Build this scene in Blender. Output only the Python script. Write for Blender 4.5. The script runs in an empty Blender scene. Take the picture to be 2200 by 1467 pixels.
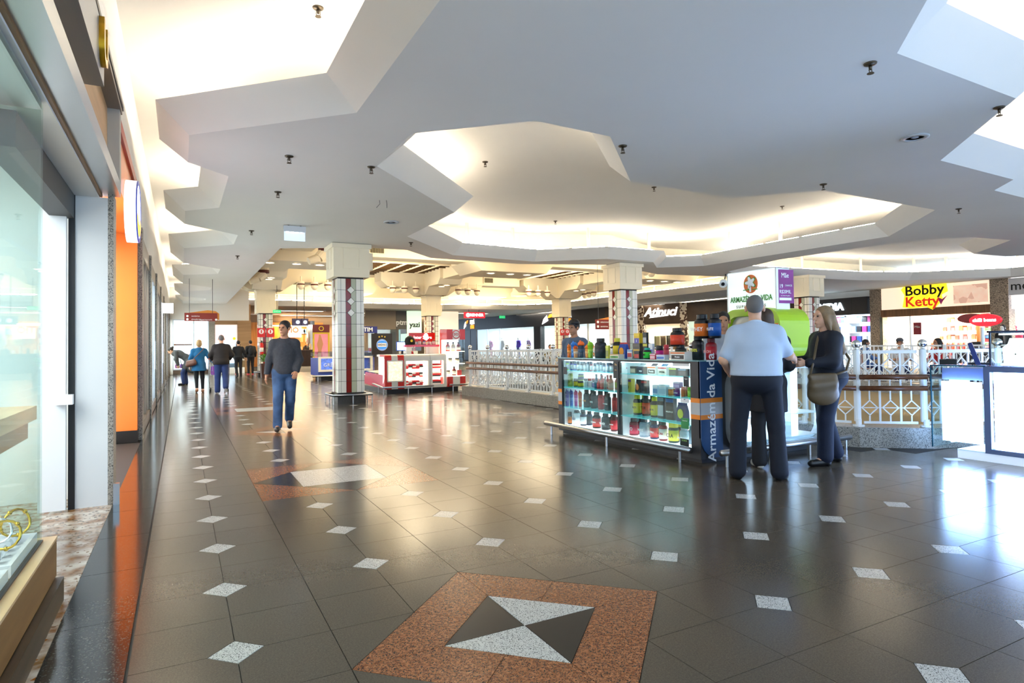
import bpy, math, random
import numpy as np
from mathutils import Vector, Matrix

# ---------------------------------------------------------------- camera
FP, YAW, PIT, ROL, SH, CAMH = 1334., .4893, .021, -.013, -20.26, 1.315
_F = np.array([math.sin(YAW)*math.cos(PIT), math.cos(YAW)*math.cos(PIT), math.sin(PIT)])
_R0 = np.array([math.cos(YAW), -math.sin(YAW), 0.]); _U0 = np.cross(_R0, _F)
_R = math.cos(ROL)*_R0+math.sin(ROL)*_U0; _U = -math.sin(ROL)*_R0+math.cos(ROL)*_U0
scene = bpy.context.scene
cd = bpy.data.cameras.new('camera'); cam = bpy.data.objects.new('camera', cd)
scene.collection.objects.link(cam); scene.camera = cam
cd.sensor_width = 36; cd.lens = FP/2200*36; cd.shift_y = SH/2200; cd.clip_start = .05; cd.clip_end = 300
cam.matrix_world = Matrix(((_R[0], _U[0], -_F[0], 0), (_R[1], _U[1], -_F[1], 0), (_R[2], _U[2], -_F[2], CAMH), (0, 0, 0, 1)))

# ---------------------------------------------------------------- world, exposure
w = bpy.data.worlds.new('world'); scene.world = w; w.use_nodes = True
bg = w.node_tree.nodes['Background']; bg.inputs[0].default_value = (.58, .77, 1., 1); bg.inputs[1].default_value = 1.75
vs = scene.view_settings; vs.view_transform = 'Standard'; vs.look = 'None'; vs.exposure = 1.0; vs.gamma = 1; vs.use_curve_mapping = False
scene.cycles.max_bounces = 8; scene.cycles.diffuse_bounces = 4; scene.cycles.glossy_bounces = 4
scene.cycles.transmission_bounces = 6; scene.cycles.transparent_max_bounces = 12; scene.cycles.sample_clamp_indirect = 6
scene.cycles.use_light_tree = False; scene.cycles.caustics_reflective = False; scene.cycles.caustics_refractive = False
C = scene.collection
Z0, Z1, Z2 = 3.75, 4.05, 4.68        # slab underside, rim top, upper ceiling
COVE, COVE_COL = 19.0, (1, .89, .73)
ATR_COL = (1, .84, .58)

# ---------------------------------------------------------------- helpers
def lin(h):
    if isinstance(h, (tuple, list)): return tuple(h)
    h = h.lstrip('#'); o = []
    for i in (0, 2, 4):
        c = int(h[i:i+2], 16)/255; o.append(c/12.92 if c <= .04045 else ((c+.055)/1.055)**2.4)
    return tuple(o)
_mats = {}
def mat(name, col='#cccccc', rough=.5, metal=0., emit=0., ecol=None, noise=None, bump=None, trans=0., alpha=1., ior=1.45, col2=None, speck=None, coat=0., spec=.5):
    """noise=(scale, amount) soft colour variation; speck=(scale, threshold, col) crisp flecks; bump=(scale, strength)"""
    if name in _mats: return _mats[name]
    m = bpy.data.materials.new(name); m.use_nodes = True; nt = m.node_tree; b = nt.nodes['Principled BSDF']
    c = lin(col)+(1,); b.inputs['Base Color'].default_value = c
    b.inputs['Roughness'].default_value = rough; b.inputs['Metallic'].default_value = metal
    b.inputs['Transmission Weight'].default_value = trans; b.inputs['IOR'].default_value = ior; b.inputs['Alpha'].default_value = alpha
    b.inputs['Coat Weight'].default_value = coat; b.inputs['Specular IOR Level'].default_value = spec
    tc = None
    def coord():
        nonlocal tc
        if tc is None: tc = nt.nodes.new('ShaderNodeTexCoord')
        return tc.outputs['Object']
    out = None
    if noise:
        n = nt.nodes.new('ShaderNodeTexNoise'); n.inputs['Scale'].default_value = noise[0]; n.inputs['Detail'].default_value = 4
        nt.links.new(coord(), n.inputs['Vector'])
        r = nt.nodes.new('ShaderNodeValToRGB'); r.color_ramp.elements[0].position = .35; r.color_ramp.elements[1].position = .65
        c2 = lin(col2)+(1,) if col2 else tuple(x*(1-noise[1]) for x in c[:3])+(1,)
        r.color_ramp.elements[0].color = c2; r.color_ramp.elements[1].color = c
        nt.links.new(n.outputs['Fac'], r.inputs[0]); out = r.outputs[0]
    if speck:
        v = nt.nodes.new('ShaderNodeTexVoronoi'); v.inputs['Scale'].default_value = speck[0]
        nt.links.new(coord(), v.inputs['Vector'])
        s = nt.nodes.new('ShaderNodeSeparateColor'); nt.links.new(v.outputs['Color'], s.inputs[0])
        g = nt.nodes.new('ShaderNodeMath'); g.operation = 'LESS_THAN'; g.inputs[1].default_value = speck[1]; nt.links.new(s.outputs[0], g.inputs[0])
        mx = nt.nodes.new('ShaderNodeMix'); mx.data_type = 'RGBA'
        if out: nt.links.new(out, mx.inputs[6])
        else: mx.inputs[6].default_value = c
        mx.inputs[7].default_value = lin(speck[2])+(1,); nt.links.new(g.outputs[0], mx.inputs[0]); out = mx.outputs[2]
    if out: nt.links.new(out, b.inputs['Base Color'])
    if bump:
        n2 = nt.nodes.new('ShaderNodeTexNoise'); n2.inputs['Scale'].default_value = bump[0]; nt.links.new(coord(), n2.inputs['Vector'])
        bp = nt.nodes.new('ShaderNodeBump'); bp.inputs['Strength'].default_value = bump[1]; bp.inputs['Distance'].default_value = .01
        nt.links.new(n2.outputs['Fac'], bp.inputs['Height']); nt.links.new(bp.outputs[0], b.inputs['Normal'])
    if emit:
        b.inputs['Emission Color'].default_value = lin(ecol or col)+(1,); b.inputs['Emission Strength'].default_value = emit
    _mats[name] = m; return m
def wood(name, c1, c2, scale=6, rough=.45, axis=2):
    if name in _mats: return _mats[name]
    m = mat(name, c1, rough); nt = m.node_tree; b = nt.nodes['Principled BSDF']
    tc = nt.nodes.new('ShaderNodeTexCoord'); mp = nt.nodes.new('ShaderNodeMapping')
    sc = [scale*5]*3; sc[axis] = scale*.4; mp.inputs['Scale'].default_value = sc
    n = nt.nodes.new('ShaderNodeTexNoise'); n.inputs['Scale'].default_value = 1; n.inputs['Detail'].default_value = 5
    r = nt.nodes.new('ShaderNodeValToRGB'); r.color_ramp.elements[0].position = .3; r.color_ramp.elements[1].position = .7
    r.color_ramp.elements[0].color = lin(c2)+(1,); r.color_ramp.elements[1].color = lin(c1)+(1,)
    nt.links.new(tc.outputs['Object'], mp.inputs[0]); nt.links.new(mp.outputs[0], n.inputs['Vector']); nt.links.new(n.outputs['Fac'], r.inputs[0]); nt.links.new(r.outputs[0], b.inputs['Base Color'])
    return m
def glassmat(name, tint='#f4fbfa', rough=.02, refl=.08, graze=.6):
    """thin architectural glass: mostly clear, faint tint, mirror-like sheen at grazing angles"""
    if name in _mats: return _mats[name]
    m = bpy.data.materials.new(name); m.use_nodes = True; nt = m.node_tree; nt.nodes.clear()
    o = nt.nodes.new('ShaderNodeOutputMaterial'); t = nt.nodes.new('ShaderNodeBsdfTransparent'); t.inputs[0].default_value = lin(tint)+(1,)
    g = nt.nodes.new('ShaderNodeBsdfGlossy'); g.inputs['Roughness'].default_value = rough
    fr = nt.nodes.new('ShaderNodeLayerWeight'); fr.inputs[0].default_value = .5
    pw = nt.nodes.new('ShaderNodeMath'); pw.operation = 'POWER'; pw.inputs[1].default_value = 5; nt.links.new(fr.outputs['Facing'], pw.inputs[0])
    a = nt.nodes.new('ShaderNodeMath'); a.operation = 'MULTIPLY_ADD'; a.inputs[1].default_value = graze; a.inputs[2].default_value = refl*.5; a.use_clamp = True
    mx = nt.nodes.new('ShaderNodeMixShader'); nt.links.new(pw.outputs[0], a.inputs[0]); nt.links.new(a.outputs[0], mx.inputs[0])
    nt.links.new(t.outputs[0], mx.inputs[1]); nt.links.new(g.outputs[0], mx.inputs[2]); nt.links.new(mx.outputs[0], o.inputs[0])
    _mats[name] = m; return m

class M:
    def __init__(s): s.v = []; s.f = []; s.mi = []
    def add(s, vs, fs, m=0):
        o = len(s.v); s.v += [tuple(p) for p in vs]
        for f in fs: s.f.append([i+o for i in f]); s.mi.append(m)
        return s
    def box(s, x0, y0, z0, x1, y1, z1, m=0):
        return s.add([(x0, y0, z0), (x1, y0, z0), (x1, y1, z0), (x0, y1, z0), (x0, y0, z1), (x1, y0, z1), (x1, y1, z1), (x0, y1, z1)],
                     [(0, 3, 2, 1), (4, 5, 6, 7), (0, 1, 5, 4), (1, 2, 6, 5), (2, 3, 7, 6), (3, 0, 4, 7)], m)
    def cbox(s, cx, cy, cz, sx, sy, sz, m=0): return s.box(cx-sx/2, cy-sy/2, cz-sz/2, cx+sx/2, cy+sy/2, cz+sz/2, m)
    def prism(s, poly, a, b, axis='z', m=0, caps=True):
        n = len(poly)
        def P(p, t): return {'z': (p[0], p[1], t), 'x': (t, p[0], p[1]), 'y': (p[0], t, p[1])}[axis]
        vs = [P(p, a) for p in poly]+[P(p, b) for p in poly]
        fs = [(i, (i+1) % n, (i+1) % n+n, i+n) for i in range(n)]
        if caps: fs += [tuple(range(n))[::-1], tuple(range(n, 2*n))]
        return s.add(vs, fs, m)
    def ringprism(s, outer, inner, a, b, axis='z', m=0):
        n = len(outer)
        def P(p, t): return {'z': (p[0], p[1], t), 'x': (t, p[0], p[1]), 'y': (p[0], t, p[1])}[axis]
        vs = [P(p, t) for t in (a, b) for L in (outer, inner) for p in L]; fs = []
        for i in range(n):
            j = (i+1) % n
            fs += [(i, j, n+j, n+i), (2*n+i, 3*n+i, 3*n+j, 2*n+j), (i, 2*n+i, 2*n+j, j), (n+i, n+j, 3*n+j, 3*n+i)]
        return s.add(vs, fs, m)
    def cyl(s, p0, p1, r0, r1=None, n=12, m=0, caps=True):
        p0, p1 = Vector(p0), Vector(p1); r1 = r0 if r1 is None else r1
        d = (p1-p0).normalized(); u = d.orthogonal().normalized(); w_ = d.cross(u)
        vs = [p+(u*math.cos(2*math.pi*i/n)+w_*math.sin(2*math.pi*i/n))*r for p, r in ((p0, r0), (p1, r1)) for i in range(n)]
        fs = [(i, (i+1) % n, (i+1) % n+n, i+n) for i in range(n)]
        if caps: fs += [tuple(range(n))[::-1], tuple(range(n, 2*n))]
        return s.add(vs, fs, m)
    def tube(s, pts, r, n=8, m=0, closed=False):
        pts = [Vector(p) for p in pts]; k = len(pts); vs = []; prev = None
        for i, p in enumerate(pts):
            a = pts[(i-1) % k] if (closed or i) else p; b = pts[(i+1) % k] if (closed or i < k-1) else p
            d = (b-a).normalized()
            u = d.orthogonal().normalized() if prev is None else (prev-d*prev.dot(d)).normalized()
            prev = u; w_ = d.cross(u)
            vs += [p+(u*math.cos(2*math.pi*j/n)+w_*math.sin(2*math.pi*j/n))*r for j in range(n)]
        fs = []
        for i in range(k if closed else k-1):
            a, b = i*n, ((i+1) % k)*n
            fs += [(a+j, a+(j+1) % n, b+(j+1) % n, b+j) for j in range(n)]
        if not closed: fs += [tuple(range(n))[::-1], tuple(range((k-1)*n, k*n))]
        return s.add(vs, fs, m)
    def lathe(s, prof, n=16, c=(0, 0, 0), m=0, ms=None):
        k = len(prof); vs = [(c[0]+r*math.cos(2*math.pi*j/n), c[1]+r*math.sin(2*math.pi*j/n), c[2]+z) for r, z in prof for j in range(n)]
        o = len(s.v); s.v += vs
        for i in range(k-1):
            for j in range(n):
                s.f.append([o+i*n+j, o+i*n+(j+1) % n, o+(i+1)*n+(j+1) % n, o+(i+1)*n+j]); s.mi.append(ms[i] if ms else m)
        s.f.append([o+j for j in range(n)][::-1]); s.mi.append(ms[0] if ms else m)
        s.f.append([o+(k-1)*n+j for j in range(n)]); s.mi.append(ms[-1] if ms else m)
        return s
    def sphere(s, c, r, n=12, m=0, sz=1.):
        k = max(4, n//2); prof = [(max(1e-4, r*math.sin(math.pi*i/k)), -r*sz*math.cos(math.pi*i/k)) for i in range(k+1)]
        return s.lathe(prof, n, c, m)
    def xf(s, mtx, start=0):
        for i in range(start, len(s.v)): s.v[i] = tuple(mtx @ Vector(s.v[i]))
        return s
def rrect(w_, h_, r, n=5, cx=0, cy=0):
    o = []
    for (sx, sy, a0) in ((1, 1, 0), (-1, 1, 90), (-1, -1, 180), (1, -1, 270)):
        for i in range(n+1):
            a = math.radians(a0+90*i/n); o.append((cx+sx*(w_/2-r)+r*math.cos(a), cy+sy*(h_/2-r)+r*math.sin(a)))
    return o
def ngon(n, r, cx=0, cy=0, a0=0, ry=None): return [(cx+r*math.cos(2*math.pi*i/n+a0), cy+(ry or r)*math.sin(2*math.pi*i/n+a0)) for i in range(n)]
def mesh(name, mb, mats, smooth=False):
    me = bpy.data.meshes.new(name); me.from_pydata(mb.v, [], mb.f)
    for x in (mats if isinstance(mats, (list, tuple)) else [mats]): me.materials.append(x)
    if any(mb.mi): me.polygons.foreach_set('material_index', mb.mi)
    if smooth: me.polygons.foreach_set('use_smooth', [True]*len(mb.f))
    me.update(); return me
def tag(o, label=None, cat=None, group=None, kind=None):
    if label: o['label'] = label
    if cat: o['category'] = cat
    if group: o['group'] = group
    if kind: o['kind'] = kind
    return o
def obj(name, mb, mats, parent=None, smooth=False, loc=None, label=None, cat=None, group=None, kind=None, rot=None):
    me = mb if isinstance(mb, bpy.types.Mesh) else mesh(name, mb, mats, smooth)
    o = bpy.data.objects.new(name, me); C.objects.link(o)
    if parent: o.parent = parent
    if loc: o.location = loc
    if rot: o.rotation_euler = rot
    if smooth == 'auto': shade_auto(o)
    return tag(o, label, cat, group, kind)
def thing(name, label, cat, loc=(0, 0, 0), rz=0, group=None, kind=None):
    o = bpy.data.objects.new(name, None); C.objects.link(o); o.empty_display_size = .1
    o.location = loc; o.rotation_euler = (0, 0, rz); return tag(o, label, cat, group, kind)
def dup(root, loc=None, rz=None, label=None, group=None):
    r = root.copy(); C.objects.link(r)
    if loc is not None: r.location = loc
    if rz is not None: r.rotation_euler = (0, 0, rz)
    if label: r['label'] = label
    if group: r['group'] = group
    for ch in list(root.children):
        c_ = ch.copy(); C.objects.link(c_); c_.parent = r
        for g in list(ch.children):
            d = g.copy(); C.objects.link(d); d.parent = c_
    return r
FACE = {'-y': (math.pi/2, 0, 0), '-x': (math.pi/2, 0, -math.pi/2), '+x': (math.pi/2, 0, math.pi/2), '+y': (math.pi/2, 0, math.pi)}
def text(name, s, loc, size, m, parent=None, face='-y', ext=.002, align='CENTER', squash=1., roll=0, bold=0., shear=0.):
    from mathutils import Euler
    cu = bpy.data.curves.new(name, 'FONT'); cu.body = s; cu.size = size; cu.extrude = ext; cu.align_x = align; cu.align_y = 'CENTER'; cu.offset = bold; cu.shear = shear
    cu.resolution_u = 2; tmp = bpy.data.objects.new(name, cu); C.objects.link(tmp)
    me = bpy.data.meshes.new_from_object(tmp.evaluated_get(bpy.context.evaluated_depsgraph_get())); bpy.data.objects.remove(tmp); bpy.data.curves.remove(cu)
    me.materials.clear(); me.materials.append(m); o = bpy.data.objects.new(name, me); C.objects.link(o)
    e = FACE[face] if isinstance(face, str) else face
    o.rotation_euler = (Euler(e).to_matrix() @ Matrix.Rotation(roll, 3, 'Z')).to_euler(); o.location = loc; o.scale = (squash, 1, 1)
    if parent: o.parent = parent
    return o
def ray(px, py): return _F+_R*(px-1100)/FP-_U*(py-733.5-SH)/FP
def onz(px, py, z): r = ray(px, py); return Vector(np.array([0, 0, CAMH])+r*(z-CAMH)/r[2])
def onx(px, py, x): r = ray(px, py); return Vector(np.array([0, 0, CAMH])+r*x/r[0])
def ony(px, py, y): r = ray(px, py); return Vector(np.array([0, 0, CAMH])+r*y/r[1])
def proj(x, y, z):
    d = np.array([x, y, z-CAMH]); zz = d@_F; return 1100+FP*(d@_R)/zz, 733.5+SH-FP*(d@_U)/zz, zz
def area(name, loc, size, power, col, rot=(0, 0, 0), sy=None, spread=math.pi):
    l = bpy.data.lights.new(name, 'AREA'); l.shape = 'RECTANGLE'; l.size = size; l.size_y = sy or size; l.energy = power; l.color = col; l.spread = spread
    o = bpy.data.objects.new(name, l); C.objects.link(o); o.location = loc; o.rotation_euler = rot; return o
R_ = math.radians
random.seed(7)
# shared materials
PLASTER = mat('white_plaster', '#e9e6e0', .85, noise=(.7, .03))
CREAM = mat('cream_plaster', '#f6ead0', .8, noise=(.8, .04))
WHITE = mat('white_gloss_paint', '#eeeeec', .35)
BLACK = mat('black_satin', '#141416', .4)
STEEL = mat('brushed_steel', '#b9bcc0', .28, 1.)
DSTEEL = mat('dark_steel', '#4a4b4e', .4, .9)
CHROME = mat('chrome', '#e6e8ea', .08, 1.)
GLASS = glassmat('clear_glass')
GRANITE = mat('speckled_granite', '#a39c90', .35, noise=(60, .3), speck=(160, .25, '#4a4640'))
# ================================================================ FLOOR
X0, Y0, SX, SY = .2078, 2.9753, .8076, .7953
hx, hy = SX/2, SY/2
HOLE = [(6.68, 15.4), (7.16, 5.3), (7.42, 4.8), (8.05, 4.28), (9.2, 3.95), (14., 3.95), (16.2, 6.2), (16.2, 13.2), (14., 15.4)]
TILE = mat('dark_granite_tile', '#52493e', .19, noise=(120, .2), bump=(25, .02), speck=(600, .1, '#5d554a'), spec=.32)
TILE_W = mat('white_granite_tile', '#bdbbb6', .22, noise=(70, .1), speck=(330, .16, '#3c3a37'), spec=.32)
TILE_B = mat('brown_granite_tile', '#9a6440', .2, noise=(60, .45), col2='#6e4028', speck=(260, .18, '#2a211c'), spec=.32)
TILE_K = mat('charcoal_granite_tile', '#2b2824', .18, noise=(90, .25), spec=.32)
STRIP = mat('black_granite', '#1d1e1d', .12, noise=(40, .4), speck=(180, .14, '#4e504a'))
GROUT = mat('dark_grout', '#2b2722', .7)
def clip(poly, a, b, c):          # keep a*x+b*y <= c
    o = []
    for i in range(len(poly)):
        p, q = poly[i], poly[(i+1) % len(poly)]; dp, dq = a*p[0]+b*p[1]-c, a*q[0]+b*q[1]-c
        if dp <= 1e-9: o.append(p)
        if (dp < -1e-9 and dq > 1e-9) or (dp > 1e-9 and dq < -1e-9):
            t = dp/(dp-dq); o.append((p[0]+t*(q[0]-p[0]), p[1]+t*(q[1]-p[1])))
    return o
def inset(poly, d):
    cx = sum(p[0] for p in poly)/len(poly); cy = sum(p[1] for p in poly)/len(poly); n = len(poly); o = poly
    for i in range(n):
        p, q = poly[i], poly[(i+1) % n]; ex, ey = q[0]-p[0], q[1]-p[1]; l = math.hypot(ex, ey)
        if l < 1e-6: continue
        a, b = ey/l, -ex/l; c = a*p[0]+b*p[1]
        if a*cx+b*cy > c: a, b, c = -a, -b, -c
        o = clip(o, a, b, c-d)
    return o
def inpoly(x, y, poly):
    r = False
    for i in range(len(poly)):
        (x1, y1), (x2, y2) = poly[i], poly[(i+1) % len(poly)]
        if (y1 > y) != (y2 > y) and x < (x2-x1)*(y-y1)/(y2-y1)+x1: r = not r
    return r
def poly_fill(name, loops, z, m, parent=None, flip=False, **kw):
    """flat face with holes"""
    import bmesh
    bm = bmesh.new()
    for L in loops:
        vs_ = [bm.verts.new((x, y, z)) for x, y in L]
        for i in range(len(vs_)): bm.edges.new((vs_[i], vs_[(i+1) % len(vs_)]))
    bmesh.ops.triangle_fill(bm, use_beauty=True, use_dissolve=False, edges=bm.edges[:], normal=(0, 0, -1 if flip else 1))
    me = bpy.data.meshes.new(name); bm.to_mesh(me); bm.free(); me.materials.append(m)
    return obj(name, me, None, parent, **kw)
floor = poly_fill('floor', [[(-.98, -3), (30, -3), (30, 62), (-.98, 62)], HOLE], -.005, GROUT, kind='structure')
tag(floor, 'polished dark granite mall floor with white diamond inlays', 'floor')
stars = [(X0+1.5*SX, Y0-.5*SY, 'A'), (X0+1.5*SX, Y0+4.5*SY, 'B'), (X0+1.5*SX, Y0+9.5*SY, 'A'), (X0+6.5*SX, Y0+9.5*SY, 'A'), (X0+1.5*SX, Y0+14.5*SY, 'B'), (X0+6.5*SX, Y0+14.5*SY, 'B')]
tiles = []     # (polygon, material index)
XL = -.205
for i in range(-1, 44):
    for j in range(-8, 140):
        x, y = X0+i*hx, Y0+j*hy                       # lower-left grid corner of the cell
        poly = [(max(x, XL), y), (x+hx, y), (x+hx, y+hy), (max(x, XL), y+hy)]
        cx, cy = x+hx/2, y+hy/2
        if cx > 17.5 or inpoly(cx, cy, HOLE) or inpoly(x+hx, y+hy, HOLE) or inpoly(x, cy, HOLE): continue
        if any(inpoly(px_, py_, HOLE) for px_ in (x, x+hx) for py_ in (y, y+hy)): continue
        u, v, d = proj(cx, cy, 0)
        if d < .6 or u < -120 or u > 2600 or v > 1900 or d > 34: continue
        skip = False; clips = []; nodia = False
        gi, gj = i+(i % 2), j+(j % 2); dx_, dy_ = X0+gi*hx, Y0+gj*hy      # nearest inlay grid corner
        for sx_, sy_, k in stars:
            a, b = (cx-sx_)/SX, (cy-sy_)/SY
            if k == 'B' and abs(a) < 1 and abs(b) < 1: skip = True
            if k == 'A':
                t = abs(a)+abs(b)
                if t < .74: skip = True
                elif t < 1.01 and abs(a) < 1 and abs(b) < 1: clips.append((-(1 if a > 0 else -1)/SX, -(1 if b > 0 else -1)/SY, -(1+(1 if a > 0 else -1)*sx_/SX+(1 if b > 0 else -1)*sy_/SY)))
            e = abs(dx_-sx_)/SX+abs(dy_-sy_)/SY
            if k == 'A' and e < 1.01: nodia = True
            if k == 'B' and abs(dx_-sx_) < SX*.9 and abs(dy_-sy_) < SY*.9: nodia = True
        if skip: continue
        if not nodia:
            r = .113; sa, sb = (1 if cx > dx_ else -1), (1 if cy > dy_ else -1)
            poly = clip(poly, -sa, -sb, -(r+sa*dx_+sb*dy_))
        for c_ in clips: poly = clip(poly, *c_)
        if len(poly) >= 3: tiles.append((d, poly, 0))
for i in range(0, 22):
    for j in range(-4, 70):
        x, y = X0+i*SX, Y0+j*SY; u, v, d = proj(x, y, 0)
        if d < .8 or u < -80 or u > 2280 or v > 1560 or d > 34 or inpoly(x, y, HOLE) or x > 17.5: continue
        if any((k == 'A' and abs(x-a)/SX+abs(y-b)/SY < 1.01) or (k == 'B' and abs(x-a) < .9*SX and abs(y-b) < .9*SY) for a, b, k in stars): continue
        r = .113; tiles.append((d-.3, [(x-r, y), (x, y-r), (x+r, y), (x, y+r)], 1))
for sx_, sy_, k in stars:
    P = lambda a, b: (sx_+a*SX, sy_+b*SY); d = proj(sx_, sy_, 0)[2]
    if k == 'A':
        for q in range(4):
            c_, s_ = ((1, 0), (0, 1), (-1, 0), (0, -1))[q], ((0, 1), (-1, 0), (0, -1), (1, 0))[q]
            tiles.append((d-.3, [P(0, 0), P(c_[0]*.5, c_[1]*.5), P(s_[0]*.5, s_[1]*.5)], (1, 3, 1, 3)[q]))
            mid = (.25*(c_[0]+s_[0]), .25*(c_[1]+s_[1]))
            tiles.append((d-.3, [P(c_[0]*.5, c_[1]*.5), P(*c_), P(mid[0]*2, mid[1]*2), P(*mid)], 2))
            tiles.append((d-.3, [P(*mid), P(mid[0]*2, mid[1]*2), P(*s_), P(s_[0]*.5, s_[1]*.5)], 2))
    else:
        tiles += [(d-.3, [P(-.5, -.5), P(0, -.5), P(0, .5), P(-.5, .5)], 1), (d-.3, [P(0, -.5), P(.5, -.5), P(.5, .5), P(0, .5)], 1)]
        for q in range(4):
            rot = lambda a, b: P(*[(a, b), (-b, a), (-a, -b), (b, -a)][q])
            tiles.append((d-.3, [rot(.5, -.5), rot(1, 0), rot(.5, .5)], 3))
            tiles.append((d-.3, [rot(1, 0), rot(1, 1), rot(0, 1), rot(.5, .5)], 2))
yy = 1.2
while yy < 36:          # dark polished border strip along the shop fronts
    tiles.append((proj(-.36, yy, 0)[2], [(-.52, yy), (XL, yy), (XL, yy+.8), (-.52, yy+.8)], 4)); yy += .8
tiles.sort(key=lambda t: t[0])
TM = [TILE, TILE_W, TILE_B, TILE_K, STRIP]; TN = ['dark_tile', 'diamond_inlay', 'brown_inlay', 'charcoal_inlay', 'border_tile']
cache = {}; counts = [0]*5; far_m = M()
for d, poly, k in tiles:
    p2 = inset(poly, .0018)
    if len(p2) < 3: continue
    cap = 230 if k == 0 else 60
    if counts[k] < cap and d < 16:
        counts[k] += 1
        cx = sum(p[0] for p in p2)/len(p2); cy = sum(p[1] for p in p2)/len(p2)
        key = (k,)+tuple((round(a-cx, 3), round(b-cy, 3)) for a, b in p2)
        if key not in cache: cache[key] = mesh(TN[k], M().prism([(a-cx, b-cy) for a, b in p2], -.012, 0), TM[k])
        obj(TN[k], cache[key], None, floor, loc=(cx, cy, 0))
    else: far_m.prism(p2, -.006, 0, m=k)
obj('distant_tile', far_m, TM, floor, kind='stuff')
tag(obj('floor_slab_edge', M().prism(HOLE, -.6, -.006, caps=False), mat('tan_fascia', '#c9a878', .6), floor), 'tan painted edge of the floor opening')
LOWER = obj('floor_lower', M().box(3, -1, -4.9, 22, 24, -4.8), mat('lower_floor_stone', '#b5a58c', .35, noise=(2, .2)), kind='structure')
tag(LOWER, 'pale stone floor of the storey below the railing', 'floor')
obj('wall_lower', M().box(16.9, -1, -4.8, 17.1, 22, -.62).box(3, 22, -4.8, 22, 22.2, -.62), mat('lower_wall', '#c8a878', .7), kind='structure')
tag(bpy.data.objects['wall_lower'], 'tan wall of the storey below', 'wall')

# ================================================================ CEILING
LZ = [(1.61, -3), (1.61, 6.4), (.08, 7.9), (.08, 9.07), (.59, 9.57), (.58, 11.77), (.06, 12.29), (.06, 13.57), (1.07, 14.46), (1.08, 15.8), (.06, 16.85), (.06, 19.77), (1.05, 20.86), (1.05, 22.2), (.06, 22.9), (.06, 25.95), (1.05, 27.2), (1.05, 28.5), (.06, 29.3), (.06, 32.3), (1.05, 33.4), (1.05, 34.6), (.06, 35.4), (.06, 37.)]
CEN = [(2.33, 8.19), (2.33, 6.75), (3.40, 5.79), (4.45, 5.84), (5.97, 7.35), (8.18, 7.46), (9.17, 6.44), (12.5, 6.5), (14.65, 8.65), (14.65, 14.47), (13.54, 15.43), (12.5, 14.4), (10.77, 14.38), (9.14, 15.69), (6.44, 15.41), (4.42, 13.18), (4.4, 10.44)]
OP2 = [(15.66, 12.5), (15.8, 8.72), (16.7, 7.9), (18.1, 7.7), (20, 9.4), (21.5, 9.3), (23, 8.1), (27.6, 8.1), (28.6, 9.2), (28.6, 12.2), (26.2, 14.7), (24.1, 15.5), (17.8, 15.9), (16.6, 15.3)]
RZ = [(4.0, -3), (4.0, 1.8), (4.72, 2.47), (5.37, 3.06), (7.48, 3.1), (9.12, 4.66), (11.26, 4.73), (11.78, 5.22), (12.9, 5.27), (13.9, 4.4), (17, 4.4), (18, 5.3), (21, 5.3), (22, 4.4), (29.4, 4.4)]
EDGE = [(29.4, 17), (23.8, 17), (18, 16.5), (14.85, 16.9), (11.7, 15.44), (8.95, 16.33), (6.08, 16.14), (5.03, 15.03), (4.0, 15.07), (2.13, 16), (2.13, 37.), (2.13, 47), (.06, 47)]
OUT = LZ[:1][::-1]+RZ+EDGE+LZ[1:][::-1]
ceil_ = poly_fill('ceiling', [OUT, CEN, OP2], Z0, PLASTER, flip=True, kind='structure')
tag(ceil_, 'white plaster dropped ceiling with faceted lit coves', 'ceiling')
def offset(path, d, closed):
    """move an open/closed path sideways by d (left of travel is positive) with mitred corners"""
    n = len(path); o = []
    for i in range(n):
        p = Vector(path[i]); dirs = []
        if closed or i > 0: dirs.append((p-Vector(path[i-1])).normalized())
        if closed or i < n-1: dirs.append((Vector(path[(i+1) % n])-p).normalized())
        ns = [Vector((-t.y, t.x)) for t in dirs]
        b = sum(ns, Vector((0, 0))).normalized(); k = d/max(.35, b.dot(ns[0])); o.append(tuple(p+b*k))
    return o
def cove(name, path, side, closed, label, tubes=True, lip=.33, h_=Z1-Z0):
    up = offset(path, side*lip, closed); back = offset(path, -side*.35, closed); n = len(path); mb = M()
    for i in range(n if closed else n-1):
        j = (i+1) % n; a, b, c_, d, e, f = path[i], path[j], up[j], up[i], back[j], back[i]
        mb.add([(*a, Z0), (*b, Z0), (*c_, Z0+h_), (*d, Z0+h_), (*e, Z0+h_+.01), (*f, Z0+h_+.01)], [(0, 1, 2, 3), (3, 2, 4, 5)])
    obj(name, mb, PLASTER, ceil_)
    if not tubes: return
    tb = M(); lp = offset(path, side*.02, closed); TUBE = mat('cove_fluorescent_tube', '#fff4e0', .4, emit=COVE, ecol=COVE_COL)
    for i in range(n if closed else n-1):
        a, b = Vector(lp[i]), Vector(lp[(i+1) % n]); l = (b-a).length
        if l < .5: continue
        t = (b-a)/l; k = max(1, round(l/1.25)); s_ = l/k
        for q in range(k):
            p0, p1 = a+t*(q*s_+.06), a+t*((q+1)*s_-.06)
            tb.cyl((p0.x, p0.y, Z0+h_+.05), (p1.x, p1.y, Z0+h_+.05), .022, n=6)
    obj('cove_light', tb, TUBE, label=label, cat='light', group='fluorescent cove lights')
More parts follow.
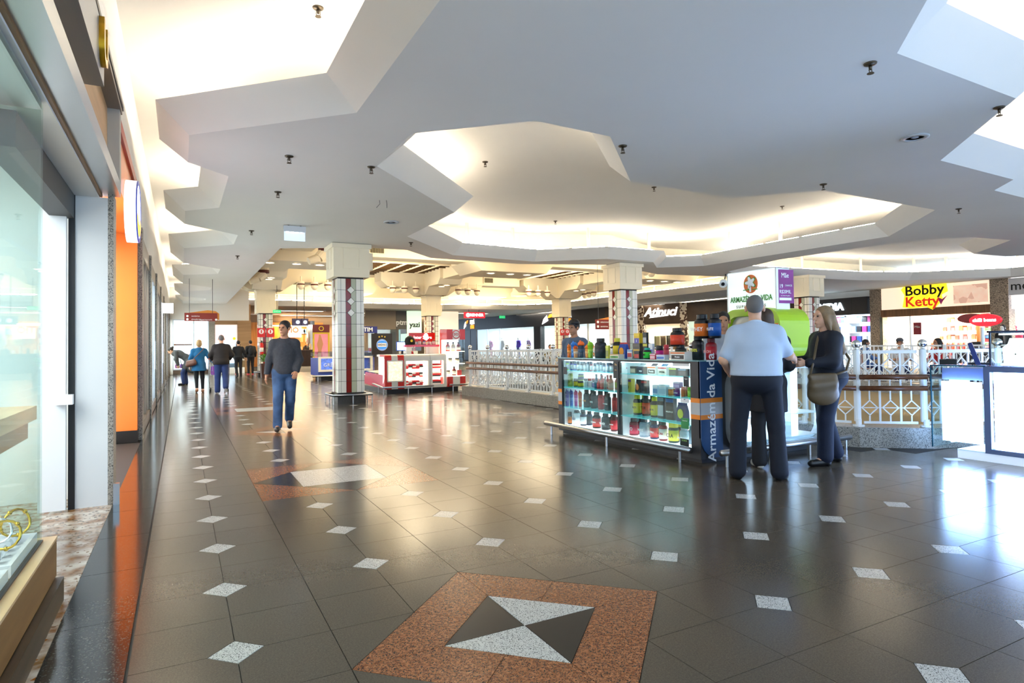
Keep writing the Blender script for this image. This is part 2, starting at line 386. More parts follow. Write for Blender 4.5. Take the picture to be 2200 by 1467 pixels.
# direction of travel: opening side
cove('cove_rim', LZ, 1, False, 'fluorescent cove tubes above the zigzag rim beside the shopfronts')
cove('cove_rim', CEN, 1 if sum((CEN[i][0]*CEN[(i+1) % 17][1]-CEN[(i+1) % 17][0]*CEN[i][1]) for i in range(17)) > 0 else -1, True, 'fluorescent cove tubes around the large central ceiling opening')
cove('cove_rim', OP2, 1 if sum((OP2[i][0]*OP2[(i+1) % len(OP2)][1]-OP2[(i+1) % len(OP2)][0]*OP2[i][1]) for i in range(len(OP2))) > 0 else -1, True, 'fluorescent cove tubes in the ceiling opening before the toy-coloured shop sign')
cove('cove_rim', RZ, -1, False, 'fluorescent cove tubes above the zigzag rim over the white kiosk')
cup = obj('ceiling_upper', M().box(-.9, -3, Z2, 30, 16.9, Z2+.1).box(-.9, 16.9, Z2, 1.8, 47, Z2+.1).box(24.2, 16.9, Z2, 30, 60, Z2+.1), PLASTER, kind='structure')
tag(cup, 'bright upper ceiling seen through the coves', 'ceiling')
edge_m = M()
for i in range(len(EDGE)-3):
    (a, b), (c_, d) = EDGE[i], EDGE[i+1]
    edge_m.add([(a, b, Z0), (c_, d, Z0), (c_, d, 5.3), (a, b, 5.3)], [(0, 1, 2, 3)])
obj('atrium_edge_face', edge_m, CREAM, ceil_)
pm = mesh('hanger_post', M().cyl((0, 0, Z1), (0, 0, Z2), .05, n=10), CREAM)
for (x, y) in [(6.9, 15.5), (8.4, 15.65), (10.4, 14.75), (12.6, 14.7), (14.75, 13.5), (14.75, 11.7), (17.6, 15.95), (18.6, 15.85), (24.3, 15.5), (26.4, 14.6), (27.2, 13.8), (28.7, 12.0), (28.7, 10.6), (21, 15.7)]:
    obj('hanger_post', pm, None, ceil_, loc=(x, y, 0))
# far ring of dropped ceiling around the atrium
RING = [(22.3, 17), (29.4, 17), (29.4, 60), (2.13, 60), (2.13, 47), (2.13, 37.9), (8, 37.9), (9.5, 38.8), (15.5, 38.8), (17, 37.6), (20.5, 37.6), (22.3, 35.8)]
ring = poly_fill('ceiling_far', [RING], Z0, PLASTER, flip=True, kind='structure'); tag(ring, 'dropped ceiling on the far sides of the atrium', 'ceiling')
rp = [RING[i] for i in (4, 5, 6, 7, 8, 9, 10, 11, 0)]
mb = M(); up = offset(rp, -.35, False); s0 = (Vector(up[2])-Vector(rp[2]))
sgn = -1 if s0.y < 0 else 1
up = offset(rp, .35*(1 if offset(rp, .35, False)[2][1] < rp[2][1] else -1), False); bk = offset(rp, .6*(-1 if offset(rp, .35, False)[2][1] < rp[2][1] else 1), False)
tb = M()
for i in range(len(rp)-1):
    mb.add([(*rp[i], Z0), (*rp[i+1], Z0), (*up[i+1], Z1), (*up[i], Z1), (*bk[i+1], Z1+.01), (*bk[i], Z1+.01)], [(0, 1, 2, 3), (3, 2, 4, 5)])
    a, b = Vector(rp[i]), Vector(rp[i+1]); l = (b-a).length; k = max(1, round(l/1.3)); t = (b-a)/k
    for q in range(k): tb.cyl((*(a+t*(q+.05)), Z1+.05), (*(a+t*(q+.95)), Z1+.05), .024, n=6)
obj('cove_rim', mb, PLASTER, ring)
obj('cove_light', tb, mat('cove_fluorescent_tube'), label='fluorescent cove tubes along the far ring of the atrium ceiling', cat='light', group='fluorescent cove lights')
up2 = offset(rp, .9*(-1 if offset(rp, .35, False)[2][1] < rp[2][1] else 1), False)
mb = M()
for i in range(len(rp)-1): mb.add([(*up2[i], Z1+.02), (*up2[i+1], Z1+.02), (*up2[i+1], 4.42), (*up2[i], 4.42), (*rp[i+1], 4.42), (*rp[i], 4.42), (*rp[i+1], 5.3), (*rp[i], 5.3)], [(0, 1, 2, 3), (3, 2, 4, 5), (5, 4, 6, 7)])
obj('atrium_far_face', mb, CREAM, ring)
pm2 = mesh('hanger_post', M().cyl((0, 0, Z1), (0, 0, 4.42), .05, n=8), CREAM)
for q in range(5): obj('hanger_post', pm2, None, ring, loc=(22.45, 19+q*3.4, 0))
for x in (5, 7, 11.5, 13.5, 18.4, 19.6): obj('hanger_post', pm2, None, ring, loc=(x, 38.2 if x < 8 or x > 17 else 39, 0))
# linear light slots in the far ceilings
SLOT = mat('light_slot_lens', '#fff6e6', .4, emit=5, ecol=(1, .9, .72))
for i, (x, y, lx, ly) in enumerate([(6.5, 42, 3.5, .5), (12.5, 43.5, 4.5, .5), (18.5, 42, 3.5, .5), (9.5, 48, 6, .5), (17, 48.5, 5, .5), (24, 41, .5, 5), (24.3, 50, .5, 5), (26, 25, .5, 5), (26, 31.5, .5, 4)]):
    obj('light_slot', M().box(x-lx/2, y-ly/2, Z0-.03, x+lx/2, y+ly/2, Z0-.004).ringprism([(x-lx/2-.12, y-ly/2-.12), (x+lx/2+.12, y-ly/2-.12), (x+lx/2+.12, y+ly/2+.12), (x-lx/2-.12, y+ly/2+.12)], [(x-lx/2, y-ly/2), (x+lx/2, y-ly/2), (x+lx/2, y+ly/2), (x-lx/2, y+ly/2)], Z0-.06, Z0-.002, m=1), [SLOT, PLASTER], ring)
# ---------------------------------------------------------------- atrium ceiling
atr = obj('ceiling_atrium', M().box(1.9, 15., 5.2, 7.2, 40, 5.3).box(12.1, 15, 5.2, 17.3, 40, 5.3).box(22., 15, 5.2, 24, 40, 5.3).box(7.2, 15, 5.2, 12.1, 27, 5.3).box(7.2, 33, 5.2, 12.1, 40, 5.3).box(17.3, 15, 5.2, 22, 26.6, 5.3).box(17.3, 32.6, 5.2, 22, 40, 5.3), CREAM, kind='structure')
tag(atr, 'cream atrium ceiling with brown lattice panels and stepped beams', 'ceiling')
LAT = wood('lattice_brown', '#5f421f', '#3f2a12', 3, .5, 0); LATL = mat('lattice_backlight', '#ffdca0', .5, emit=1.2, ecol=(1, .72, .35))
for (x0, y0, x1, y1) in ((7.2, 27, 12.1, 33), (17.3, 26.6, 22, 32.6)):
    fr = obj('lattice_frame', M().ringprism([(x0-.25, y0-.25), (x1+.25, y0-.25), (x1+.25, y1+.25), (x0-.25, y1+.25)], [(x0, y0), (x1, y0), (x1, y1), (x0, y1)], 5.05, 5.75), CREAM, atr); obj('lattice_back', M().box(x0, y0, 5.62, x1, y1, 5.68), mat('lattice_back_brown', '#3a2812', .7), fr)
    n = 12
    for q in range(n):
        yq = y0+(q+.5)*(y1-y0)/n; obj('lattice_slat', M().box(x0, yq-.035, 5.18, x1, yq+.035, 5.5), LAT, fr)
    for q in range(6):
        xq = x0+(q+.5)*(x1-x0)/6; obj('lattice_rib', M().box(xq-.03, y0, 5.14, xq+.03, y1, 5.2), CREAM, fr)
    for q in range(5): obj('lattice_lamp', M().lathe([(.12, 0), (.16, .12)], 10, (x0+.6+q*.9, y0+1+(q*1.7) % (y1-y0-1.5), 5.55)), LATL, fr)
COLS = [(3.53, 15.0), (12.0, 15.25), (3.5, 31.5), (12.05, 32.), (20.35, 31.8), (20.6, 15.25)]
bm_ = M()
for y in (23.4,): bm_.box(2.13, y-.45, 4.7, 22.3, y+.45, 5.25)
for x in (12.05,): bm_.box(x-.45, 16.6, 4.7, x+.45, 38, 5.25)
for y in (31.8,): bm_.box(2.13, y-.5, 4.66, 7, y+.5, 5.25).box(12.3, y-.5, 4.66, 17.2, y+.5, 5.25)
for x in (3.5, 20.45): bm_.box(x-.5, 16.4, 4.66, x+.5, 38, 5.25)
obj('ceiling_beam', bm_, CREAM, atr)
DISC = mat('downlight_lens', '#fff2d8', .3, emit=7, ecol=(1, .84, .56))
dl_me = mesh('downlight', M().lathe([(.14, -.012), (.14, 0)], 16).lathe([(.19, -.02), (.19, 0), (.142, 0), (.142, -.02)], 16, m=1), [DISC, WHITE])
def head(cx, cy, lamps=True):
    """stepped cream capital arms reaching out from the top of an atrium column"""
    for ax in (0, 1, 2, 3):
        c_, s_ = ((1, 0), (0, 1), (-1, 0), (0, -1))[ax]
        prof = [(.3, 4.05), (.75, 4.05), (1.35, 4.45), (2.6, 4.45), (2.95, 4.75), (2.95, 5.25), (.3, 5.25)]
        mb = M().prism(prof, -.62, .62, 'y')
        mb.xf(Matrix.Translation((cx, cy, 0)) @ Matrix(((c_, -s_, 0, 0), (s_, c_, 0, 0), (0, 0, 1, 0), (0, 0, 0, 1))))
        obj('capital_arm', mb, CREAM, atr)
        if lamps:
            for q in (1.6, 2.3): obj('arm_downlight', dl_me, None, atr, loc=(cx+c_*q, cy+s_*q, 4.445))
for i, (cx, cy) in enumerate(COLS):
    if i in (2, 3, 4): head(cx, cy)
for (cx, cy) in ((12.05, 23.4), (3.5, 23.4), (20.45, 23.4), (8, 35.5), (16.5, 35.5)):
    mb = M().prism([(-1.5, 4.3), (1.5, 4.3), (1.9, 4.7), (1.9, 5.25), (-1.9, 5.25), (-1.9, 4.7)], -1.1, 1.1, 'y'); mb.xf(Matrix.Translation((cx, cy, 0)))
    obj('stepped_boss', mb, CREAM, atr)
    for q in (-.8, .1, .9): obj('boss_downlight', dl_me, None, atr, loc=(cx+q, cy-.5, 4.295))
# grille vents
VENT = mat('vent_shadow', '#3a352c', .7)
def vent(x, y, z, face):
    mb = M()
    if face == '-y':
        mb.ringprism(rrect(.62, .34, .01, 1), rrect(.54, .26, .01, 1), -.02, .02, 'y').box(-.27, .0, -.13, .27, .015, .13, 1)
        for q in range(9): mb.box(-.24+q*.06-.012, -.015, -.13, -.24+q*.06+.012, 0, .13, 2)
    mb.xf(Matrix.Translation((x, y, z))); obj('vent_grille', mb, [CREAM, VENT, mat('vent_blade', '#8d8468', .5)], atr)
for (x, y, z) in ((4.6, 31.25, 5.), (11.0, 22.93, 4.97), (14.5, 22.93, 4.97), (15.2, 31.25, 4.95), (18.5, 22.93, 4.97), (6.5, 22.93, 4.97)): vent(x, y, z, '-y')
# ball spotlights in clusters
SPOTB = mat('spot_band', '#5a1f16', .4)
def spot_group(cx, cy, z, n, dx, dy, where):
    for q in range(n):
        x, y = cx+q*dx, cy+q*dy
        t = thing('ceiling_spotlight', f'cream ball spotlight, {("first", "second", "third")[q]} of three {where}', 'spotlight', (x, y, z), 0, 'cream ball spotlights')
        obj('housing', M().lathe([(.02, 0), (.17, 0), (.17, -.1)], 14).lathe([(.165, -.16), (.15, -.26), (.09, -.36), (.02, -.38)], 14), CREAM, t, smooth=True)
        obj('band', M().lathe([(.172, -.1), (.172, -.16)], 14), SPOTB, t, smooth=True)
        obj('stem', M().cyl((0, 0, 0), (0, 0, .25), .04, n=8), CREAM, t)
spot_group(5.0, 30.6, 4.45, 3, .62, 0, 'beside the column with extinguishers')
spot_group(9.6, 31., 4.45, 3, .62, 0, 'before the column over the red kiosk')
spot_group(13.2, 30.9, 4.45, 3, .6, .1, 'past the column over the red kiosk')
spot_group(17.4, 30.6, 4.45, 3, .62, 0, 'before the column over the railing')
spot_group(21.2, 29.6, 4.45, 3, .1, .62, 'past the column over the railing')
spot_group(14.6, 17.6, 4.2, 3, .55, .3, 'behind the tiled column nearest the supplement kiosk')
for (x, y, z, w_) in ((4.3, 21.5, 4.75, 'next to the nearest tiled column'), (3.0, 27.4, 4.6, 'before the column with extinguishers')):
    t = thing('ceiling_spotlight', f'large cream elbow spotlight with dark band {w_}', 'spotlight', (x, y, z), 0, 'cream elbow spotlights')
    obj('housing', M().cyl((0, 0, -.08), (0, 0, .3), .22, n=14).cyl((0, 0, -.18), (-.22, -.05, -.42), .2, .17, 14).cyl((-.22, -.05, -.42), (-.55, -.1, -.55), .15, .13, 14), CREAM, t, smooth=False)
    obj('band', M().lathe([(.225, -.18), (.225, -.06)], 14), SPOTB, t, smooth=True)
# warm light of the atrium downlights, plus added unseen fills aimed at the ceiling
for (x, y) in ((8, 20), (16.5, 20), (8, 28), (16.5, 28), (8, 35.5), (16.5, 35.5)):
    area('atrium_downlight', (x, y, 4.25 if y > 34 else 5.0), 3.0, 170, ATR_COL)
    area('atrium_up_fill', (x, y, 3.9), 3.5, 140, ATR_COL, rot=(math.pi, 0, 0))
# ================================================================ COLUMNS
T_W = mat('cream_glazed_tile', '#f1ece0', .14, noise=(3, .05)); T_M = mat('maroon_glazed_tile', '#80201a', .12); T_G = mat('sage_glazed_tile', '#b9bca2', .15)
T_E = mat('grey_edge_tile', '#c9c3b8', .15); T_GR = mat('tile_joint', '#2b241f', .6)
STRIPS = [(-.31, -.235, T_W), (-.235, -.12, T_W), (-.12, 0, T_M), (0, .12, T_G), (.12, .235, T_W), (.235, .31, T_W)]
RZs = [.25+.268*i for i in range(11)]
tcache = {}
def column(idx, cx, cy, label, near):
    t = thing('tiled_column', label, 'column', (cx, cy, 0), 0, 'tiled atrium columns')
    zt = 2.96; top = 3.74 if idx in (0, 1, 5) else 4.1
    core = obj('shaft', M().box(-.3, -.3, .2, .3, .3, 3.2), T_GR, t)
    faces = [((0, -1), 0), ((-1, 0), -math.pi/2)] if near else [((0, -1), 0), ((-1, 0), -math.pi/2)]
    stuff = M(); smats = [T_W, T_M, T_G]
    for (nx, ny), rz in faces:
        for si, (a, b, m_) in enumerate(STRIPS):
            rows = [(RZs[i], min(RZs[i+1], zt)) for i in range(10)]+([(RZs[10], zt)] if RZs[10] < zt else [])
            for (z0, z1) in rows:
                if z1-z0 < .03: continue
                if near:
                    key = (si, round(z1-z0, 3))
                    if key not in tcache:
                        tcache[key] = mesh('column_tile', M().box(a+.004, -.312, .004, b-.004, -.29, z1-z0-.004), m_)
                    o = obj('column_tile', tcache[key], None, t, loc=(0, 0, z0), rot=(0, 0, rz))
                else:
                    mm = M().box(a+.008, -.312, z0+.008, b-.008, -.29, z1-.008); mm.xf(Matrix.Rotation(rz, 4, 'Z')); stuff.add(mm.v, mm.f, smats.index(m_))
        dm = M().prism([(0, -.085), (.085, 0), (0, .085), (-.085, 0)], -.318, -.3, 'y'); dj = M().prism([(0, -.097), (.097, 0), (0, .097), (-.097, 0)], -.3145, -.3, 'y')
        for q in (7, 8, 9):
            o = obj('diamond_tile', dm, T_W, t, loc=(0, 0, RZs[q]), rot=(0, 0, rz)); obj('joint', dj, T_GR, t, loc=(0, 0, RZs[q]), rot=(0, 0, rz))
    if not near: obj('column_tile', stuff, smats, t, kind='stuff')
    cap = obj('capital', M().box(-.42, -.42, zt, .42, .42, top).box(-.46, -.46, top-.1, .46, .46, top, 0), CREAM, t)
    obj('capital_panel', M().ringprism(rrect(.4, .5, .01, 1, 0, 3.4), rrect(.34, .44, .01, 1, 0, 3.4), -.432, -.41, 'y').ringprism(rrect(.4, .5, .01, 1, 0, 3.4), rrect(.34, .44, .01, 1, 0, 3.4), -.432, -.41, 'x'), CREAM, cap)
    obj('wall_lamp_box', M().box(.43, -.2, 3.16, .56, .1, 3.58), CREAM, cap)
    obj('plinth', M().box(-.33, -.33, 0, .33, .33, .25), mat('dark_granite_plinth', '#3c3833', .25, noise=(60, .3)), t)
    r = .45
    obj('bumper_rail', M().tube([(-r, -r, .2), (r, -r, .2), (r, r, .2), (-r, r, .2)], .028, 8, closed=True), STEEL, t, smooth=True)
    lm = mesh('rail_leg', M().cyl((0, 0, 0), (0, 0, .19), .014, n=8), STEEL)
    for q in ((-r, -r), (0, -r), (r, -r), (r, 0), (r, r), (0, r), (-r, r), (-r, 0)): obj('rail_leg', lm, None, t, loc=(q[0], q[1], 0))
    return t
cl = ['cream tiled column with maroon stripe, standing nearest, behind the walking man', 'tiled column rising behind the supplement kiosk near the railing', 'tiled column carrying fire extinguishers beside the potted plant', 'tiled column standing behind the red and white kiosk', 'tiled column with red signs beyond the white railing', 'tiled column partly hidden by the purple poster']
for i, (cx, cy) in enumerate(COLS): column(i, cx, cy, cl[i], i in (0, 1))
# ================================================================ RAILINGS round the floor opening
RAILP = mat('white_painted_iron', '#e8e6e0', .35); HAND = wood('handrail_wood', '#6d3d1e', '#4d2812', 5, .3, 1)
kerb = M()
for i in range(len(HOLE)):
    a, b = Vector(HOLE[i]), Vector(HOLE[(i+1) % len(HOLE)]); n_ = Vector((-(b-a).y, (b-a).x)).normalized()
kin = offset(HOLE, .34, True); kout = offset(HOLE, -.02, True)
if not inpoly(*kin[1], HOLE): kin, kout = offset(HOLE, -.34, True), offset(HOLE, .02, True)
tag(obj('kerb', M().ringprism(kout, kin, -.02, .24), GRANITE, kind='structure'), 'speckled granite kerb round the floor opening', 'kerb')
bal = {'bar': mesh('baluster', M().box(-.012, -.008, .3, .012, .008, 1.16), RAILP),
       'dia': mesh('diamond_baluster', M().box(-.008, -.006, .3, .008, .006, .37).box(-.008, -.006, .57, .008, .006, .9).box(-.008, -.006, 1.1, .008, .006, 1.16)
                   .ringprism(ngon(4, .1, 0, .47), ngon(4, .082, 0, .47), -.012, .012, 'y').ringprism(ngon(4, .1, 0, 1.0), ngon(4, .082, 0, 1.0), -.012, .012, 'y'), RAILP)}
post_me = mesh('post', M().cyl((0, 0, .3), (0, 0, 1.2), .04, n=12).lathe([(.035, 0), (.035, .33)], 10, (0, -.03, 0)).lathe([(.07, .24), (.07, .26)], 10, (0, -.03, 0)), RAILP)
fin_me = mesh('finial', M().sphere((0, 0, 1.27), .055, 14).cyl((0, 0, 1.19), (0, 0, 1.23), .03, n=10), CHROME, True)
def railing(label, pts, detail, step=1.0, out=.17):
    """pts run along the kerb; every panel hangs between two posts"""
    t = thing('railing', label, 'railing', (pts[0][0], pts[0][1], 0), 0, 'white iron railings round the floor opening'); o0 = Vector(pts[0])
    for i in range(len(pts)-1):
        a, b = Vector(pts[i])-o0, Vector(pts[i+1])-o0; l = (b-a).length; n = max(1, round(l/step)); d = (b-a)/l; ang = math.atan2(d.y, d.x); s_ = l/n
        for q in range(n+(1 if i == len(pts)-2 else 0)):
            p = a+d*q*s_; o = obj('post', post_me, None, t, loc=(p.x, p.y, 0), rot=(0, 0, ang)); 
            if detail: obj('finial', fin_me, None, o)
        for q in range(n):
            p = a+d*q*s_; k = max(2, round((s_-.16)/.115)); g = (s_-.16)/k; stuff = M()
            pan = obj('panel_rail', M().box(.07, -.015, 1.15, s_-.07, .015, 1.19), RAILP, t, loc=(p.x, p.y, 0), rot=(0, 0, ang))
            for z_, h_ in ((.27, .03), (.465, .01), (.995, .01)): obj('panel_bar', M().box(.07, -.01, z_, s_-.07, .01, z_+h_), RAILP, pan)
            for w_ in range(k):
                me = bal['dia' if w_ % 2 == 0 else 'bar']
                if detail: obj('baluster', me, None, pan, loc=(.08+(w_+.5)*g, 0, 0))
                else:
                    for pol in me.polygons: stuff.add([tuple(Vector(me.vertices[v_].co)+Vector((.08+(w_+.5)*g, 0, 0))) for v_ in pol.vertices], [tuple(range(len(pol.vertices)))])
            if not detail: obj('baluster', stuff, RAILP, pan, kind='stuff')
        nrm = Vector((d.y, -d.x))*out*-1
        if detail:
            for z in (.72, .86): obj('handrail', M().cyl((*(a+nrm*.62), z), (*(b+nrm*.62), z), .032, n=10), HAND, t, smooth=True)
    return t
kc = offset(HOLE, .15 if inpoly(*offset(HOLE, .15, True)[1], HOLE) else -.15, True)
sgn_ = 1
railing('white iron railing with diamond motifs between the red kiosk and the supplement kiosk', [kc[0], tuple(Vector(kc[1]).lerp(Vector(kc[0]), .012))], True, 1.0, -.17)
railing('white iron railing with ball finials beside the lit white kiosk', [kc[1], kc[2], kc[3], kc[4], tuple(Vector(kc[5])-Vector((.2, 0)))], True, 1.05, -.17)
railing('white iron railing along the far side of the opening before the shops', [kc[5], kc[6], kc[7], tuple(Vector(kc[8])-Vector((-.15, .15)))], False)
railing('white iron railing at the end of the opening beyond the columns', [kc[8], tuple(Vector(kc[0])+Vector((.25, 0)))], False)
# escalator in the opening
es = thing('escalator', 'escalator with tan side panels sloping down behind the white railing', 'escalator', (9.2, 15.0, 0))
ep = [(0, .95), (-.4, .95), (-8.6, -3.7), (-9.2, -3.7), (-9.2, -4.7), (-8.6, -4.7), (-.4, -.15), (0, -.15)]
for sx_ in (0, 1.15):
    obj('balustrade', M().prism(ep, sx_, sx_+.05, 'x'), mat('escalator_panel', '#cdb48a', .4), es)
    obj('handrail', M().tube([(sx_+.025, 0, .97), (sx_+.025, -.4, .97), (sx_+.025, -8.6, -3.68), (sx_+.025, -9.2, -3.68)], .035, 8), BLACK, es)
st = M()
for q in range(26): st.box(.06, -.4-q*.31, -.35-q*.18, 1.14, -.1-q*.31, -.1-q*.18)
obj('steps', st, DSTEEL, es)
# ================================================================ sprinklers, speakers, exit light
BRASS = mat('dull_brass', '#5d5346', .35, .9)
spr = [(1.33, 10.2, Z0, 'above the walking man before the exit light'), (1.21, 8.23, Z0, 'nearest the faceted cove by the shopfronts'), (1.28, 13.8, Z0, 'beyond the exit light'), (1.3, 17.7, Z0, 'over the far corridor past the exit light'), (4.8, 6.05, Z0, 'at the near tip of the central opening'), (8.8, 6.18, Z0, 'at the middle of the central opening edge'), (12.8, 6.25, Z0, 'beyond the end of the central opening'), (5.35, 3.28, Z0, 'under the slab near the round speaker'), (7.6, 3.3, Z0, 'at the slab tip over the white kiosk'), (4.75, 13.9, Z0, 'beside the far end of the central opening'), (1.2, 6.25, Z2, 'in the lit cove over the first shop'), (4.92, 10.2, Z2, 'inside the central opening, nearest'), (9.0, 10.3, Z2, 'inside the central opening, second'), (13.2, 10.4, Z2, 'inside the central opening, third'), (9.0, 14.3, Z2, 'inside the central opening, deepest'), (2.27, 8.25, Z0, 'touching the corner of the central opening')]
s_me = [mesh('escutcheon', M().lathe([(.055, 0), (.05, -.012), (.03, -.02)], 14), BRASS, True), mesh('body', M().cyl((0, 0, -.015), (0, 0, -.06), .016, .012, 10).tube([(-.018, 0, -.035), (-.02, 0, -.07), (0, 0, -.085), (.02, 0, -.07), (.018, 0, -.035)], .004, 6), BRASS, True), mesh('deflector', M().lathe([(.03, -.092), (.028, -.086)], 12), BRASS)]
for i, (x, y, z, w_) in enumerate(spr):
    t = thing('sprinkler', 'brass ceiling sprinkler '+w_, 'sprinkler', (x, y, z), 0, 'ceiling sprinklers')
    for n_, me in zip(('escutcheon', 'body', 'deflector'), s_me): obj(n_, me, None, t)
for (x, y, w_) in ((3.62, 11.75, 'near the corner of the central opening'), (7.78, 4.25, 'over the people at the kiosk')):
    t = thing('ceiling_speaker', 'round flush white ceiling speaker '+w_, 'speaker', (x, y, Z0), 0, 'round ceiling speakers')
    obj('ring', M().lathe([(.15, 0), (.15, -.015), (.1, -.02), (.1, -.006)], 24), mat('speaker_grey', '#b8bcc2', .4), t, smooth=True)
    obj('cone', M().lathe([(.1, -.006), (.05, -.001)], 24), mat('speaker_cone', '#7d8794', .5), t)
    obj('cap', M().lathe([(.05, -.002), (.03, -.012)], 24), mat('speaker_cap', '#a8b2c0', .4), t, smooth=True)
t = thing('exit_light', 'hanging acrylic emergency light panel with white top box', 'emergency light', (1.99, 12.88, Z0))
obj('housing', M().box(-.21, -.03, -.13, .21, .03, -.015), mat('light_grey_plastic', '#cfd4da', .4), t)
obj('bracket', M().box(-.13, -.01, -.03, -.1, .01, 0).box(.1, -.01, -.03, .13, .01, 0), BRASS, t)
obj('panel', M().box(-.2, -.006, -.31, .2, .006, -.13), mat('frosted_acrylic', '#dfe9f5', .3, emit=.35, ecol='#cfe2f8'), t)
for q in range(4): obj('led', M().box(-.16+q*.09, -.009, -.15, -.11+q*.09, .009, -.135), mat('led_white', '#ffffff', .3, emit=6), t)

for i, (px, py) in enumerate(((815, 430), (830, 430))):
    p = onz(px, py, Z0); obj('ceiling_wire', M().tube([(p.x, p.y, Z0), (p.x+.01, p.y, Z0-.06), (p.x-(.05 if i == 0 else -.01), p.y, Z0-.13)], .004, 5), BLACK, label=('slanted loose black wire poking out of the ceiling slab', 'curved loose black wire beside the slanted one')[i], cat='wire', group='loose ceiling wires')
# ================================================================ LEFT SHOPFRONTS (wall plane x = -.55)
XW = -.55
ALU = mat('silver_aluminium', '#c4c7c9', .3, .7); BEIGEW = wood('beige_veneer', '#c9a377', '#b58f63', 3, .4, 1); OAK = wood('oak_plinth', '#8f6838', '#77522a', 4, .4, 1)
OAKL = wood('pale_oak', '#d9b98c', '#c7a473', 4, .35, 1)
wl = obj('wall_left', M().box(-.75, -3, 3.46, XW, 6.5, Z2).box(-.75, 6.5, 3.62, XW, 10.6, Z2).box(-.75, 10.6, 3.1, XW, 37.2, Z2), PLASTER, kind='structure'); tag(wl, 'cream plaster wall above the row of shopfronts', 'wall')
# --- jeweller's interior
SHW = mat('shop_white', '#f2f4f3', .4)
room = obj('wall_shop', M().box(-4.1, -3, 0, -4, 6.9, 3).box(-4, 6.75, 0, -.8, 6.9, 3).box(-4, -3, -.004, -.52, 6.75, 0, 1).box(-4, -3, 2.9, -.9, 6.9, 3), [SHW, mat('cream_marble_threshold', '#d9d2c4', .2, noise=(9, .3), col2='#8d6a3c', speck=(40, .08, '#a0601e'))], kind='structure'); tag(room, 'white interior of the jewellery shop', 'wall')
area('shop_lamp', (-2, 2.5, 2.85), 2.5, 190, (.92, .97, 1), sy=5)
# marble threshold strip of the doorway
tag(obj('threshold', M().box(-.95, 3.6, -.003, -.522, 6.3, .002), mat('veined_granite', '#dcd3c3', .2, noise=(7, .5), col2='#8a5a24', speck=(55, .12, '#7b5a38')), room), 'cream granite threshold with rust veins')
t = thing('display_window', 'jewellery shop window with oak plinth and tall glass', 'shop window', (0, 0, 0))
PXF = -.585
obj('plinth', M().box(-1.2, -2.8, .13, PXF, 4.06, .325), OAK, t); obj('ledge', M().box(-1.2, -2.8, .325, PXF+.004, 4.06, .338), OAKL, t)
obj('kickboard', M().box(-1.1, -2.8, 0, -.55, 4.04, .125), wood('dark_kickboard', '#4a3a28', '#33271a', 5, .4, 1), t)
obj('glass_track', M().box(-.65, -2.8, .338, -.63, 3.98, .346), DSTEEL, t)
SG = glassmat('shop_glass', '#f2faf8', .02, .06, .32)
obj('front_pane', M().box(-.644, -2.8, .342, -.636, 3.98, 2.6), SG, t); obj('side_pane', M().box(-1.7, 3.972, .342, -.644, 3.98, 2.57), SG, t)
obj('top_rail', M().box(-1.7, -2.8, 2.58, -.645, 4.0, 2.62), ALU, t)
# --- fascia and entrance
t = thing('shop_fascia', 'silver and beige fascia over the jewellery shop entrance', 'fascia', (0, 0, 0))
obj('soffit', M().box(-1.0, -2.8, 2.62, -.62, 6.36, 2.66), mat('soffit_white', '#d9dee0', .4), t)
obj('lower_band', M().box(-.62, -2.8, 2.66, -.47, 6.42, 2.78), ALU, t); obj('groove', M().box(-.66, -2.8, 2.635, -.6, 6.36, 2.665), wood('groove_brown', '#8a6a45', '#6f5334', 4, .5, 1), t)
obj('panel', M().box(-.62, -2.8, 2.78, -.56, 6.3, 3.4), BEIGEW, t); obj('end_frame', M().box(-.66, 6.3, 2.78, -.47, 6.44, 3.46), mat('grey_laminate', '#a9a49b', .45), t)
obj('top_frame', M().box(-.66, -2.8, 3.4, -.46, 6.44, 3.47), mat('brown_grey_metal', '#8b8177', .4, .3), t)
obj('dark_edge', M().box(-.48, -2.8, 3.44, -.452, 6.46, 3.48), BLACK, t)
sg = obj('sign_box', M().box(-.6, 1.2, 3.02, -.44, 4.75, 3.36), mat('satin_grey_sign', '#8f959a', .35, .4), t)
GOLD = mat('gold_lettering', '#b98d1e', .25, .8)
text('lettering', 'U', (-.43, 4.7, 3.2), .36, GOLD, t, (math.pi/2, 0, math.pi/2), .02, align='RIGHT', bold=.01)
# entrance jamb, sliding door
t = thing('entrance_jamb', 'white door jamb with granite edge at the jewellery shop entrance', 'door jamb', (0, 0, 0))
obj('jamb_face', M().box(-.785, 6.3, 0, -.555, 6.55, 2.62), mat('jamb_white', '#d4d6d4', .4), t); obj('granite_edge', M().box(-.555, 6.3, 0, -.515, 6.55, 2.66), GRANITE, t)
obj('track', M().box(-.83, 6.28, 0, -.785, 6.5, 2.62), mat('black_track', '#1c1c1c', .5), t); obj('shutter_head', M().box(-.95, 4.2, 2.42, -.79, 6.3, 2.62), mat('shutter_grey', '#3c3f40', .5), t)
obj('corner_guard', M().box(-.515, 6.28, 0, -.47, 6.32, .18), STEEL, t)
t = thing('sliding_door', 'white framed glass door panel with square pull handle', 'door', (0, 0, 0))
obj('leaf', M().box(-1.02, 6.2, .02, -.835, 6.24, 2.6), mat('door_white', '#e3e6e6', .35), t); obj('handle', M().box(-.9, 6.12, .88, -.78, 6.2, .96), mat('handle_white', '#f0f0f0', .3), t)
t = thing('shop_counter', 'pale oak topped counter inside the jewellery shop', 'counter', (0, 0, 0))
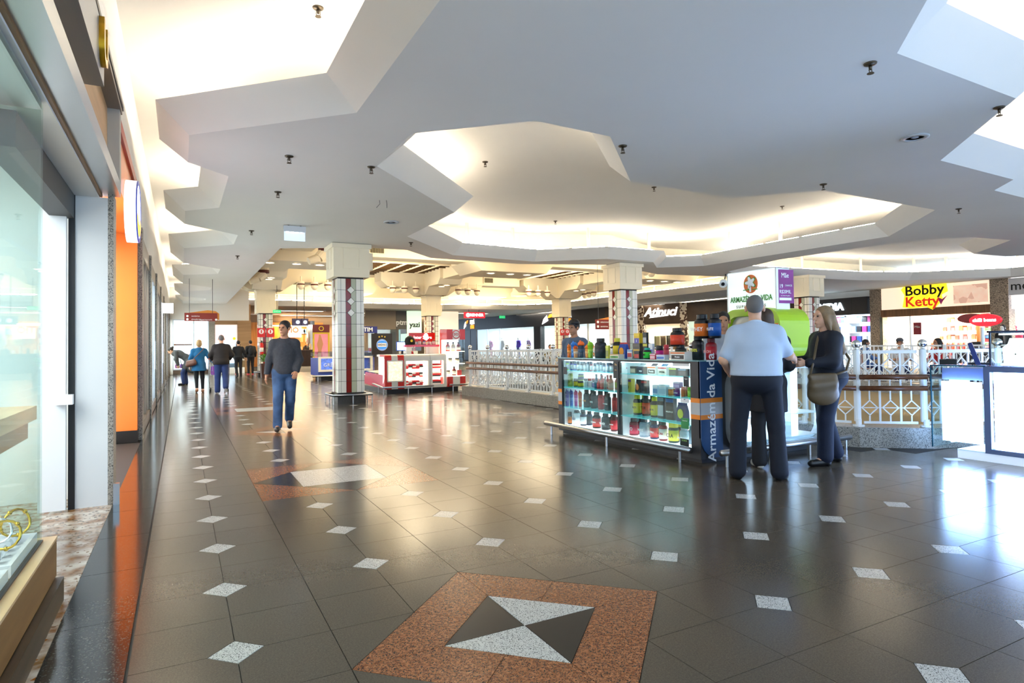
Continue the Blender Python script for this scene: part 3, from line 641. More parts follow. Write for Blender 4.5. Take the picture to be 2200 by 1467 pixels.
obj('top', M().box(-1.9, 4.1, .86, -.86, 5.2, .95), OAKL, t); obj('apron', M().box(-1.86, 4.14, .74, -.9, 5.16, .86), OAK, t); obj('body', M().box(-1.8, 4.3, 0, -1.1, 5.1, .74), SHW, t)
# --- trays of bangles and watches on the ledge
TRAY = mat('white_leatherette', '#f2f2f5', .45); SIL = mat('polished_silver', '#e4e6ea', .12, 1.); GLD = mat('polished_gold', '#d8b04a', .15, 1.)
for i, (y0, y1) in enumerate(((3.4, 3.95), (2.8, 3.35), (2.2, 2.75))):
    t = thing('jewellery_tray', ('white jewellery tray nearest the door glass', 'white jewellery tray in the middle of the window ledge', 'white jewellery tray closest to the camera')[i], 'tray', (-.80, (y0+y1)/2, .339), 0, 'jewellery trays')
    l = (y1-y0)/2; obj('rim', M().ringprism([(-.15, -l), (.15, -l), (.15, l), (-.15, l)], [(-.13, -l+.02), (.13, -l+.02), (.13, l-.02), (-.13, l-.02)], 0, .055), TRAY, t); obj('pad', M().box(-.13, -l+.02, .003, .13, l-.02, .02), TRAY, t)
    for q in range(5 if i < 2 else 3):
        yy = -l+.08+q*(2*l-.14)/4; z = .02
        obj('cushion', M().prism(rrect(.16, .05, .02, 3, 0, .03+z), yy-.022, yy+.022, 'y'), TRAY, t, smooth=False)
    for q in range(4 if i < 2 else 2):
        yy = -l+.1+q*(2*l-.16)/3.3; r = .058+.006*(q % 2); n = 18; metal = GLD if (q+i) % 2 else SIL; zc = .074+r
        pts = [(r*math.cos(2*math.pi*k/n), .012*math.sin(4*math.pi*k/n), zc+r*math.sin(2*math.pi*k/n)) for k in range(n)]
        b_ = thing('bangle' if q % 2 else 'wristwatch', f"{'gold' if metal is GLD else 'silver'} {'bangle' if q % 2 else 'wristwatch'}, {('first', 'second', 'third', 'fourth')[q]} from the front edge of the {('door-side', 'middle', 'front')[i]} tray", 'jewellery', (-.77+.05*(q%2), (y0+y1)/2+yy, .339), R_(20*(q-1)), 'bangles and watches')
        obj('band', M().tube(pts, .006, 8, closed=True), metal, b_, smooth=True)
        if q % 2 == 0: obj('watch_case', M().cyl((0, -.012, zc+r-.006), (0, .012, zc+r+.004), .02, n=16), SIL, b_); obj('dial', M().cyl((0, -.0135, zc+r-.006), (0, -.012, zc+r-.006), .016, n=16), TRAY, b_)
        else:
            for k in range(4): obj('link_bead', M().sphere(pts[k*4+2], .011, 8), metal, b_, smooth=True)
# --- orange shop
ORG = mat('orange_lacquer', '#f07a28', .3, noise=(1.5, .06)); 
t = thing('orange_shopfront', 'orange framed shopfront with dark base beside the jewellery shop', 'shopfront', (0, 0, 0))
obj('jamb', M().box(-.86, 10.38, .17, -.56, 10.58, 2.98), ORG, t); obj('base', M().box(-.87, 10.36, 0, -.55, 10.58, .17), mat('black_granite_base', '#23201d', .2), t)
obj('fascia', M().box(-.7, 6.56, 3.02, -.56, 10.58, 3.5), ORG, t); obj('soffit', M().box(-1.6, 6.56, 2.98, -.56, 10.38, 3.02), ORG, t); obj('red_edge', M().box(-.58, 6.56, 3.5, -.53, 10.6, 3.62), mat('red_trim', '#a3301c', .4), t)
obj('track', M().box(-.92, 10.36, 0, -.87, 10.5, 3.), BLACK, t); obj('rear_wall', M().box(-2.6, 10.46, 0, -.93, 10.56, 2.97), mat('shop_pink_white', '#f3e8ea', .5), t)
obj('shop_ceiling', M().box(-3, 6.6, 3.02, -.7, 10.6, 3.06), SHW, t); obj('side_wall', M().box(-3.05, 6.6, 0, -3, 10.6, 3.), SHW, t); obj('party_wall', M().box(-3, 6.9, 0, -.79, 7.0, 3), SHW, t)
area('orange_shop_lamp', (-1.8, 8.8, 2.9), 1.2, 90, (1, .95, .9), sy=2.5)
obj('downlight', M().lathe([(.07, -.02), (.07, 0)], 14, (-.7, 7.6, 2.98)), mat('led_white'), t)
t = thing('oval_lightbox', 'oval lit shop sign with blue ring and yellow arc on orange shopfront', 'sign', (-.44, 8.3, 2.9))
ov = lambda a, b: [(a*math.cos(2*math.pi*k/32), b*math.sin(2*math.pi*k/32)) for k in range(32)]
obj('case', M().prism(ov(.42, .35), -.11, 0, 'x'), mat('sign_case_white', '#eef2f6', .3, emit=.6), t); obj('blue_ring', M().ringprism(ov(.42, .35), ov(.37, .3), 0, .012, 'x'), mat('sign_blue', '#2a3f9a', .3, emit=.25), t)
obj('white_face', M().prism(ov(.37, .3), 0, .006, 'x'), mat('sign_white_lit', '#ffffff', .3, emit=2.2), t)
obj('yellow_arc', M().prism([(.34*math.cos(a), .28*math.sin(a)) for a in [R_(200+14*k) for k in range(11)]]+[(.24*math.cos(a), .15*math.sin(a)) for a in [R_(340-14*k) for k in range(11)]], .006, .014, 'x'), mat('sign_yellow', '#f2b01e', .3, emit=.6), t)
# --- further shopfronts down the corridor
PY = [10.6, 13.7, 16.9, 20.4, 24.0, 27.6, 31.2, 34.9, 37.1]
sl = ['steel framed shop window next to the orange shopfront', 'shop window second along from the orange shopfront', 'shop window third along from the orange shopfront', 'shop window near the couple with the trolley', 'shop window which the bending woman looks into', 'shop window beyond the bending woman', 'shop window next to last before the corridor end', 'last shop window at the end of the corridor']
gcol = ['#e9e4da', '#dfe6ee', '#f0dce6', '#e8e8e4', '#f0e2d2', '#e6dcea', '#f2f2f2', '#eae6e0']
FR = mat('bronze_frame', '#7d7266', .3, .8)
for i in range(8):
    y0, y1 = PY[i], PY[i+1]
    t = thing('shopfront', sl[i], 'shopfront', (XW, y0, 0), 0, 'shopfronts down the corridor'); L = y1-y0
    obj('pilaster', M().box(-.12, 0, 0, .045, .28, 3.12), GRANITE, t)
    obj('lintel', M().box(-.1, .28, 2.82, .01, L, 3.1), FR, t); obj('sill', M().box(-.1, .28, 0, .02, L, .18), mat('brown_base', '#5b4a3c', .3), t)
    for q in range(4): obj('mullion', M().box(-.06, .3+q*(L-.36)/3, .18, .0, .35+q*(L-.36)/3, 2.82), STEEL if i % 2 else FR, t)
    for q in range(3): obj('pane', M().box(-.04, .35+q*(L-.36)/3, .18, -.03, .3+(q+1)*(L-.36)/3, 2.82), GLASS, t)
    obj('backdrop', M().box(-1.5, .3, 0, -1.45, L, 3.), mat('display_back_glow_%d' % i, gcol[i], .5, emit=1.1), t); obj('display_floor', M().box(-1.45, .3, 0, -.1, L, .2), SHW, t)  # backdrop glows by itself, added to spill light through the panes into the corridor
    obj('display_end', M().box(-1.45, L-.08, 0, -.1, L, 2.9), mat('display_back_glow_%d' % i), t)
    for q in range(2): obj('shelf', M().box(-1.44, .5, .8+q*.7, -1.1, L-.3, .84+q*.7), SHW, t)
    if i in (1, 3): obj('tap_pull', M().cyl((.05, L*.5, .9), (.05, L*.5, 1.5), .015, n=8), STEEL, t)
    area('display_lamp', (XW-.75, y0+L/2, 2.78), .6, 70, (1, .95, .9), sy=L*.7)
# blade sign hung from the wall near the corridor end
tag(obj('blade_sign', M().box(-.54, 21.5, 2.42, -.22, 21.56, 2.72), mat('sign_white_lit')), 'small white lit blade sign on the shopfront wall', 'sign')
# ================================================================ corridor end shop (plane y = 37)
we = obj('wall_end', M().box(-.8, 37.1, 2.85, 3.3, 37.3, 4.6).box(-.8, 37.1, 0, -.4, 37.3, 2.85).box(1.3, 37.0, 0, 1.6, 37.3, 2.85, 1).box(1.6, 37.1, 2.62, 3.3, 37.3, 2.85, 2).box(2.7, 37.05, 0, 3.4, 37.3, 2.85, 2).box(3.3, 37.3, 0, 3.4, 47, 3.76, 2), [PLASTER, GRANITE, wood('travertine_brown', '#a5835c', '#8d6c48', 2, .35, 0)], kind='structure'); tag(we, 'wall closing the corridor behind the walkers', 'wall')
t = thing('end_shop_window', 'bright white shop window with magenta stock at the corridor end', 'shop window', (0, 37.1, 0))
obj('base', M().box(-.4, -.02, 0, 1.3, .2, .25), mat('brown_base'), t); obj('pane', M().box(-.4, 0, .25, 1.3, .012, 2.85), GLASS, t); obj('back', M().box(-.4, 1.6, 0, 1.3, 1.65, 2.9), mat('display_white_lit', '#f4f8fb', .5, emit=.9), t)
obj('frame', M().ringprism([(-.42, .22), (1.32, .22), (1.32, 2.9), (-.42, 2.9)], [(-.36, .28), (1.26, .28), (1.26, 2.84), (-.36, 2.84)], -.03, .03, 'y'), ALU, t)
obj('divider', M().box(.55, .02, .25, .6, .08, 2.85), ALU, t)
area('end_shop_lamp', (.45, 37.9, 2.8), 1.2, 60, (1, 1, 1))
for q in range(8):
    x, z = -.3+(q % 4)*.22, .3+(q//4)*.55
    o = obj('stock_bundle', M().prism(rrect(.19, .22, .05, 3, x+.09, z+.12), .5, .8, 'y'), mat(('magenta_cloth', 'violet_cloth', 'pink_cloth')[q % 3], ('#c23a9e', '#8a3ca8', '#e7a3c4')[q % 3], .6), t)
tag(obj('stock_bar', M().box(-.36, .45, 1.52, .5, .8, 1.62), mat('brown_shelf', '#8a5a3c', .5), t))
t = thing('pink_poster', 'pink lit poster on the brown stone wall behind the walkers', 'poster', (2.12, 37.05, 2.12))
obj('sheet', M().box(-.55, -.02, -.47, .55, .02, .5), mat('pink_print', '#f3b6b4', .5, emit=.7, noise=(2.2, .2), col2='#f6ddd8'), t); obj('frame', M().ringprism(rrect(1.14, 1.0, .01, 1, 0, .015), rrect(1.08, .94, .01, 1, 0, .015), -.03, .03, 'y'), WHITE, t)
obj('flower', M().sphere((.42, -.03, -.25), .08, 8), mat('sign_yellow'), t)
t = thing('lit_kiosk_case', 'glass display case with white stock behind the walkers', 'display case', (2.1, 36.3, 0))
obj('body', M().box(-.6, 0, 0, .9, .5, .3), SHW, t); obj('glass_top', M().box(-.6, 0, .3, .9, .5, 1.15), GLASS, t); obj('shelf', M().box(-.58, .02, .7, .88, .48, .72), mat('display_white_lit'), t)
for q in range(6): obj('stock', M().sphere((-.45+q*.25, .25, .82), .09, 8), mat(('display_white_lit', 'mint_stock', 'cream_stock')[q % 3], ('#fff', '#8fd0c0', '#efdcb8')[q % 3], .5), t)
for q in range(5): obj('bouquet', M().sphere((-.3+q*.22, .25, 1.28+.07*(q % 2)), .13, 8), mat('white_petals', '#f4efe6', .6), t, smooth=True)
# ================================================================ SUPPLEMENT KIOSK (front plane x = 4.95, end plane y = 4.99)
KX, KY0, KY1, KT = 4.95, 4.99, 7.85, 1.11
KBLK = mat('kiosk_charcoal', '#2b2b2f', .35); KBLU = mat('kiosk_navy', '#1b3f6b', .35); KORG = mat('kiosk_orange', '#e8861e', .4); KGRY = mat('kiosk_grey', '#b7b9bc', .4)
KLIT = mat('kiosk_backlight', '#eef8ff', .4, emit=1.0, ecol=(.90, .96, 1)); SHELFG = mat('aqua_glass_edge', '#7fd8dc', .1, trans=.6, emit=.12, ecol='#59cfd8'); KWHT = mat('kiosk_white_laminate', '#f3f6f8', .3)
k = thing('display_kiosk', 'charcoal supplement kiosk with lit glass shelves and round-cornered blue end', 'kiosk', (0, 0, 0))
obj('base', M().box(KX+.06, KY0+.05, 0, 6.75, KY1-.02, .1), mat('kiosk_base_black', '#101012', .5), k)
obj('frame', M().box(KX, 7.75, .05, KX+.04, KY1, KT).box(KX+.04, 7.84, .05, KX+.45, KY1, KT).box(KX, 5.13, .05, KX+.04, 7.75, .125).box(KX, 5.12, 1.085, KX+.03, 7.75, 1.11).box(KX, 6.405, .125, KX+.05, 6.44, 1.085), KBLK, k)
obj('corner_panel', M().box(KX, KY0, .05, KX+.45, 5.13, KT), KBLK, k)
for z0, z1, m_ in ((.66, .71, KORG), (.53, .66, KGRY), (.48, .53, KORG)):
    obj('stripe', M().box(KX-.004, KY0, z0, KX, 5.128, z1), m_, k); obj('stripe', M().box(KX-.004, 7.752, z0-.05, KX, KY1, z1-.05), m_, k)
    obj('end_stripe', M().box(KX-.004, KY0-.014, z0, KX+.32, KY0-.012, z1), m_, k)
rc = [(KX, .3)]+[(KX+.22-.22*math.cos(a), .06+.22-.22*math.sin(a)) for a in [R_(10*i) for i in range(10)]]+[(KX+.32, .06), (KX+.32, KT), (KX, KT)]
obj('end_panel', M().prism(rc, KY0-.012, KY0+.02, 'y'), KBLU, k)
obj('end_dark', M().box(KX+.32, KY0-.005, .06, 5.4, KY0+.02, KT), KBLK, k)
text('lettering', 'Armazém da Vida', (KX+.155, KY0-.016, .61), .165, mat('white_vinyl', '#f4f6f8', .4), k, '-y', .001, roll=math.pi/2, bold=.002)
obj('back_light', M().box(5.42, 5.14, .13, 5.44, 7.84, 1.09), KLIT, k)
obj('floor_light', M().box(KX+.05, 5.14, .12, 5.42, 7.84, .127), KLIT, k); obj('inner_side', M().box(KX+.05, 7.828, .13, 5.42, 7.84, 1.09).box(KX+.05, 5.13, .13, 5.42, 5.145, 1.09).box(KX+.06, 6.41, .13, 5.42, 6.435, 1.09), KWHT, k)
obj('led_strip', M().box(KX+.04, 5.15, 1.075, KX+.07, 6.4, 1.085).box(KX+.04, 6.45, 1.075, KX+.07, 7.73, 1.085), mat('led_cool', '#ffffff', .3, emit=5, ecol=(.75, .92, 1)), k)
for (a, b) in ((5.145, 6.41), (6.435, 7.826)):
    obj('front_pane', M().box(KX+.012, a, .125, KX+.018, b, 1.085), GLASS, k)
    for z in (.40, .69, .935): obj('glass_shelf', M().box(KX+.03, a, z-.008, 5.41, b, z), SHELFG, k)
obj('counter_top', M().box(KX, KY0, KT, 5.5, KY1, KT+.012), mat('aqua_glass_top', '#a9dfe4', .08, trans=.5), k)
obj('rear_counter', M().box(5.44, 7.3, .1, 6.75, KY1, 1.05).box(6.45, 5.75, .1, 6.75, 7.3, 1.05), KBLK, k)
obj('rear_panel', M().box(5.44, KY0+.02, .1, 5.47, 7.3, 1.09), KWHT, k)
# rounded glazed end case
ro, ri = rrect(1.66, 1.0, .28, 8, 6.15, .58), rrect(1.5, .84, .2, 8, 6.15, .58)
obj('oval_frame', M().ringprism(ro, ri, KY0-.1, KY0+.05, 'y'), mat('silver_lacquer', '#c3c8ce', .25, .6), k, smooth=False)
obj('oval_glass', M().prism(ri, KY0-.05, KY0-.045, 'y'), GLASS, k)
obj('oval_body', M().box(5.34, KY0+.32, .1, 6.95, KY0+.34, 1.05), mat('case_back_lit', '#dfeaff', .4, emit=1.6, ecol=(.72, .84, 1)), k)
obj('oval_shelf', M().box(5.4, KY0-.03, .45, 6.92, KY0+.32, .46).box(5.4, KY0-.03, .16, 6.92, KY0+.32, .19), KWHT, k)
obj('oval_dark_panel', M().box(5.4, KY0, .46, 5.58, KY0+.3, 1.02), KBLK, k)
# bumpers
def bumper(label, p0, p1, n):
    t = thing('bumper_rail', label, 'bumper rail', (0, 0, 0), 0, 'steel bumper rails of the kiosks')
    obj('rail', M().cyl(p0, p1, .034, n=14), STEEL, t, smooth=True)
    lm = None
    for q in range(n):
        f = (q+.12)/(n-.76) if n > 1 else .5; p = Vector(p0).lerp(Vector(p1), f); obj('leg', M().cyl((p.x, p.y, 0), (p.x, p.y, p0[2]-.02), .016, n=8), STEEL, t)
bumper('round steel bumper rail along the lit shelves of the supplement kiosk', (4.78, 7.95, .15), (4.86, 5.06, .15), 3)
bumper('round steel bumper rail behind the feet of the customers', (5.0, 4.75, .15), (7.15, 4.75, .15), 4)
# lit totem with green arch
t = thing('sign_totem', 'tall white lit totem sign with green arch above the supplement kiosk', 'sign', (0, 0, 0))
obj('lightbox', M().box(6.2, 5.0, .95, 6.42, 5.72, 2.19), mat('totem_white_lit', '#f6fbfa', .4, emit=.28, ecol='#eafaf6'), t); obj('column', M().box(6.2, 5.0, .1, 6.42, 5.72, .95), KWHT, t)
obj('edge', M().box(6.195, 4.985, .95, 6.425, 5.0, 2.2).box(6.195, 5.72, .95, 6.425, 5.735, 2.2).box(6.195, 4.985, 2.19, 6.425, 5.735, 2.2), WHITE, t)
GRN = mat('leaf_green_ink', '#3f8f2c', .5); DK = mat('dark_brown_ink', '#3b2a22', .5); ORI = mat('orange_ink', '#e0702a', .5)
obj('logo_disc', M().prism(ngon(28, .105, 5.36, 2.03, 0, .115), 6.192, 6.199, 'x'), ORI, t)
clov = [(5.36+(.058+.02*math.cos(5*a))*math.cos(a), 2.045+(.058+.02*math.cos(5*a))*math.sin(a)) for a in [2*math.pi*i/40+.3 for i in range(40)]]
obj('logo_tree_edge', M().prism([(5.36+(y-5.36)*1.2, 2.045+(z-2.045)*1.2) for y, z in clov], 6.188, 6.192, 'x'), GRN, t); obj('logo_tree', M().prism(clov, 6.184, 6.189, 'x').box(6.184, 5.348, 1.93, 6.189, 5.372, 2.0), mat('white_vinyl'), t)
obj('logo_wave', M().box(6.186, 5.25, 1.955, 6.19, 5.33, 1.965).box(6.186, 5.39, 1.955, 6.19, 5.47, 1.965), GRN, t)
text('lettering', 'ARMAZÉM DA VIDA', (6.19, 5.36, 1.845), .094, GRN, t, '-x', .001, squash=.76, bold=.0025); text('lettering', 'S U P L E M E N T O S', (6.19, 5.36, 1.755), .05, DK, t, '-x', .001, squash=.95, bold=.001)
LIME = mat('lime_lacquer', '#a4c619', .3)
og, ig = rrect(.86, .64, .2, 8, 5.3, 1.4), rrect(.66, .46, .12, 8, 5.3, 1.4)
obj('green_arch', M().ringprism(og, ig, 6.1, 6.62, 'x'), LIME, t)
obj('mirror', M().prism(ig, 6.16, 6.17, 'x'), mat('arch_window', '#c9c2b8', .15), t)
obj('card_stickers', M().box(6.094, 4.885, 1.32, 6.1, 4.945, 1.52), mat('white_vinyl'), t); 
for q, c_ in enumerate(('#e8861e', '#c8281e', '#27408b', '#2f6fb5')): obj('card_logo', M().box(6.09, 4.89, 1.5-q*.05, 6.094, 4.94, 1.53-q*.05), mat('card_ink_%d' % q, c_, .5), t)
tc = thing('security_camera', 'white dome bullet camera on the totem edge', 'camera', (6.16, 5.71, 2.08)); obj('body', M().cyl((0, .05, 0), (-.06, .0, -.02), .05, n=14), WHITE, tc, smooth=False); obj('lens', M().cyl((-.06, 0, -.02), (-.075, -.012, -.026), .022, n=10), BLACK, tc); obj('arm', M().cyl((.0, .03, .03), (.02, .03, .11), .008, n=6), BLACK, tc)
tp = thing('purple_poster', 'purple Mother\'s Day prize poster taped to the totem', 'poster', (6.33, 4.975, 1.97), R_(-8)); obj('sheet', M().box(-.13, -.004, -.2, .13, .004, .2), mat('purple_print', '#8c1a7e', .4, noise=(4, .35)), tp)
PW = mat('white_vinyl')
for s_, z, sz in (('Mãe', .13, .085), ('19', .0, .07), ('R$20MIL', -.065, .06), ('CHANCES', .01, .03), ('mais chances de ganhar', -.11, .018)): text('print', s_, (-.06 if s_ == '19' else (.05 if s_ == 'CHANCES' else 0), -.006, z), sz, PW, tp, '-y', .0008, squash=.8)
obj('print_box', M().box(-.09, -.0065, -.165, .09, -.004, -.135), PW, tp)
# ---------------------------------------------------------------- products
INK = {}
def ink(c, rough=.35): return mat('pack_%s' % c.strip('#'), c, rough)
ORD = ['first', 'second', 'third', 'fourth', 'fifth', 'sixth', 'seventh', 'eighth', 'ninth', 'tenth', 'eleventh', 'twelfth', 'thirteenth', 'fourteenth', 'fifteenth', 'sixteenth', 'seventeenth', 'eighteenth', 'nineteenth', 'twentieth', 'twenty-first', 'twenty-second', 'twenty-third']
def product(kind, loc, D, Hh, cols, label, group, txt=None, tcol='#ffffff', rz=0, depth=None):
    body, lab, lid = cols; r = D/2
    t = thing({'tub': 'protein_tub', 'jar': 'supplement_jar', 'shaker': 'shaker_bottle', 'bottle': 'drink_bottle', 'box': 'product_box', 'pouch': 'powder_pouch'}[kind], label, {'tub': 'tub', 'jar': 'jar', 'shaker': 'shaker', 'bottle': 'bottle', 'box': 'box', 'pouch': 'pouch'}[kind], loc, rz, group)
    if kind == 'tub':
        obj('body', M().lathe([(r*.93, 0), (r, .03*Hh), (r, .68*Hh), (r*.9, .76*Hh), (r*.62, .81*Hh)], 20), ink(body), t, smooth=True)
        obj('wrap', M().lathe([(r*1.012, .1*Hh), (r*1.012, .62*Hh)], 20), ink(lab), t, smooth=True); obj('lid', M().lathe([(r*.68, .81*Hh), (r*.7, .82*Hh), (r*.7, .98*Hh), (r*.64, Hh)], 20), ink(lid, .5), t, smooth=False)
        fx, tz = -r*1.02, .38*Hh
    elif kind == 'jar':
        obj('body', M().lathe([(r*.95, 0), (r, .04*Hh), (r, .68*Hh), (r*.86, .76*Hh)], 16), ink(body), t, smooth=True)
        obj('wrap', M().lathe([(r*1.012, .1*Hh), (r*1.012, .62*Hh)], 16), ink(lab), t, smooth=True); obj('lid', M().lathe([(r*.92, .76*Hh), (r*.92, .98*Hh), (r*.84, Hh)], 16), ink(lid, .5), t)
        fx, tz = -r*1.02, .36*Hh
    elif kind == 'shaker':
        obj('body', M().lathe([(r*.74, 0), (r*.78, .02*Hh), (r*.94, .72*Hh)], 18), ink(body, .25), t, smooth=True); obj('lid', M().lathe([(r, .7*Hh), (r, .82*Hh), (r*.6, .92*Hh), (r*.5, .93*Hh)], 18), ink(lid), t, smooth=True)
        obj('spout', M().cyl((-r*.3, 0, .88*Hh), (-r*.3, 0, Hh), r*.3, r*.24, 10), ink(lid), t); obj('print', M().lathe([(r*.86, .3*Hh), (r*.9, .5*Hh)], 18), ink(lab), t, smooth=True); fx, tz = -r*.93, .4*Hh
    elif kind == 'bottle':
        obj('body', M().lathe([(r*.9, 0), (r, .04*Hh), (r, .55*Hh), (r*.42, .78*Hh), (r*.4, .82*Hh)], 14), ink(body, .25), t, smooth=True); obj('wrap', M().lathe([(r*1.015, .15*Hh), (r*1.015, .5*Hh)], 14), ink(lab), t, smooth=True)
        obj('cap', M().lathe([(r*.48, .82*Hh), (r*.48, Hh)], 12), ink(lid), t); fx, tz = -r*1.02, .32*Hh
    elif kind == 'box':
        dp = (depth or D*.5)/2
        obj('carton', M().box(-dp, -r, 0, dp, r, Hh), ink(body), t); obj('front_panel', M().box(-dp-.002, -r*.86, .12*Hh, -dp, r*.86, .6*Hh), ink(lab), t); obj('band', M().box(-dp-.003, -r, .78*Hh, -dp, r, .94*Hh), ink(lid), t); fx, tz = -dp-.004, .36*Hh
    else:
        dp = (depth or D*.5)/2
        n = 7; mb = M(); pr_ = [(0, .9), (.12, 1), (.55, .85), (.85, .3), (.9, .06), (1, .06)]; vs_ = []
        for zz, w_ in pr_: vs_ += [(-dp*w_, -r*.98, zz*Hh), (-dp*w_*1.1, 0, zz*Hh), (-dp*w_, r*.98, zz*Hh), (dp*w_, r*.98, zz*Hh), (dp*w_, -r*.98, zz*Hh)]
        fs_ = [(5*i+j, 5*i+(j+1) % 5, 5*i+5+(j+1) % 5, 5*i+5+j) for i in range(len(pr_)-1) for j in range(5)]+[(4, 3, 2, 1, 0), tuple(range(5*len(pr_)-5, 5*len(pr_)))]
        obj('bag', mb.add(vs_, fs_), ink(body), t); obj('print', M().prism(ngon(16, r*.62, 0, .42*Hh, 0, .26*Hh), -dp*1.12, -dp*1.0, 'x'), ink(lab), t); obj('seal', M().box(-dp*.1, -r, .9*Hh, dp*.1, r, Hh), ink(lid), t); fx, tz = -dp*1.16, .42*Hh
    if txt: text('print', txt, (fx, 0, tz), min(D*1.5/max(3, len(txt)), Hh*.3), ink(tcol), t, '-x', .0008, bold=.0006)
    return t
def row(items, z, xp, where, group, pyref, rear=False):
    items = sorted(items, key=lambda a: a[1]); n = 0
    for it in items:
        kind, p0, p1, hpx, cols, desc = it[:6]; txt = it[6] if len(it) > 6 else None; tc_ = it[7] if len(it) > 7 else '#ffffff'; zz = z+(it[8] if len(it) > 8 else 0)
        q = onx((p0+p1)/2, pyref, xp); d = proj(q.x, q.y, q.z)[2]; D = (p1-p0)*d/FP; Hh = hpx*d/FP
        if kind in ('box', 'pouch'): D *= 1.22
        else: D *= .97
        xi = xp
        if group == G1 and q.y+D/2 > 7.815: xi = max(4.99+D/2, xp*(7.815-D/2)/q.y); q = onx((p0+p1)/2, pyref, xi); q.y = min(q.y, 7.815-D/2)
        lab_ = f'{desc}, {ORD[n]} from the railing, {where}'
        product(kind, (xi+(.02 if kind in ('tub', 'jar') and xi == xp else 0), q.y, zz), D, Hh, cols, lab_, group, txt, tc_)
        if rear and kind in ('tub', 'jar', 'bottle') and not (len(it) > 8) and xp+.03+D*1.5 < 5.41 and n % 4 != 3:
            product(kind, (xp+.02+D*1.02, q.y-D*.18, zz), D, Hh, (cols[0], items[(n+2) % len(items)][4][1], cols[2]), f'rear {kind} behind {ORD[n]} item from the railing, {where}', group)
        n += 1
K_, W_ = '#17171a', '#eceef0'
G1 = 'supplements on the lit shelves'
row([('jar', 1220, 1229, 26, (K_, '#d9742a', K_), 'small orange and black jar'), ('tub', 1229, 1244, 30, ('#e6eaf0', '#f4f6fa', K_), 'white tub with black lid', 'ISO', '#2a3a6a'), ('tub', 1244, 1258, 30, ('#26304a', '#e8edf4', K_), 'navy tub with white wrap'),
     ('tub', 1270, 1289, 34, ('#2a1618', '#d8332c', K_), 'black tub with red wrap', 'CARNIVOR'), ('tub', 1289, 1308, 35, ('#20262a', '#2c3438', K_), 'black tub lettered in white', 'WHEY'), ('tub', 1309, 1324, 38, ('#5a1214', '#d42a34', K_), 'dark red tub with white letters', 'PROTEIN')], .13, 5.16, 'bottom shelf, far bay', G1, 900, True)
row([('tub', 1349, 1370, 36, ('#7a1426', '#d23a54', '#2a2c34'), 'crimson tub with grey lid', 'ISO'), ('tub', 1371, 1392, 40, ('#8a98a8', '#a6b3c0', '#3a4450'), 'grey blue tub', 'MASS'), ('tub', 1394, 1412, 39, ('#1c2a54', '#d8343c', '#161c30'), 'navy tub with red wrap', 'HYPRO'),
     ('tub', 1413, 1432, 41, ('#8c1f2c', '#ece4e4', '#3a3c40'), 'red tub with white wrap', 'BCAA', '#b02030'), ('jar', 1433, 1456, 43, ('#2a3a36', '#e9df4a', '#ecd93a'), 'green jar with yellow lid and wrap', 'CLA', '#22302c'), ('tub', 1457, 1478, 38, ('#9aa4ac', '#b9c2c8', '#8a949c'), 'pale grey tub', 'DEXTRO')], .13, 5.16, 'bottom shelf, near bay', G1, 940, True)
row([('shaker', 1214, 1223, 35, ('#4a3ab8', '#6a5ad0', '#2c2490'), 'violet shaker'), ('shaker', 1223, 1232, 35, ('#2f7ede', '#7ab8f4', '#1f4fb0'), 'blue shaker'), ('shaker', 1233, 1242, 35, ('#c22aa0', '#e46ac8', '#d01a70'), 'magenta shaker'), ('shaker', 1242, 1251, 35, ('#e4541c', '#f08a4a', '#e2561a'), 'orange shaker'),
     ('tub', 1251, 1265, 38, ('#1e1c1e', '#2c2624', K_), 'black tub with orange print', 'STOR', '#f0a040'), ('tub', 1266, 1281, 37, (K_, '#2a2a2c', '#3c3634'), 'black tub with white top line', '100%'), ('tub', 1282, 1295, 39, ('#a81e24', '#c82a2a', '#30282a'), 'red tub'), ('tub', 1296, 1311, 37, (K_, '#26282a', '#3c3634'), 'black tub with white print', 'MORNING'), ('tub', 1312, 1324, 38, ('#a81e24', '#d03a34', '#503030'), 'red tub with pale frame')], .40, 5.16, 'third shelf, far bay', G1, 860, True)
row([('tub', 1340, 1358, 45, (K_, '#d9432c', K_), 'black tub with red orange wrap', 'CARNITINE'), ('tub', 1358, 1376, 42, (K_, '#ecd81e', '#e6d62a'), 'black tub with yellow wrap and lid', 'ELITE', '#17171a'), ('tub', 1377, 1394, 46, (K_, '#e4542a', K_), 'black tub with orange wrap', 'TOR', '#2a1a10'), ('tub', 1395, 1413, 43, (K_, '#ecd81e', '#e6d62a'), 'black tub with yellow wrap', 'ELITE', '#17171a'),
     ('box', 1415, 1431, 48, ('#26282c', '#c3ccd4', '#8e98a0'), 'tall black carton with silver blocks'), ('box', 1434, 1452, 48, ('#1a1c20', '#2c3036', '#2c6ab0'), 'tall black carton with white spine', 'MEGAPACK'), ('pouch', 1456, 1478, 40, ('#1e2a66', '#dfe23c', '#26347c'), 'navy pouch with yellow print')], .40, 5.16, 'third shelf, near bay', G1, 890, True)
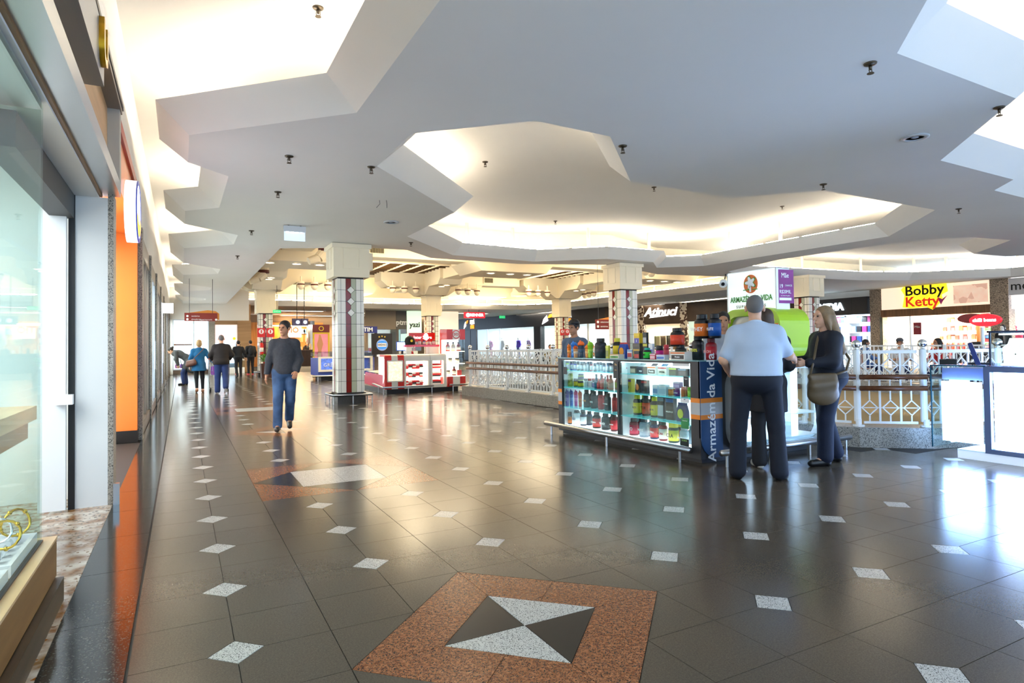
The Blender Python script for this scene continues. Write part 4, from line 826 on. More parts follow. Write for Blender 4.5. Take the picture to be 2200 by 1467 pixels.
row([('jar', 1220, 1231, 14, ('#cfc84a', '#dfd96a', '#b8b03a'), 'pale yellow jar'), ('jar', 1220.5, 1231.5, 14, ('#cfc84a', '#e3dd7a', '#b8b03a'), 'yellow jar stacked on another', None, '#fff', .095), ('jar', 1230, 1239, 17, (K_, '#e2c426', '#26262a'), 'black jar with yellow wrap'), ('jar', 1239, 1252, 14, (K_, '#cfc02a', '#1e1e30'), 'squat black and yellow jar'), ('jar', 1239.5, 1252.5, 14, ('#c9e03a', '#22304c', '#20285a'), 'lime jar stacked on another', None, '#fff', .095), ('jar', 1252, 1260, 19, (W_, '#dfe6e4', '#1e2430'), 'small white jar'),
     ('jar', 1261, 1269, 20, (W_, '#e6d6d6', '#d8262c'), 'small jar with red lid'), ('jar', 1270, 1278, 18, ('#e6e4f0', '#a99ad0', '#2c3040'), 'small violet and white jar'), ('bottle', 1277, 1286, 31, ('#2a5a7a', '#3a7a9a', '#203a4c'), 'teal bottle'), ('bottle', 1282, 1291, 22, ('#c8303c', '#e25a5a', '#e86a6a'), 'small red bottle'), ('bottle', 1289, 1299, 30, ('#e85a5a', '#f08a80', '#d04a4a'), 'coral drink bottle'), ('bottle', 1297, 1304, 28, ('#8a7e78', '#a8a09a', '#3a3432'), 'grey drink bottle'), ('bottle', 1306, 1319, 32, ('#f0a08c', '#f4bfae', '#e87a6a'), 'pale coral drink bottle')], .69, 5.14, 'second shelf, far bay', G1, 830, True)
row([('box', 1337, 1343, 27, ('#8a2a24', '#c23a30', '#5a1c1a'), 'narrow dark red carton'), ('box', 1345, 1362, 28, ('#e2bf22', '#e8cc3c', '#8a4a9a'), 'yellow carton printed 13', '13', '#2c2420'), ('pouch', 1366, 1379, 28, ('#2a2422', '#e07a3a', '#3a3030'), 'black pouch with orange figure'), ('box', 1380, 1394, 28, ('#1c1c20', '#2c2c30', '#b82a2a'), 'black carton with red band'), ('box', 1404, 1417, 20, ('#c8d6e6', '#7a9cc8', '#dfe8f2'), 'small pale blue carton'), ('box', 1418, 1436, 22, ('#c4dcea', '#a8c4d8', '#dfeaf2'), 'ice blue carton'),
     ('jar', 1433, 1444, 18, ('#d8742c', '#e6944a', '#e8e0d4'), 'orange tub with white lid'), ('jar', 1447, 1459, 19, ('#5a2470', '#7a3a90', '#6a2c80'), 'purple tub lettered in white', 'RAINBOW'), ('box', 1449, 1465, 12, ('#7a5ab0', '#a48cd0', '#d8cce8'), 'violet carton lying on a tub', None, '#fff', .10), ('jar', 1460, 1472, 21, ('#d85a24', '#e4783c', '#d04a1c'), 'orange tub'), ('jar', 1474, 1481, 21, ('#a8d03a', '#c0e05a', '#8ab82a'), 'lime tub')], .69, 5.14, 'second shelf, near bay', G1, 840, True)
cj = ['#b7e03a', '#3a3ab0', '#3c48b8', '#26262a', '#4a4448', '#c8b8bc', '#a8b4c0', '#b83240', '#3a444c', '#a8c4d4', '#b8d0dc', '#5a6a9c', '#7a8cb0', '#d8b8bc', '#e0c4c8']
cn = ['lime', 'indigo', 'blue', 'black', 'charcoal', 'rosy grey', 'steel grey', 'red', 'slate', 'pale blue', 'ice blue', 'dusky blue', 'grey blue', 'blush', 'pale pink']
row([('jar', 1216+i*7, 1222.5+i*7, 19-(i % 3), (cj[i], '#e4e6ea' if i % 2 else '#c9ced6', '#24304a' if i % 2 else '#4c5a70'), f'small {cn[i]} capsule jar') for i in range(15)], .935, 5.12, 'top shelf, far bay', G1, 800, True)
row([('box', 1336, 1354, 12, ('#eef0f2', '#dfe4e8', '#c23a6a'), 'low white carton'), ('box', 1356, 1370, 15, ('#7c6f62', '#b9a78e', '#3a342e'), 'tan display carton'), ('box', 1371, 1392, 15, ('#26242a', '#302c34', '#4a4650'), 'black bar carton', 'VO2'), ('box', 1394, 1415, 17, ('#f0ece6', '#26262a', '#e8762a'), 'white and orange bar carton', 'Protein'), ('box', 1417, 1438, 17, ('#f0eee8', '#dfd6c4', '#c84a4a'), 'white bar carton with red band', 'SPECIAL', '#2a2a2a'), ('box', 1440, 1458, 16, ('#23262a', '#3a4a2c', '#b8d03a'), 'black carton with lime corner'), ('box', 1460, 1479, 15, ('#3a2c34', '#54404a', '#6a84a4'), 'plum bar carton')], .935, 5.12, 'top shelf, near bay', G1, 800, True)
for i, (p0, c_) in enumerate(((1378, '#dfe6ee'), (1403, '#3a2c50'), (1425, '#7aaee0'))):
    q = onx(p0, 795, 5.14); t = thing('counter_display_card', ('white leaning display card above the black bar carton', 'dark leaning display card above the protein bar carton', 'blue leaning display card above the special bar carton')[i], 'display card', (5.17, q.y, 1.035), 0, 'leaning display cards'); obj('card', M().add([(-.02, -.05, 0), (-.02, .05, 0), (.03, .05, .045), (.03, -.05, .045), (-.015, -.05, 0), (-.015, .05, 0), (.035, .05, .045), (.035, -.05, .045)], [(0, 3, 2, 1), (4, 5, 6, 7), (0, 1, 5, 4), (1, 2, 6, 5), (2, 3, 7, 6), (3, 0, 4, 7)]), ink(c_), t)
G2 = 'supplements standing on the kiosk counter'
Zt = KT+.012
row([('shaker', 1218, 1227, 29, ('#e8761e', '#f0a04a', '#e8761e'), 'orange shaker'), ('shaker', 1226, 1240, 35, ('#2f74c4', '#5a9ade', '#2f7ad0'), 'blue shaker'), ('shaker', 1231, 1242, 26, ('#d8a06a', '#f0dcc0', '#e8641c'), 'clear shaker with orange lid'), ('shaker', 1241, 1256, 37, ('#34485c', '#46607a', '#ee6a1c'), 'slate shaker with orange lid'), ('shaker', 1256, 1269, 28, ('#e09a4a', '#f0bc7a', '#ee7a1e'), 'amber shaker'), ('shaker', 1262, 1275, 36, ('#8ac82a', '#b0e05a', '#9ad82e'), 'green shaker'),
     ('tub', 1275, 1301, 42, ('#20242c', '#2a3038', K_), 'large black tub with pale label'), ('box', 1302, 1310, 27, ('#c3c83a', '#8c8f4a', '#e0e060'), 'yellow green carton')], Zt, 5.14, 'far end of kiosk counter', G2, 750)
row([('tub', 1314, 1333, 42, (K_, '#e0c82a', '#d8d03a'), 'black tub with yellow wrap'), ('pouch', 1330, 1350, 33, ('#2448a8', '#e8a03c', '#c83a34'), 'blue pouch with orange disc'), ('box', 1349, 1362, 18, ('#dfe6ee', '#c83a44', '#5a8ac8'), 'small white and red carton'), ('box', 1362, 1381, 32, ('#4a4038', '#c8a028', '#5c5044'), 'brown carton with gold helmet'), ('box', 1383, 1394, 33, ('#22262a', '#3a444c', '#c8c03a'), 'black carton with yellow top'), ('box', 1395, 1405, 32, ('#dfe8f4', '#2c5ab8', '#e8eef6'), 'blue and white carton'), ('jar', 1406, 1423, 28, ('#2a262c', '#d02a9a', K_), 'black jar with magenta wrap'), ('jar', 1423, 1435, 30, ('#a8243a', '#c84a5a', '#d0404a'), 'red jar')], Zt, 5.3, 'rear row on kiosk counter', G2, 750)
row([('box', 1313, 1338, 9, ('#e8e4d4', '#5aa03a', '#d8a84a'), 'low green and white carton', 'NATURAL', '#2c6a20'), ('box', 1364, 1378, 17, ('#20262c', '#c23a34', '#2c343c'), 'small black carton with red square'), ('tub', 1379, 1397, 24, ('#16201c', '#2fd03a', '#1fb0a0'), 'black tub with neon green mark', 'MF', '#0a2a10'), ('box', 1398, 1412, 12, ('#d8506a', '#f0c0c8', '#e8e0e4'), 'pink low carton'), ('box', 1413, 1434, 10, ('#e4eaf4', '#4a78c8', '#c8d8f0'), 'low white and blue carton'), ('box', 1446, 1481, 17, ('#f0ebe2', '#2a2624', '#ec7a2a'), 'long protein bar carton', 'Protein')], Zt, 5.06, 'front row on kiosk counter', G2, 760)
row([('tub', 1447, 1472, 30, ('#1c1e1c', '#3c4a1c', K_), 'squat black tub with lime letters', 'BOX', '#dfe83a'), ('tub', 1484, 1510, 52, ('#22242a', '#2e3238', '#1a1c20'), 'tall black tub with lime 100', '100%', '#e4e83a'), ('tub', 1513, 1537, 46, ('#8c1420', '#b01c2c', '#5a0e18'), 'tall dark red tub', 'IRON', '#e0a0a0')], Zt, 5.2, 'near end of kiosk counter', G2, 740)
for (kd, p0, p1, h_, z, cols, lb, tx, x_) in (('box', 1362, 1380, 26, Zt+.168, ('#e8c01e', '#5a50b0', '#eed03c'), 'yellow carton with blue badge standing on the gold helmet carton', '1', 5.3), ('box', 1381, 1393, 27, Zt+.172, ('#222428', '#b9c0c8', '#2c2e34'), 'black carton with pale panel standing beside the yellow one', None, 5.3), ('tub', 1440, 1470, 40, Zt+.15, (K_, '#e0482c', K_), 'big black tub with red wrap stacked behind the protein bar carton', None, 5.22), ('tub', 1492, 1525, 52, Zt+.238, (K_, '#e8772a', K_), 'huge black tub with orange wrap on top of the stack', 'WHEY', 5.2), ('tub', 1522, 1549, 53, Zt+.238, ('#12161e', '#1f56a8', '#14161a'), 'huge black tub with blue wrap on top of the stack', 'ELITE', 5.22)):
    q = onx((p0+p1)/2, 710, x_); d = proj(q.x, q.y, q.z)[2]; product(kd, (x_, q.y, z), (p1-p0)*d/FP, h_*d/FP, cols, lb, G2, tx)
# stickers on the glass
def sticker(name, px0, px1, py0, py1, c_, lb, tx=None, tc_='#ffffff'):
    a, b = onx(px0, py0, KX+.008), onx(px1, py1, KX+.008); t = thing(name, lb, 'sticker', (KX+.01, (a.y+b.y)/2, (a.z+b.z)/2), 0, 'stickers on the kiosk glass')
    w_, h_ = abs(a.y-b.y)/2, abs(a.z-b.z)/2; obj('sheet', M().box(-.002, -w_, -h_, .0, w_, h_), ink(c_), t)
    for q, s_ in enumerate((tx or '').split('|')):
        if s_: text('print', s_, (-.003, 0, h_*(.5-q*.6)), min(2.4*w_/max(3, len(s_)), h_*.6), ink(tc_), t, '-x', .0005)
sticker('hanging_label', 1317, 1333, 773, 813, '#22201e', 'black hanging notice on the kiosk mullion', 'Suplê|desconto', '#f0c070')
sticker('flame_sticker', 1209, 1218, 788, 804, '#1c1a1c', 'round black flame sticker at the far top corner of the glass')
sticker('payment_sticker', 1445, 1480, 775, 787, '#f0f0f0', 'white card payment strip at the top of the near bay', 'VISA', '#27408b')
sticker('notice_sticker', 1468, 1480, 808, 831, '#20222a', 'black sticker under the card payment strip', 'Super', '#ffffff')
sticker('visa_sticker', 1462, 1480, 855, 866, '#f2f2f4', 'white card logo sticker beside the orange stripe', 'VISA', '#27408b')
sticker('greencard_sticker', 1463, 1480, 897, 922, '#2f8a4c', 'green card sticker low on the near bay glass', 'GreenCard', '#ffffff')
sticker('sicredi_sticker', 1461, 1480, 941, 960, '#1c2420', 'dark green bank sticker at the bottom corner of the glass', 'SICREDI', '#8fd06a')
# items on the lime arch side: little stand with papers
t = thing('leaflet_stand', 'white leaflet stand with jars on a blue shelf beside the lime arch', 'leaflet stand', (6.66, 5.12, 1.06))
obj('shelf', M().box(-.02, -.12, .12, .5, .12, .14), mat('blue_acrylic', '#2a6ac0', .2), t); obj('leg', M().box(0, -.1, 0, .02, .1, .12).box(.46, -.1, 0, .48, .1, .12), WHITE, t); obj('leaflet', M().add([(.05, -.06, .16), (.4, -.06, .16), (.4, .0, .34), (.05, 0, .34)], [(0, 1, 2, 3)]), ink('#e8e2da'), t)
for q in range(4): obj('jar', M().cyl((.06+q*.11, 0, .14), (.06+q*.11, 0, .22), .045, n=10), ink(('#c9a878', '#d8d4cc', '#8a7a68', '#dfe4ea')[q]), t)
# ================================================================ PEOPLE: smooth distance-field bodies
def _caps(P, a, b, ra, rb):
    a = np.asarray(a, float); b = np.asarray(b, float); ab = b-a; l2 = max(1e-9, ab@ab)
    t = np.clip(((P-a)@ab)/l2, 0, 1); d = P-(a+t[..., None]*ab)
    return np.sqrt((d*d).sum(-1))-(ra+(rb-ra)*t)
def _ell(P, c_, r, rot=None):
    p = P-np.asarray(c_, float)
    if rot is not None: p = p@rot
    r = np.asarray(r, float); k0 = np.sqrt(((p/r)**2).sum(-1)); k1 = np.sqrt(((p/r**2)**2).sum(-1))+1e-9
    return k0*(k0-1)/k1
def sdf_mesh(prims, k, step, cuts=(), pad=.0):
    lo = np.full(3, 9.); hi = np.full(3, -9.)
    for p in prims:
        if p[0] == 'c':
            for q, r in ((p[1], p[3]), (p[2], p[4])): lo = np.minimum(lo, np.array(q)-r); hi = np.maximum(hi, np.array(q)+r)
        else: m_ = max(p[2]) if len(p) > 3 and p[3] is not None else np.array(p[2]); lo = np.minimum(lo, np.array(p[1])-m_); hi = np.maximum(hi, np.array(p[1])+m_)
    lo -= .03+pad; hi += .03+pad; n = np.ceil((hi-lo)/step).astype(int)+1
    ax = [lo[i]+step*np.arange(n[i]) for i in range(3)]
    P = np.stack(np.meshgrid(*ax, indexing='ij'), -1); Fd = None
    for p in prims:
        d = (_caps(P, *p[1:5]) if p[0] == 'c' else _ell(P, p[1], p[2], p[3] if len(p) > 3 else None))-pad
        if Fd is None: Fd = d
        else:
            h_ = np.maximum(k-np.abs(Fd-d), 0)/k; Fd = np.minimum(Fd, d)-h_*h_*k*.25
    for pt, nn in cuts: Fd = np.maximum(Fd, (P-np.array(pt))@np.array(nn, float)/np.linalg.norm(nn))
    Fd[0], Fd[-1] = 1, 1; Fd[:, 0], Fd[:, -1] = 1, 1; Fd[:, :, 0], Fd[:, :, -1] = 1, 1
    S = Fd < 0; sh = np.array(S.shape)-1
    cnt = sum(S[i:i+sh[0], j:j+sh[1], l:l+sh[2]].astype(np.int8) for i in (0, 1) for j in (0, 1) for l in (0, 1))
    act = np.argwhere((cnt > 0) & (cnt < 8)); ids = -np.ones(sh, int); ids[tuple(act.T)] = np.arange(len(act))
    cor = np.array([(i, j, l) for i in (0, 1) for j in (0, 1) for l in (0, 1)]); val = np.stack([Fd[tuple((act+c_).T)] for c_ in cor])
    acc = np.zeros((len(act), 3)); num = np.zeros(len(act))
    for a in range(8):
        for b in range(a+1, 8):
            if np.abs(cor[a]-cor[b]).sum() != 1: continue
            m_ = (val[a] < 0) != (val[b] < 0); t = val[a]/(val[a]-val[b]+1e-12); q = cor[a]+t[:, None]*(cor[b]-cor[a]); acc += np.where(m_[:, None], q, 0); num += m_
    V = lo+step*(act+acc/num[:, None]); faces = []
    for a in range(3):
        b, c_ = (a+1) % 3, (a+2) % 3; sl0 = [slice(None)]*3; sl1 = [slice(None)]*3; sl0[a] = slice(0, -1); sl1[a] = slice(1, None)
        e = np.argwhere(S[tuple(sl0)] != S[tuple(sl1)]); e = e[(e[:, b] > 0) & (e[:, c_] > 0)]
        q = []
        for db, dc in ((1, 1), (0, 1), (0, 0), (1, 0)):
            w_ = e.copy(); w_[:, b] -= db; w_[:, c_] -= dc; q.append(ids[tuple(w_.T)])
        q = np.stack(q, 1); fl = S[tuple(e.T)]; q[~fl] = q[~fl][:, ::-1]; faces.append(q)
    return V, np.concatenate(faces)
def sdf_obj(name, parts, m, parent, smooth=True, **kw):
    """parts: list of (prims, k, step, cuts, pad) joined into one mesh"""
    mb = M()
    for pr_ in parts:
        V, Q = sdf_mesh(*pr_); mb.add(V.tolist(), Q.tolist())
    return obj(name, mb, m, parent, smooth=True, **kw)
def rotz(a): c_, s_ = math.cos(a), math.sin(a); return np.array([[c_, -s_, 0], [s_, c_, 0], [0, 0, 1.]])
def rotx(a): c_, s_ = math.cos(a), math.sin(a); return np.array([[1., 0, 0], [0, c_, -s_], [0, s_, c_]])
JD = {'head': (0, .02, 1.625), 'neck': (0, -.005, 1.45), 'chest': (0, 0, 1.27), 'belly': (0, .01, 1.09), 'pelvis': (0, 0, .95), 'shL': (-.172, 0, 1.375), 'elL': (-.235, -.03, 1.13), 'wrL': (-.245, .05, .885), 'shR': (.172, 0, 1.375), 'elR': (.235, -.03, 1.13), 'wrR': (.245, .05, .885),
      'hipL': (-.09, 0, .92), 'knL': (-.1, .015, .5), 'anL': (-.105, -.025, .085), 'toL': (-.125, .125, .03), 'hipR': (.09, 0, .92), 'knR': (.1, .015, .5), 'anR': (.105, -.025, .085), 'toR': (.125, .125, .03)}
SKIN = mat('skin_tan', '#b98565', .5, noise=(12, .08)); SKINL = mat('skin_light', '#d3a386', .5, noise=(12, .08))
def hand(w, d, n, curl, sgn, sc):
    d = np.array(d, float); d /= np.linalg.norm(d); n = np.array(n, float); n -= d*(n@d); n /= np.linalg.norm(n); s_ = np.cross(n, d)*sgn; w = np.array(w, float); pr_ = [('c', w-d*.03, w+d*.02, .027*sc, .024*sc), ('c', w+d*.03+s_*.014, w+d*.075+s_*.022, .017*sc, .014*sc), ('c', w+d*.03, w+d*.08, .018*sc, .015*sc), ('c', w+d*.03-s_*.014, w+d*.072-s_*.022, .017*sc, .014*sc)]
    for i, (off, l) in enumerate(((.028, .85), (.0095, 1.), (-.0095, .95), (-.027, .75))):
        a = w+d*.078+s_*off*1.05; th_ = curl; p1 = a+(d*math.cos(th_)+n*math.sin(th_))*.036*l; th2 = curl*2.1; p2 = p1+(d*math.cos(th2)+n*math.sin(th2))*.034*l
        pr_ += [('c', a, p1, .0095*sc, .0088*sc), ('c', p1, p2, .0088*sc, .0072*sc)]
    a = w+d*.025+s_*.026; p1 = a+(s_*.62+d*.7+n*.25)*.036; p2 = p1+(d*.88+n*.4+s_*.12)*.03; pr_ += [('c', a, p1, .0125*sc, .0105*sc), ('c', p1, p2, .0105*sc, .008*sc)]
    return pr_
def person(label, loc, rz, H, J=None, g=1., gb=1., lg=1., yaw=0., nod=0., skin=None, step=.014, top=None, bottom=None, shoe='#1a1a1c', hair=None, curl=(.35, .35), palm=None, seated=False, group='shoppers', head=True):
    """top: dict(m, hem, sleeve 0..1.., pad, flare, open neck); bottom: dict(m, pad, cuff, end); hair: dict(style, m)"""
    s = H/1.745; Jn = dict(JD); Jn.update(J or {}); j = {k_: np.array(v)*s for k_, v in Jn.items()}; skin = skin or SKIN
    t = thing('person', label, 'person', loc, rz, group)
    rot = rotz(yaw)@rotx(-nod); hc = j['head']; hs = s*1.06; hp = lambda x, y, z: tuple(hc+rot@np.array((x, y, z))*hs)
    tor = j['chest']-j['pelvis']; up = tor/np.linalg.norm(tor); ang = math.atan2(up[1], up[2]); trot = rotx(-ang)
    torso = lambda e=0: [('e', j['chest'], ((.165*g+e)*s, (.115*g+e)*s, (.185+e)*s), trot), ('e', j['belly'], ((.145*gb+e)*s, (.108*gb+e)*s, (.15+e)*s), trot), ('c', j['shL'], j['shR'], (.052+e)*s, (.052+e)*s), ('c', j['neck']-(0, 0, .03*s), j['shL']+(j['neck']-j['shL'])*.12, (.05+e*.4)*s, (.055+e*.6)*s), ('c', j['neck']-(0, 0, .03*s), j['shR']+(j['neck']-j['shR'])*.12, (.05+e*.4)*s, (.055+e*.6)*s), ('c', j['neck']-(0, 0, .07*s), j['neck'], (.09+e)*s, (.06+e*.3)*s)]
    pel = lambda e=0: [('e', j['pelvis'], ((.165*gb**.7+e)*s, (.12*gb+e)*s, (.13+e)*s), trot)]
    def leg(q, e=0, cuff=None, frac=1.):
        kn, an = j['kn'+q], j['an'+q]; c_ = cuff if cuff is not None else .04
        return [('c', j['hip'+q], kn, (.088*lg+e)*s, (.058*lg+e)*s), ('c', kn, kn+(an-kn)*frac, (.057*lg+e)*s, (c_+e)*s)]
    def arm(q, e=0, frac=1.): # frac 0..2: shoulder to wrist
        r = [('c', j['sh'+q], j['sh'+q]+(j['el'+q]-j['sh'+q])*min(1, frac), (.052*lg**.5+e)*s, (.042+e)*s)]
        if frac > 1: r.append(('c', j['el'+q], j['el'+q]+(j['wr'+q]-j['el'+q])*(frac-1), (.042+e)*s, (.03+e)*s))
        return r
    bp = torso()+pel()+leg('L')+leg('R')+arm('L', 0, 2)+arm('R', 0, 2)+[('c', j['neck']-(0, 0, .03*s), hc-(0, 0, .06*s), .056*s, .054*s)]
    for q in 'LR': bp += [('c', j['an'+q], j['to'+q], .038*s, .03*s)]
    parts = [(bp, .035*s, step, ())]
    if head:
        hd = [('e', hp(0, -.012, .028), (.076*s, .097*s, .09*s), rot), ('e', hp(0, .018, -.045), (.058*s, .07*s, .075*s), rot), ('c', hp(0, .085, .01), hp(0, .103, -.022), .012*s, .017*s), ('e', hp(0, .078, -.066), (.026*s, .016*s, .012*s), rot), ('c', hp(-.03, .078, .028), hp(.03, .078, .028), .013*s, .013*s), ('e', hp(0, .066, -.1), (.026*s, .022*s, .02*s), rot),
              ('e', hp(-.077, -.008, -.01), (.012*s, .02*s, .032*s), rot), ('e', hp(.077, -.008, -.01), (.012*s, .02*s, .032*s), rot), ('c', j['neck'], hc-(0, 0, .06*s), .055*s, .053*s)]
        parts.append((hd, .018*s, min(step, .009), ()))
    for q, sg_ in (('L', -1), ('R', 1)):
        d = j['wr'+q]-j['el'+q]; n = (palm or {}).get(q, (-sg_*1., .15, 0)); parts.append((hand(j['wr'+q], d, n, curl[0 if q == 'L' else 1], -sg_, s), .008*s, .0055 if step < .016 else .009, ()))
    obj_ = sdf_obj('body', parts, skin, t)
    if head:
        for sx_ in (-1, 1): obj('eye', M().sphere(hp(sx_*.03, .083, .006), .0095*s, 8), mat('eye_dark', '#2a1c16', .2), t, smooth=True)
        obj('mouth', M().sphere(hp(0, .091, -.066), .012*s, 8, sz=.3), mat('lips', '#8f5347', .5), t)
    if top:
        e = top.get('pad', .014); pr_ = torso(e)+arm('L', e*.9, top.get('sleeve', 2))+arm('R', e*.9, top.get('sleeve', 2)); hem = top['hem']*s
        if hem < .95*s+.01 or top.get('flare') or True: pr_ += pel(e)
        for q in 'LR': 
            if hem < .9*s: pr_.append(('c', j['hip'+q], j['hip'+q]+(j['kn'+q]-j['hip'+q])*.5, (.09*lg+e)*s, (.085*lg+e)*s))
        if top.get('flare'): pr_.append(('c', j['belly'], (j['pelvis'][0], j['pelvis'][1]-.01, hem), .13*s*gb, top['flare']*s))
        if top.get('extra'): pr_ += top['extra']
        cuts = [((0, 0, hem), top.get('hemn', (0, 0, -1)))]
        if top.get('neck', 1): cuts.append((j['neck']+np.array((0, 0, .035*s)), (0, .35, 1)))
        sdf_obj(top.get('name', 'shirt'), [(pr_, top.get('k', .04)*s, step, cuts)], top['m'], t)
        if top.get('collar'): obj('collar', M().tube([tuple(j['neck']+np.array((.062*s*math.cos(a), .062*s*math.sin(a)-.002, (.028-.02*math.sin(a))*s))) for a in [2*math.pi*i/16 for i in range(16)]], .012*s, 8, closed=True), top['collar'], t, smooth=True)
    if bottom:
        e = bottom.get('pad', .014); cf = bottom.get('cuff', .05); pr_ = pel(e)+leg('L', e, cf, bottom.get('end', 1.))+leg('R', e, cf, bottom.get('end', 1.))
        cuts = [((0, 0, bottom.get('waist', 1.0)*s), (0, 0, 1))] if not seated else []
        sdf_obj('trousers', [(pr_, .03*s, step, cuts)], bottom['m'], t)
        if bottom.get('belt'): obj('belt', M().prism([(.172*gb**.7*s*math.cos(a), .128*gb*s*math.sin(a)) for a in [2*math.pi*i/28 for i in range(28)]], bottom['waist']*s-.03, bottom['waist']*s+.004, caps=False), BLACK, t, smooth=True)
    if shoe:
        sm = mat('shoe_'+shoe.strip('#'), shoe, .35)
        for q in 'LR':
            an, to = j['an'+q], j['to'+q]; dd = to-an; dd[2] = 0; dd /= max(1e-6, np.linalg.norm(dd)); fl = min(0, an[2]-.085*s) if False else 0
            sole = min(an[2]-.085*s, to[2]-.03*s)
            pr_ = [('c', an-(0, 0, .02*s), an-dd*.02*s-(0, 0, .045*s), .047*s, .042*s), ('c', an-(0, 0, .035*s), to+(0, 0, .008*s), .046*s, .04*s)]
            o = sdf_obj('shoe', [(pr_, .02*s, min(step, .01), [])], sm, t)
    if hair:
        st = hair['style']; hm = hair['m']; b = [('e', hp(0, -.018, .034), (.085*s, .104*s, .094*s), rot)]; n = rot@np.array((0, .9, -.62)); cuts = [(np.array(hp(0, .05, .022)), n)]
        if st == 'long': b += [('c', hp(-.045, -.05, .0), tuple(j['chest']+np.array((-.06, -.1*g-.03, -.02))*s), .055*s, .05*s), ('c', hp(.045, -.05, 0), tuple(j['chest']+np.array((.06, -.1*g-.03, -.02))*s), .055*s, .05*s), ('c', hp(-.06, .0, 0), tuple(j['chest']+np.array((-.13, .02, .06))*s), .035*s, .03*s)]; cuts = [(np.array(hp(0, .055, .03)), rot@np.array((0, 1., -.3)))]
        if st == 'bob': b += [('e', hp(0, -.035, -.03), (.09*s, .085*s, .085*s), rot)]; cuts = [(np.array(hp(0, .045, .03)), rot@np.array((0, 1., -.35)))]
        if st == 'bun': b += [('e', hp(0, -.12, .05), (.045*s, .045*s, .045*s))]
        if st == 'stubble': b = [('e', hp(0, -.016, .028), (.0785*s, .0995*s, .0925*s), rot)]; cuts = [(np.array(hp(0, .03, -.03)), rot@np.array((0, .7, -.75)))]
        sdf_obj('hair', [(b, .02*s, .009 if step < .016 else .012, cuts)], hm, t)
    return t, j, hp, s
BROWNH = mat('dark_hair', '#1e1714', .55, bump=(60, .3)); 
# ---- walking man
t, j, hp, s = person('young man in charcoal sweater and faded jeans walking towards the camera', (1.45, 10.45, 0), 3.02, 1.75,
    J={'shL': (-.158, 0, 1.375), 'shR': (.158, 0, 1.375), 'elR': (.225, -.07, 1.13), 'wrR': (.265, -.05, .885), 'elL': (-.225, -.02, 1.12), 'wrL': (-.17, .17, .94), 'knR': (.1, .1, .49), 'anR': (.11, .09, .09), 'toR': (.12, .25, .045), 'knL': (-.08, .02, .48), 'anL': (-.07, -.19, .17), 'toL': (-.075, -.08, .05)},
    g=.97, gb=1.02, yaw=-.55, skin=SKIN, step=.013, top=dict(m=mat('charcoal_knit', '#3c3f46', .85, noise=(30, .25), bump=(120, .25)), hem=.9, sleeve=1.93, pad=.02, collar=mat('blue_collar', '#2b2d6e', .7), name='sweater'),
    bottom=dict(m=mat('faded_denim', '#44648f', .8, noise=(5, .3), col2='#2c4668', bump=(90, .15)), pad=.016, cuff=.055, waist=1.0, end=.97), shoe='#3a3530', hair=dict(style='short', m=BROWNH), curl=(.5, .3), palm={'L': (.3, -.4, -.6)})
# ---- large man seen from behind
t, j, hp, s = person('heavy man in pale blue shirt and navy trousers seen from behind', (4.86, 4.16, 0), -.80, 1.765,
    J={'shL': (-.175, 0, 1.365), 'shR': (.175, 0, 1.365), 'elL': (-.29, -.02, 1.13), 'wrL': (-.25, .2, 1.02), 'elR': (.3, .1, 1.17), 'wrR': (.37, .33, 1.13), 'hipL': (-.12, 0, .92), 'knL': (-.165, .01, .5), 'anL': (-.185, -.02, .085), 'toL': (-.22, .12, .035), 'hipR': (.12, 0, .92), 'knR': (.165, .02, .5), 'anR': (.185, 0, .085), 'toR': (.24, .13, .035)},
    g=1.26, gb=1.44, lg=.97, step=.014, skin=SKINL, top=dict(m=mat('pale_blue_cotton', '#b4c4da', .8, noise=(3, .08), bump=(8, .15)), hem=.985, sleeve=.78, pad=.026, k=.06, collar=mat('pale_blue_collar', '#c2d0e2', .8)),
    bottom=dict(m=mat('navy_twill', '#111726', .8, noise=(4, .25)), pad=.018, cuff=.062, waist=1.02, end=1.0, belt=False), shoe='#0f1216', hair=dict(style='stubble', m=mat('grey_stubble', '#6b6866', .8)), curl=(.6, .5))
# ---- woman half hidden behind him
person('woman in black coat half hidden behind the heavy man', (5.42, 4.5, 0), -.6, 1.66, g=1.0, gb=1.05, yaw=-.2, step=.016, skin=SKINL, J={'elR': (.25, .06, 1.12), 'wrR': (.2, .27, 1.05), 'elL': (-.25, .06, 1.12), 'wrL': (-.2, .27, 1.05)},
    top=dict(m=mat('black_coat', '#15171c', .8), hem=.62, sleeve=1.95, pad=.024, flare=.2, name='coat'), bottom=dict(m=mat('black_trousers', '#14161c', .8), pad=.016, cuff=.065), shoe='#c9c6c0', hair=dict(style='bob', m=mat('brown_hair', '#3c2a1e', .5)))
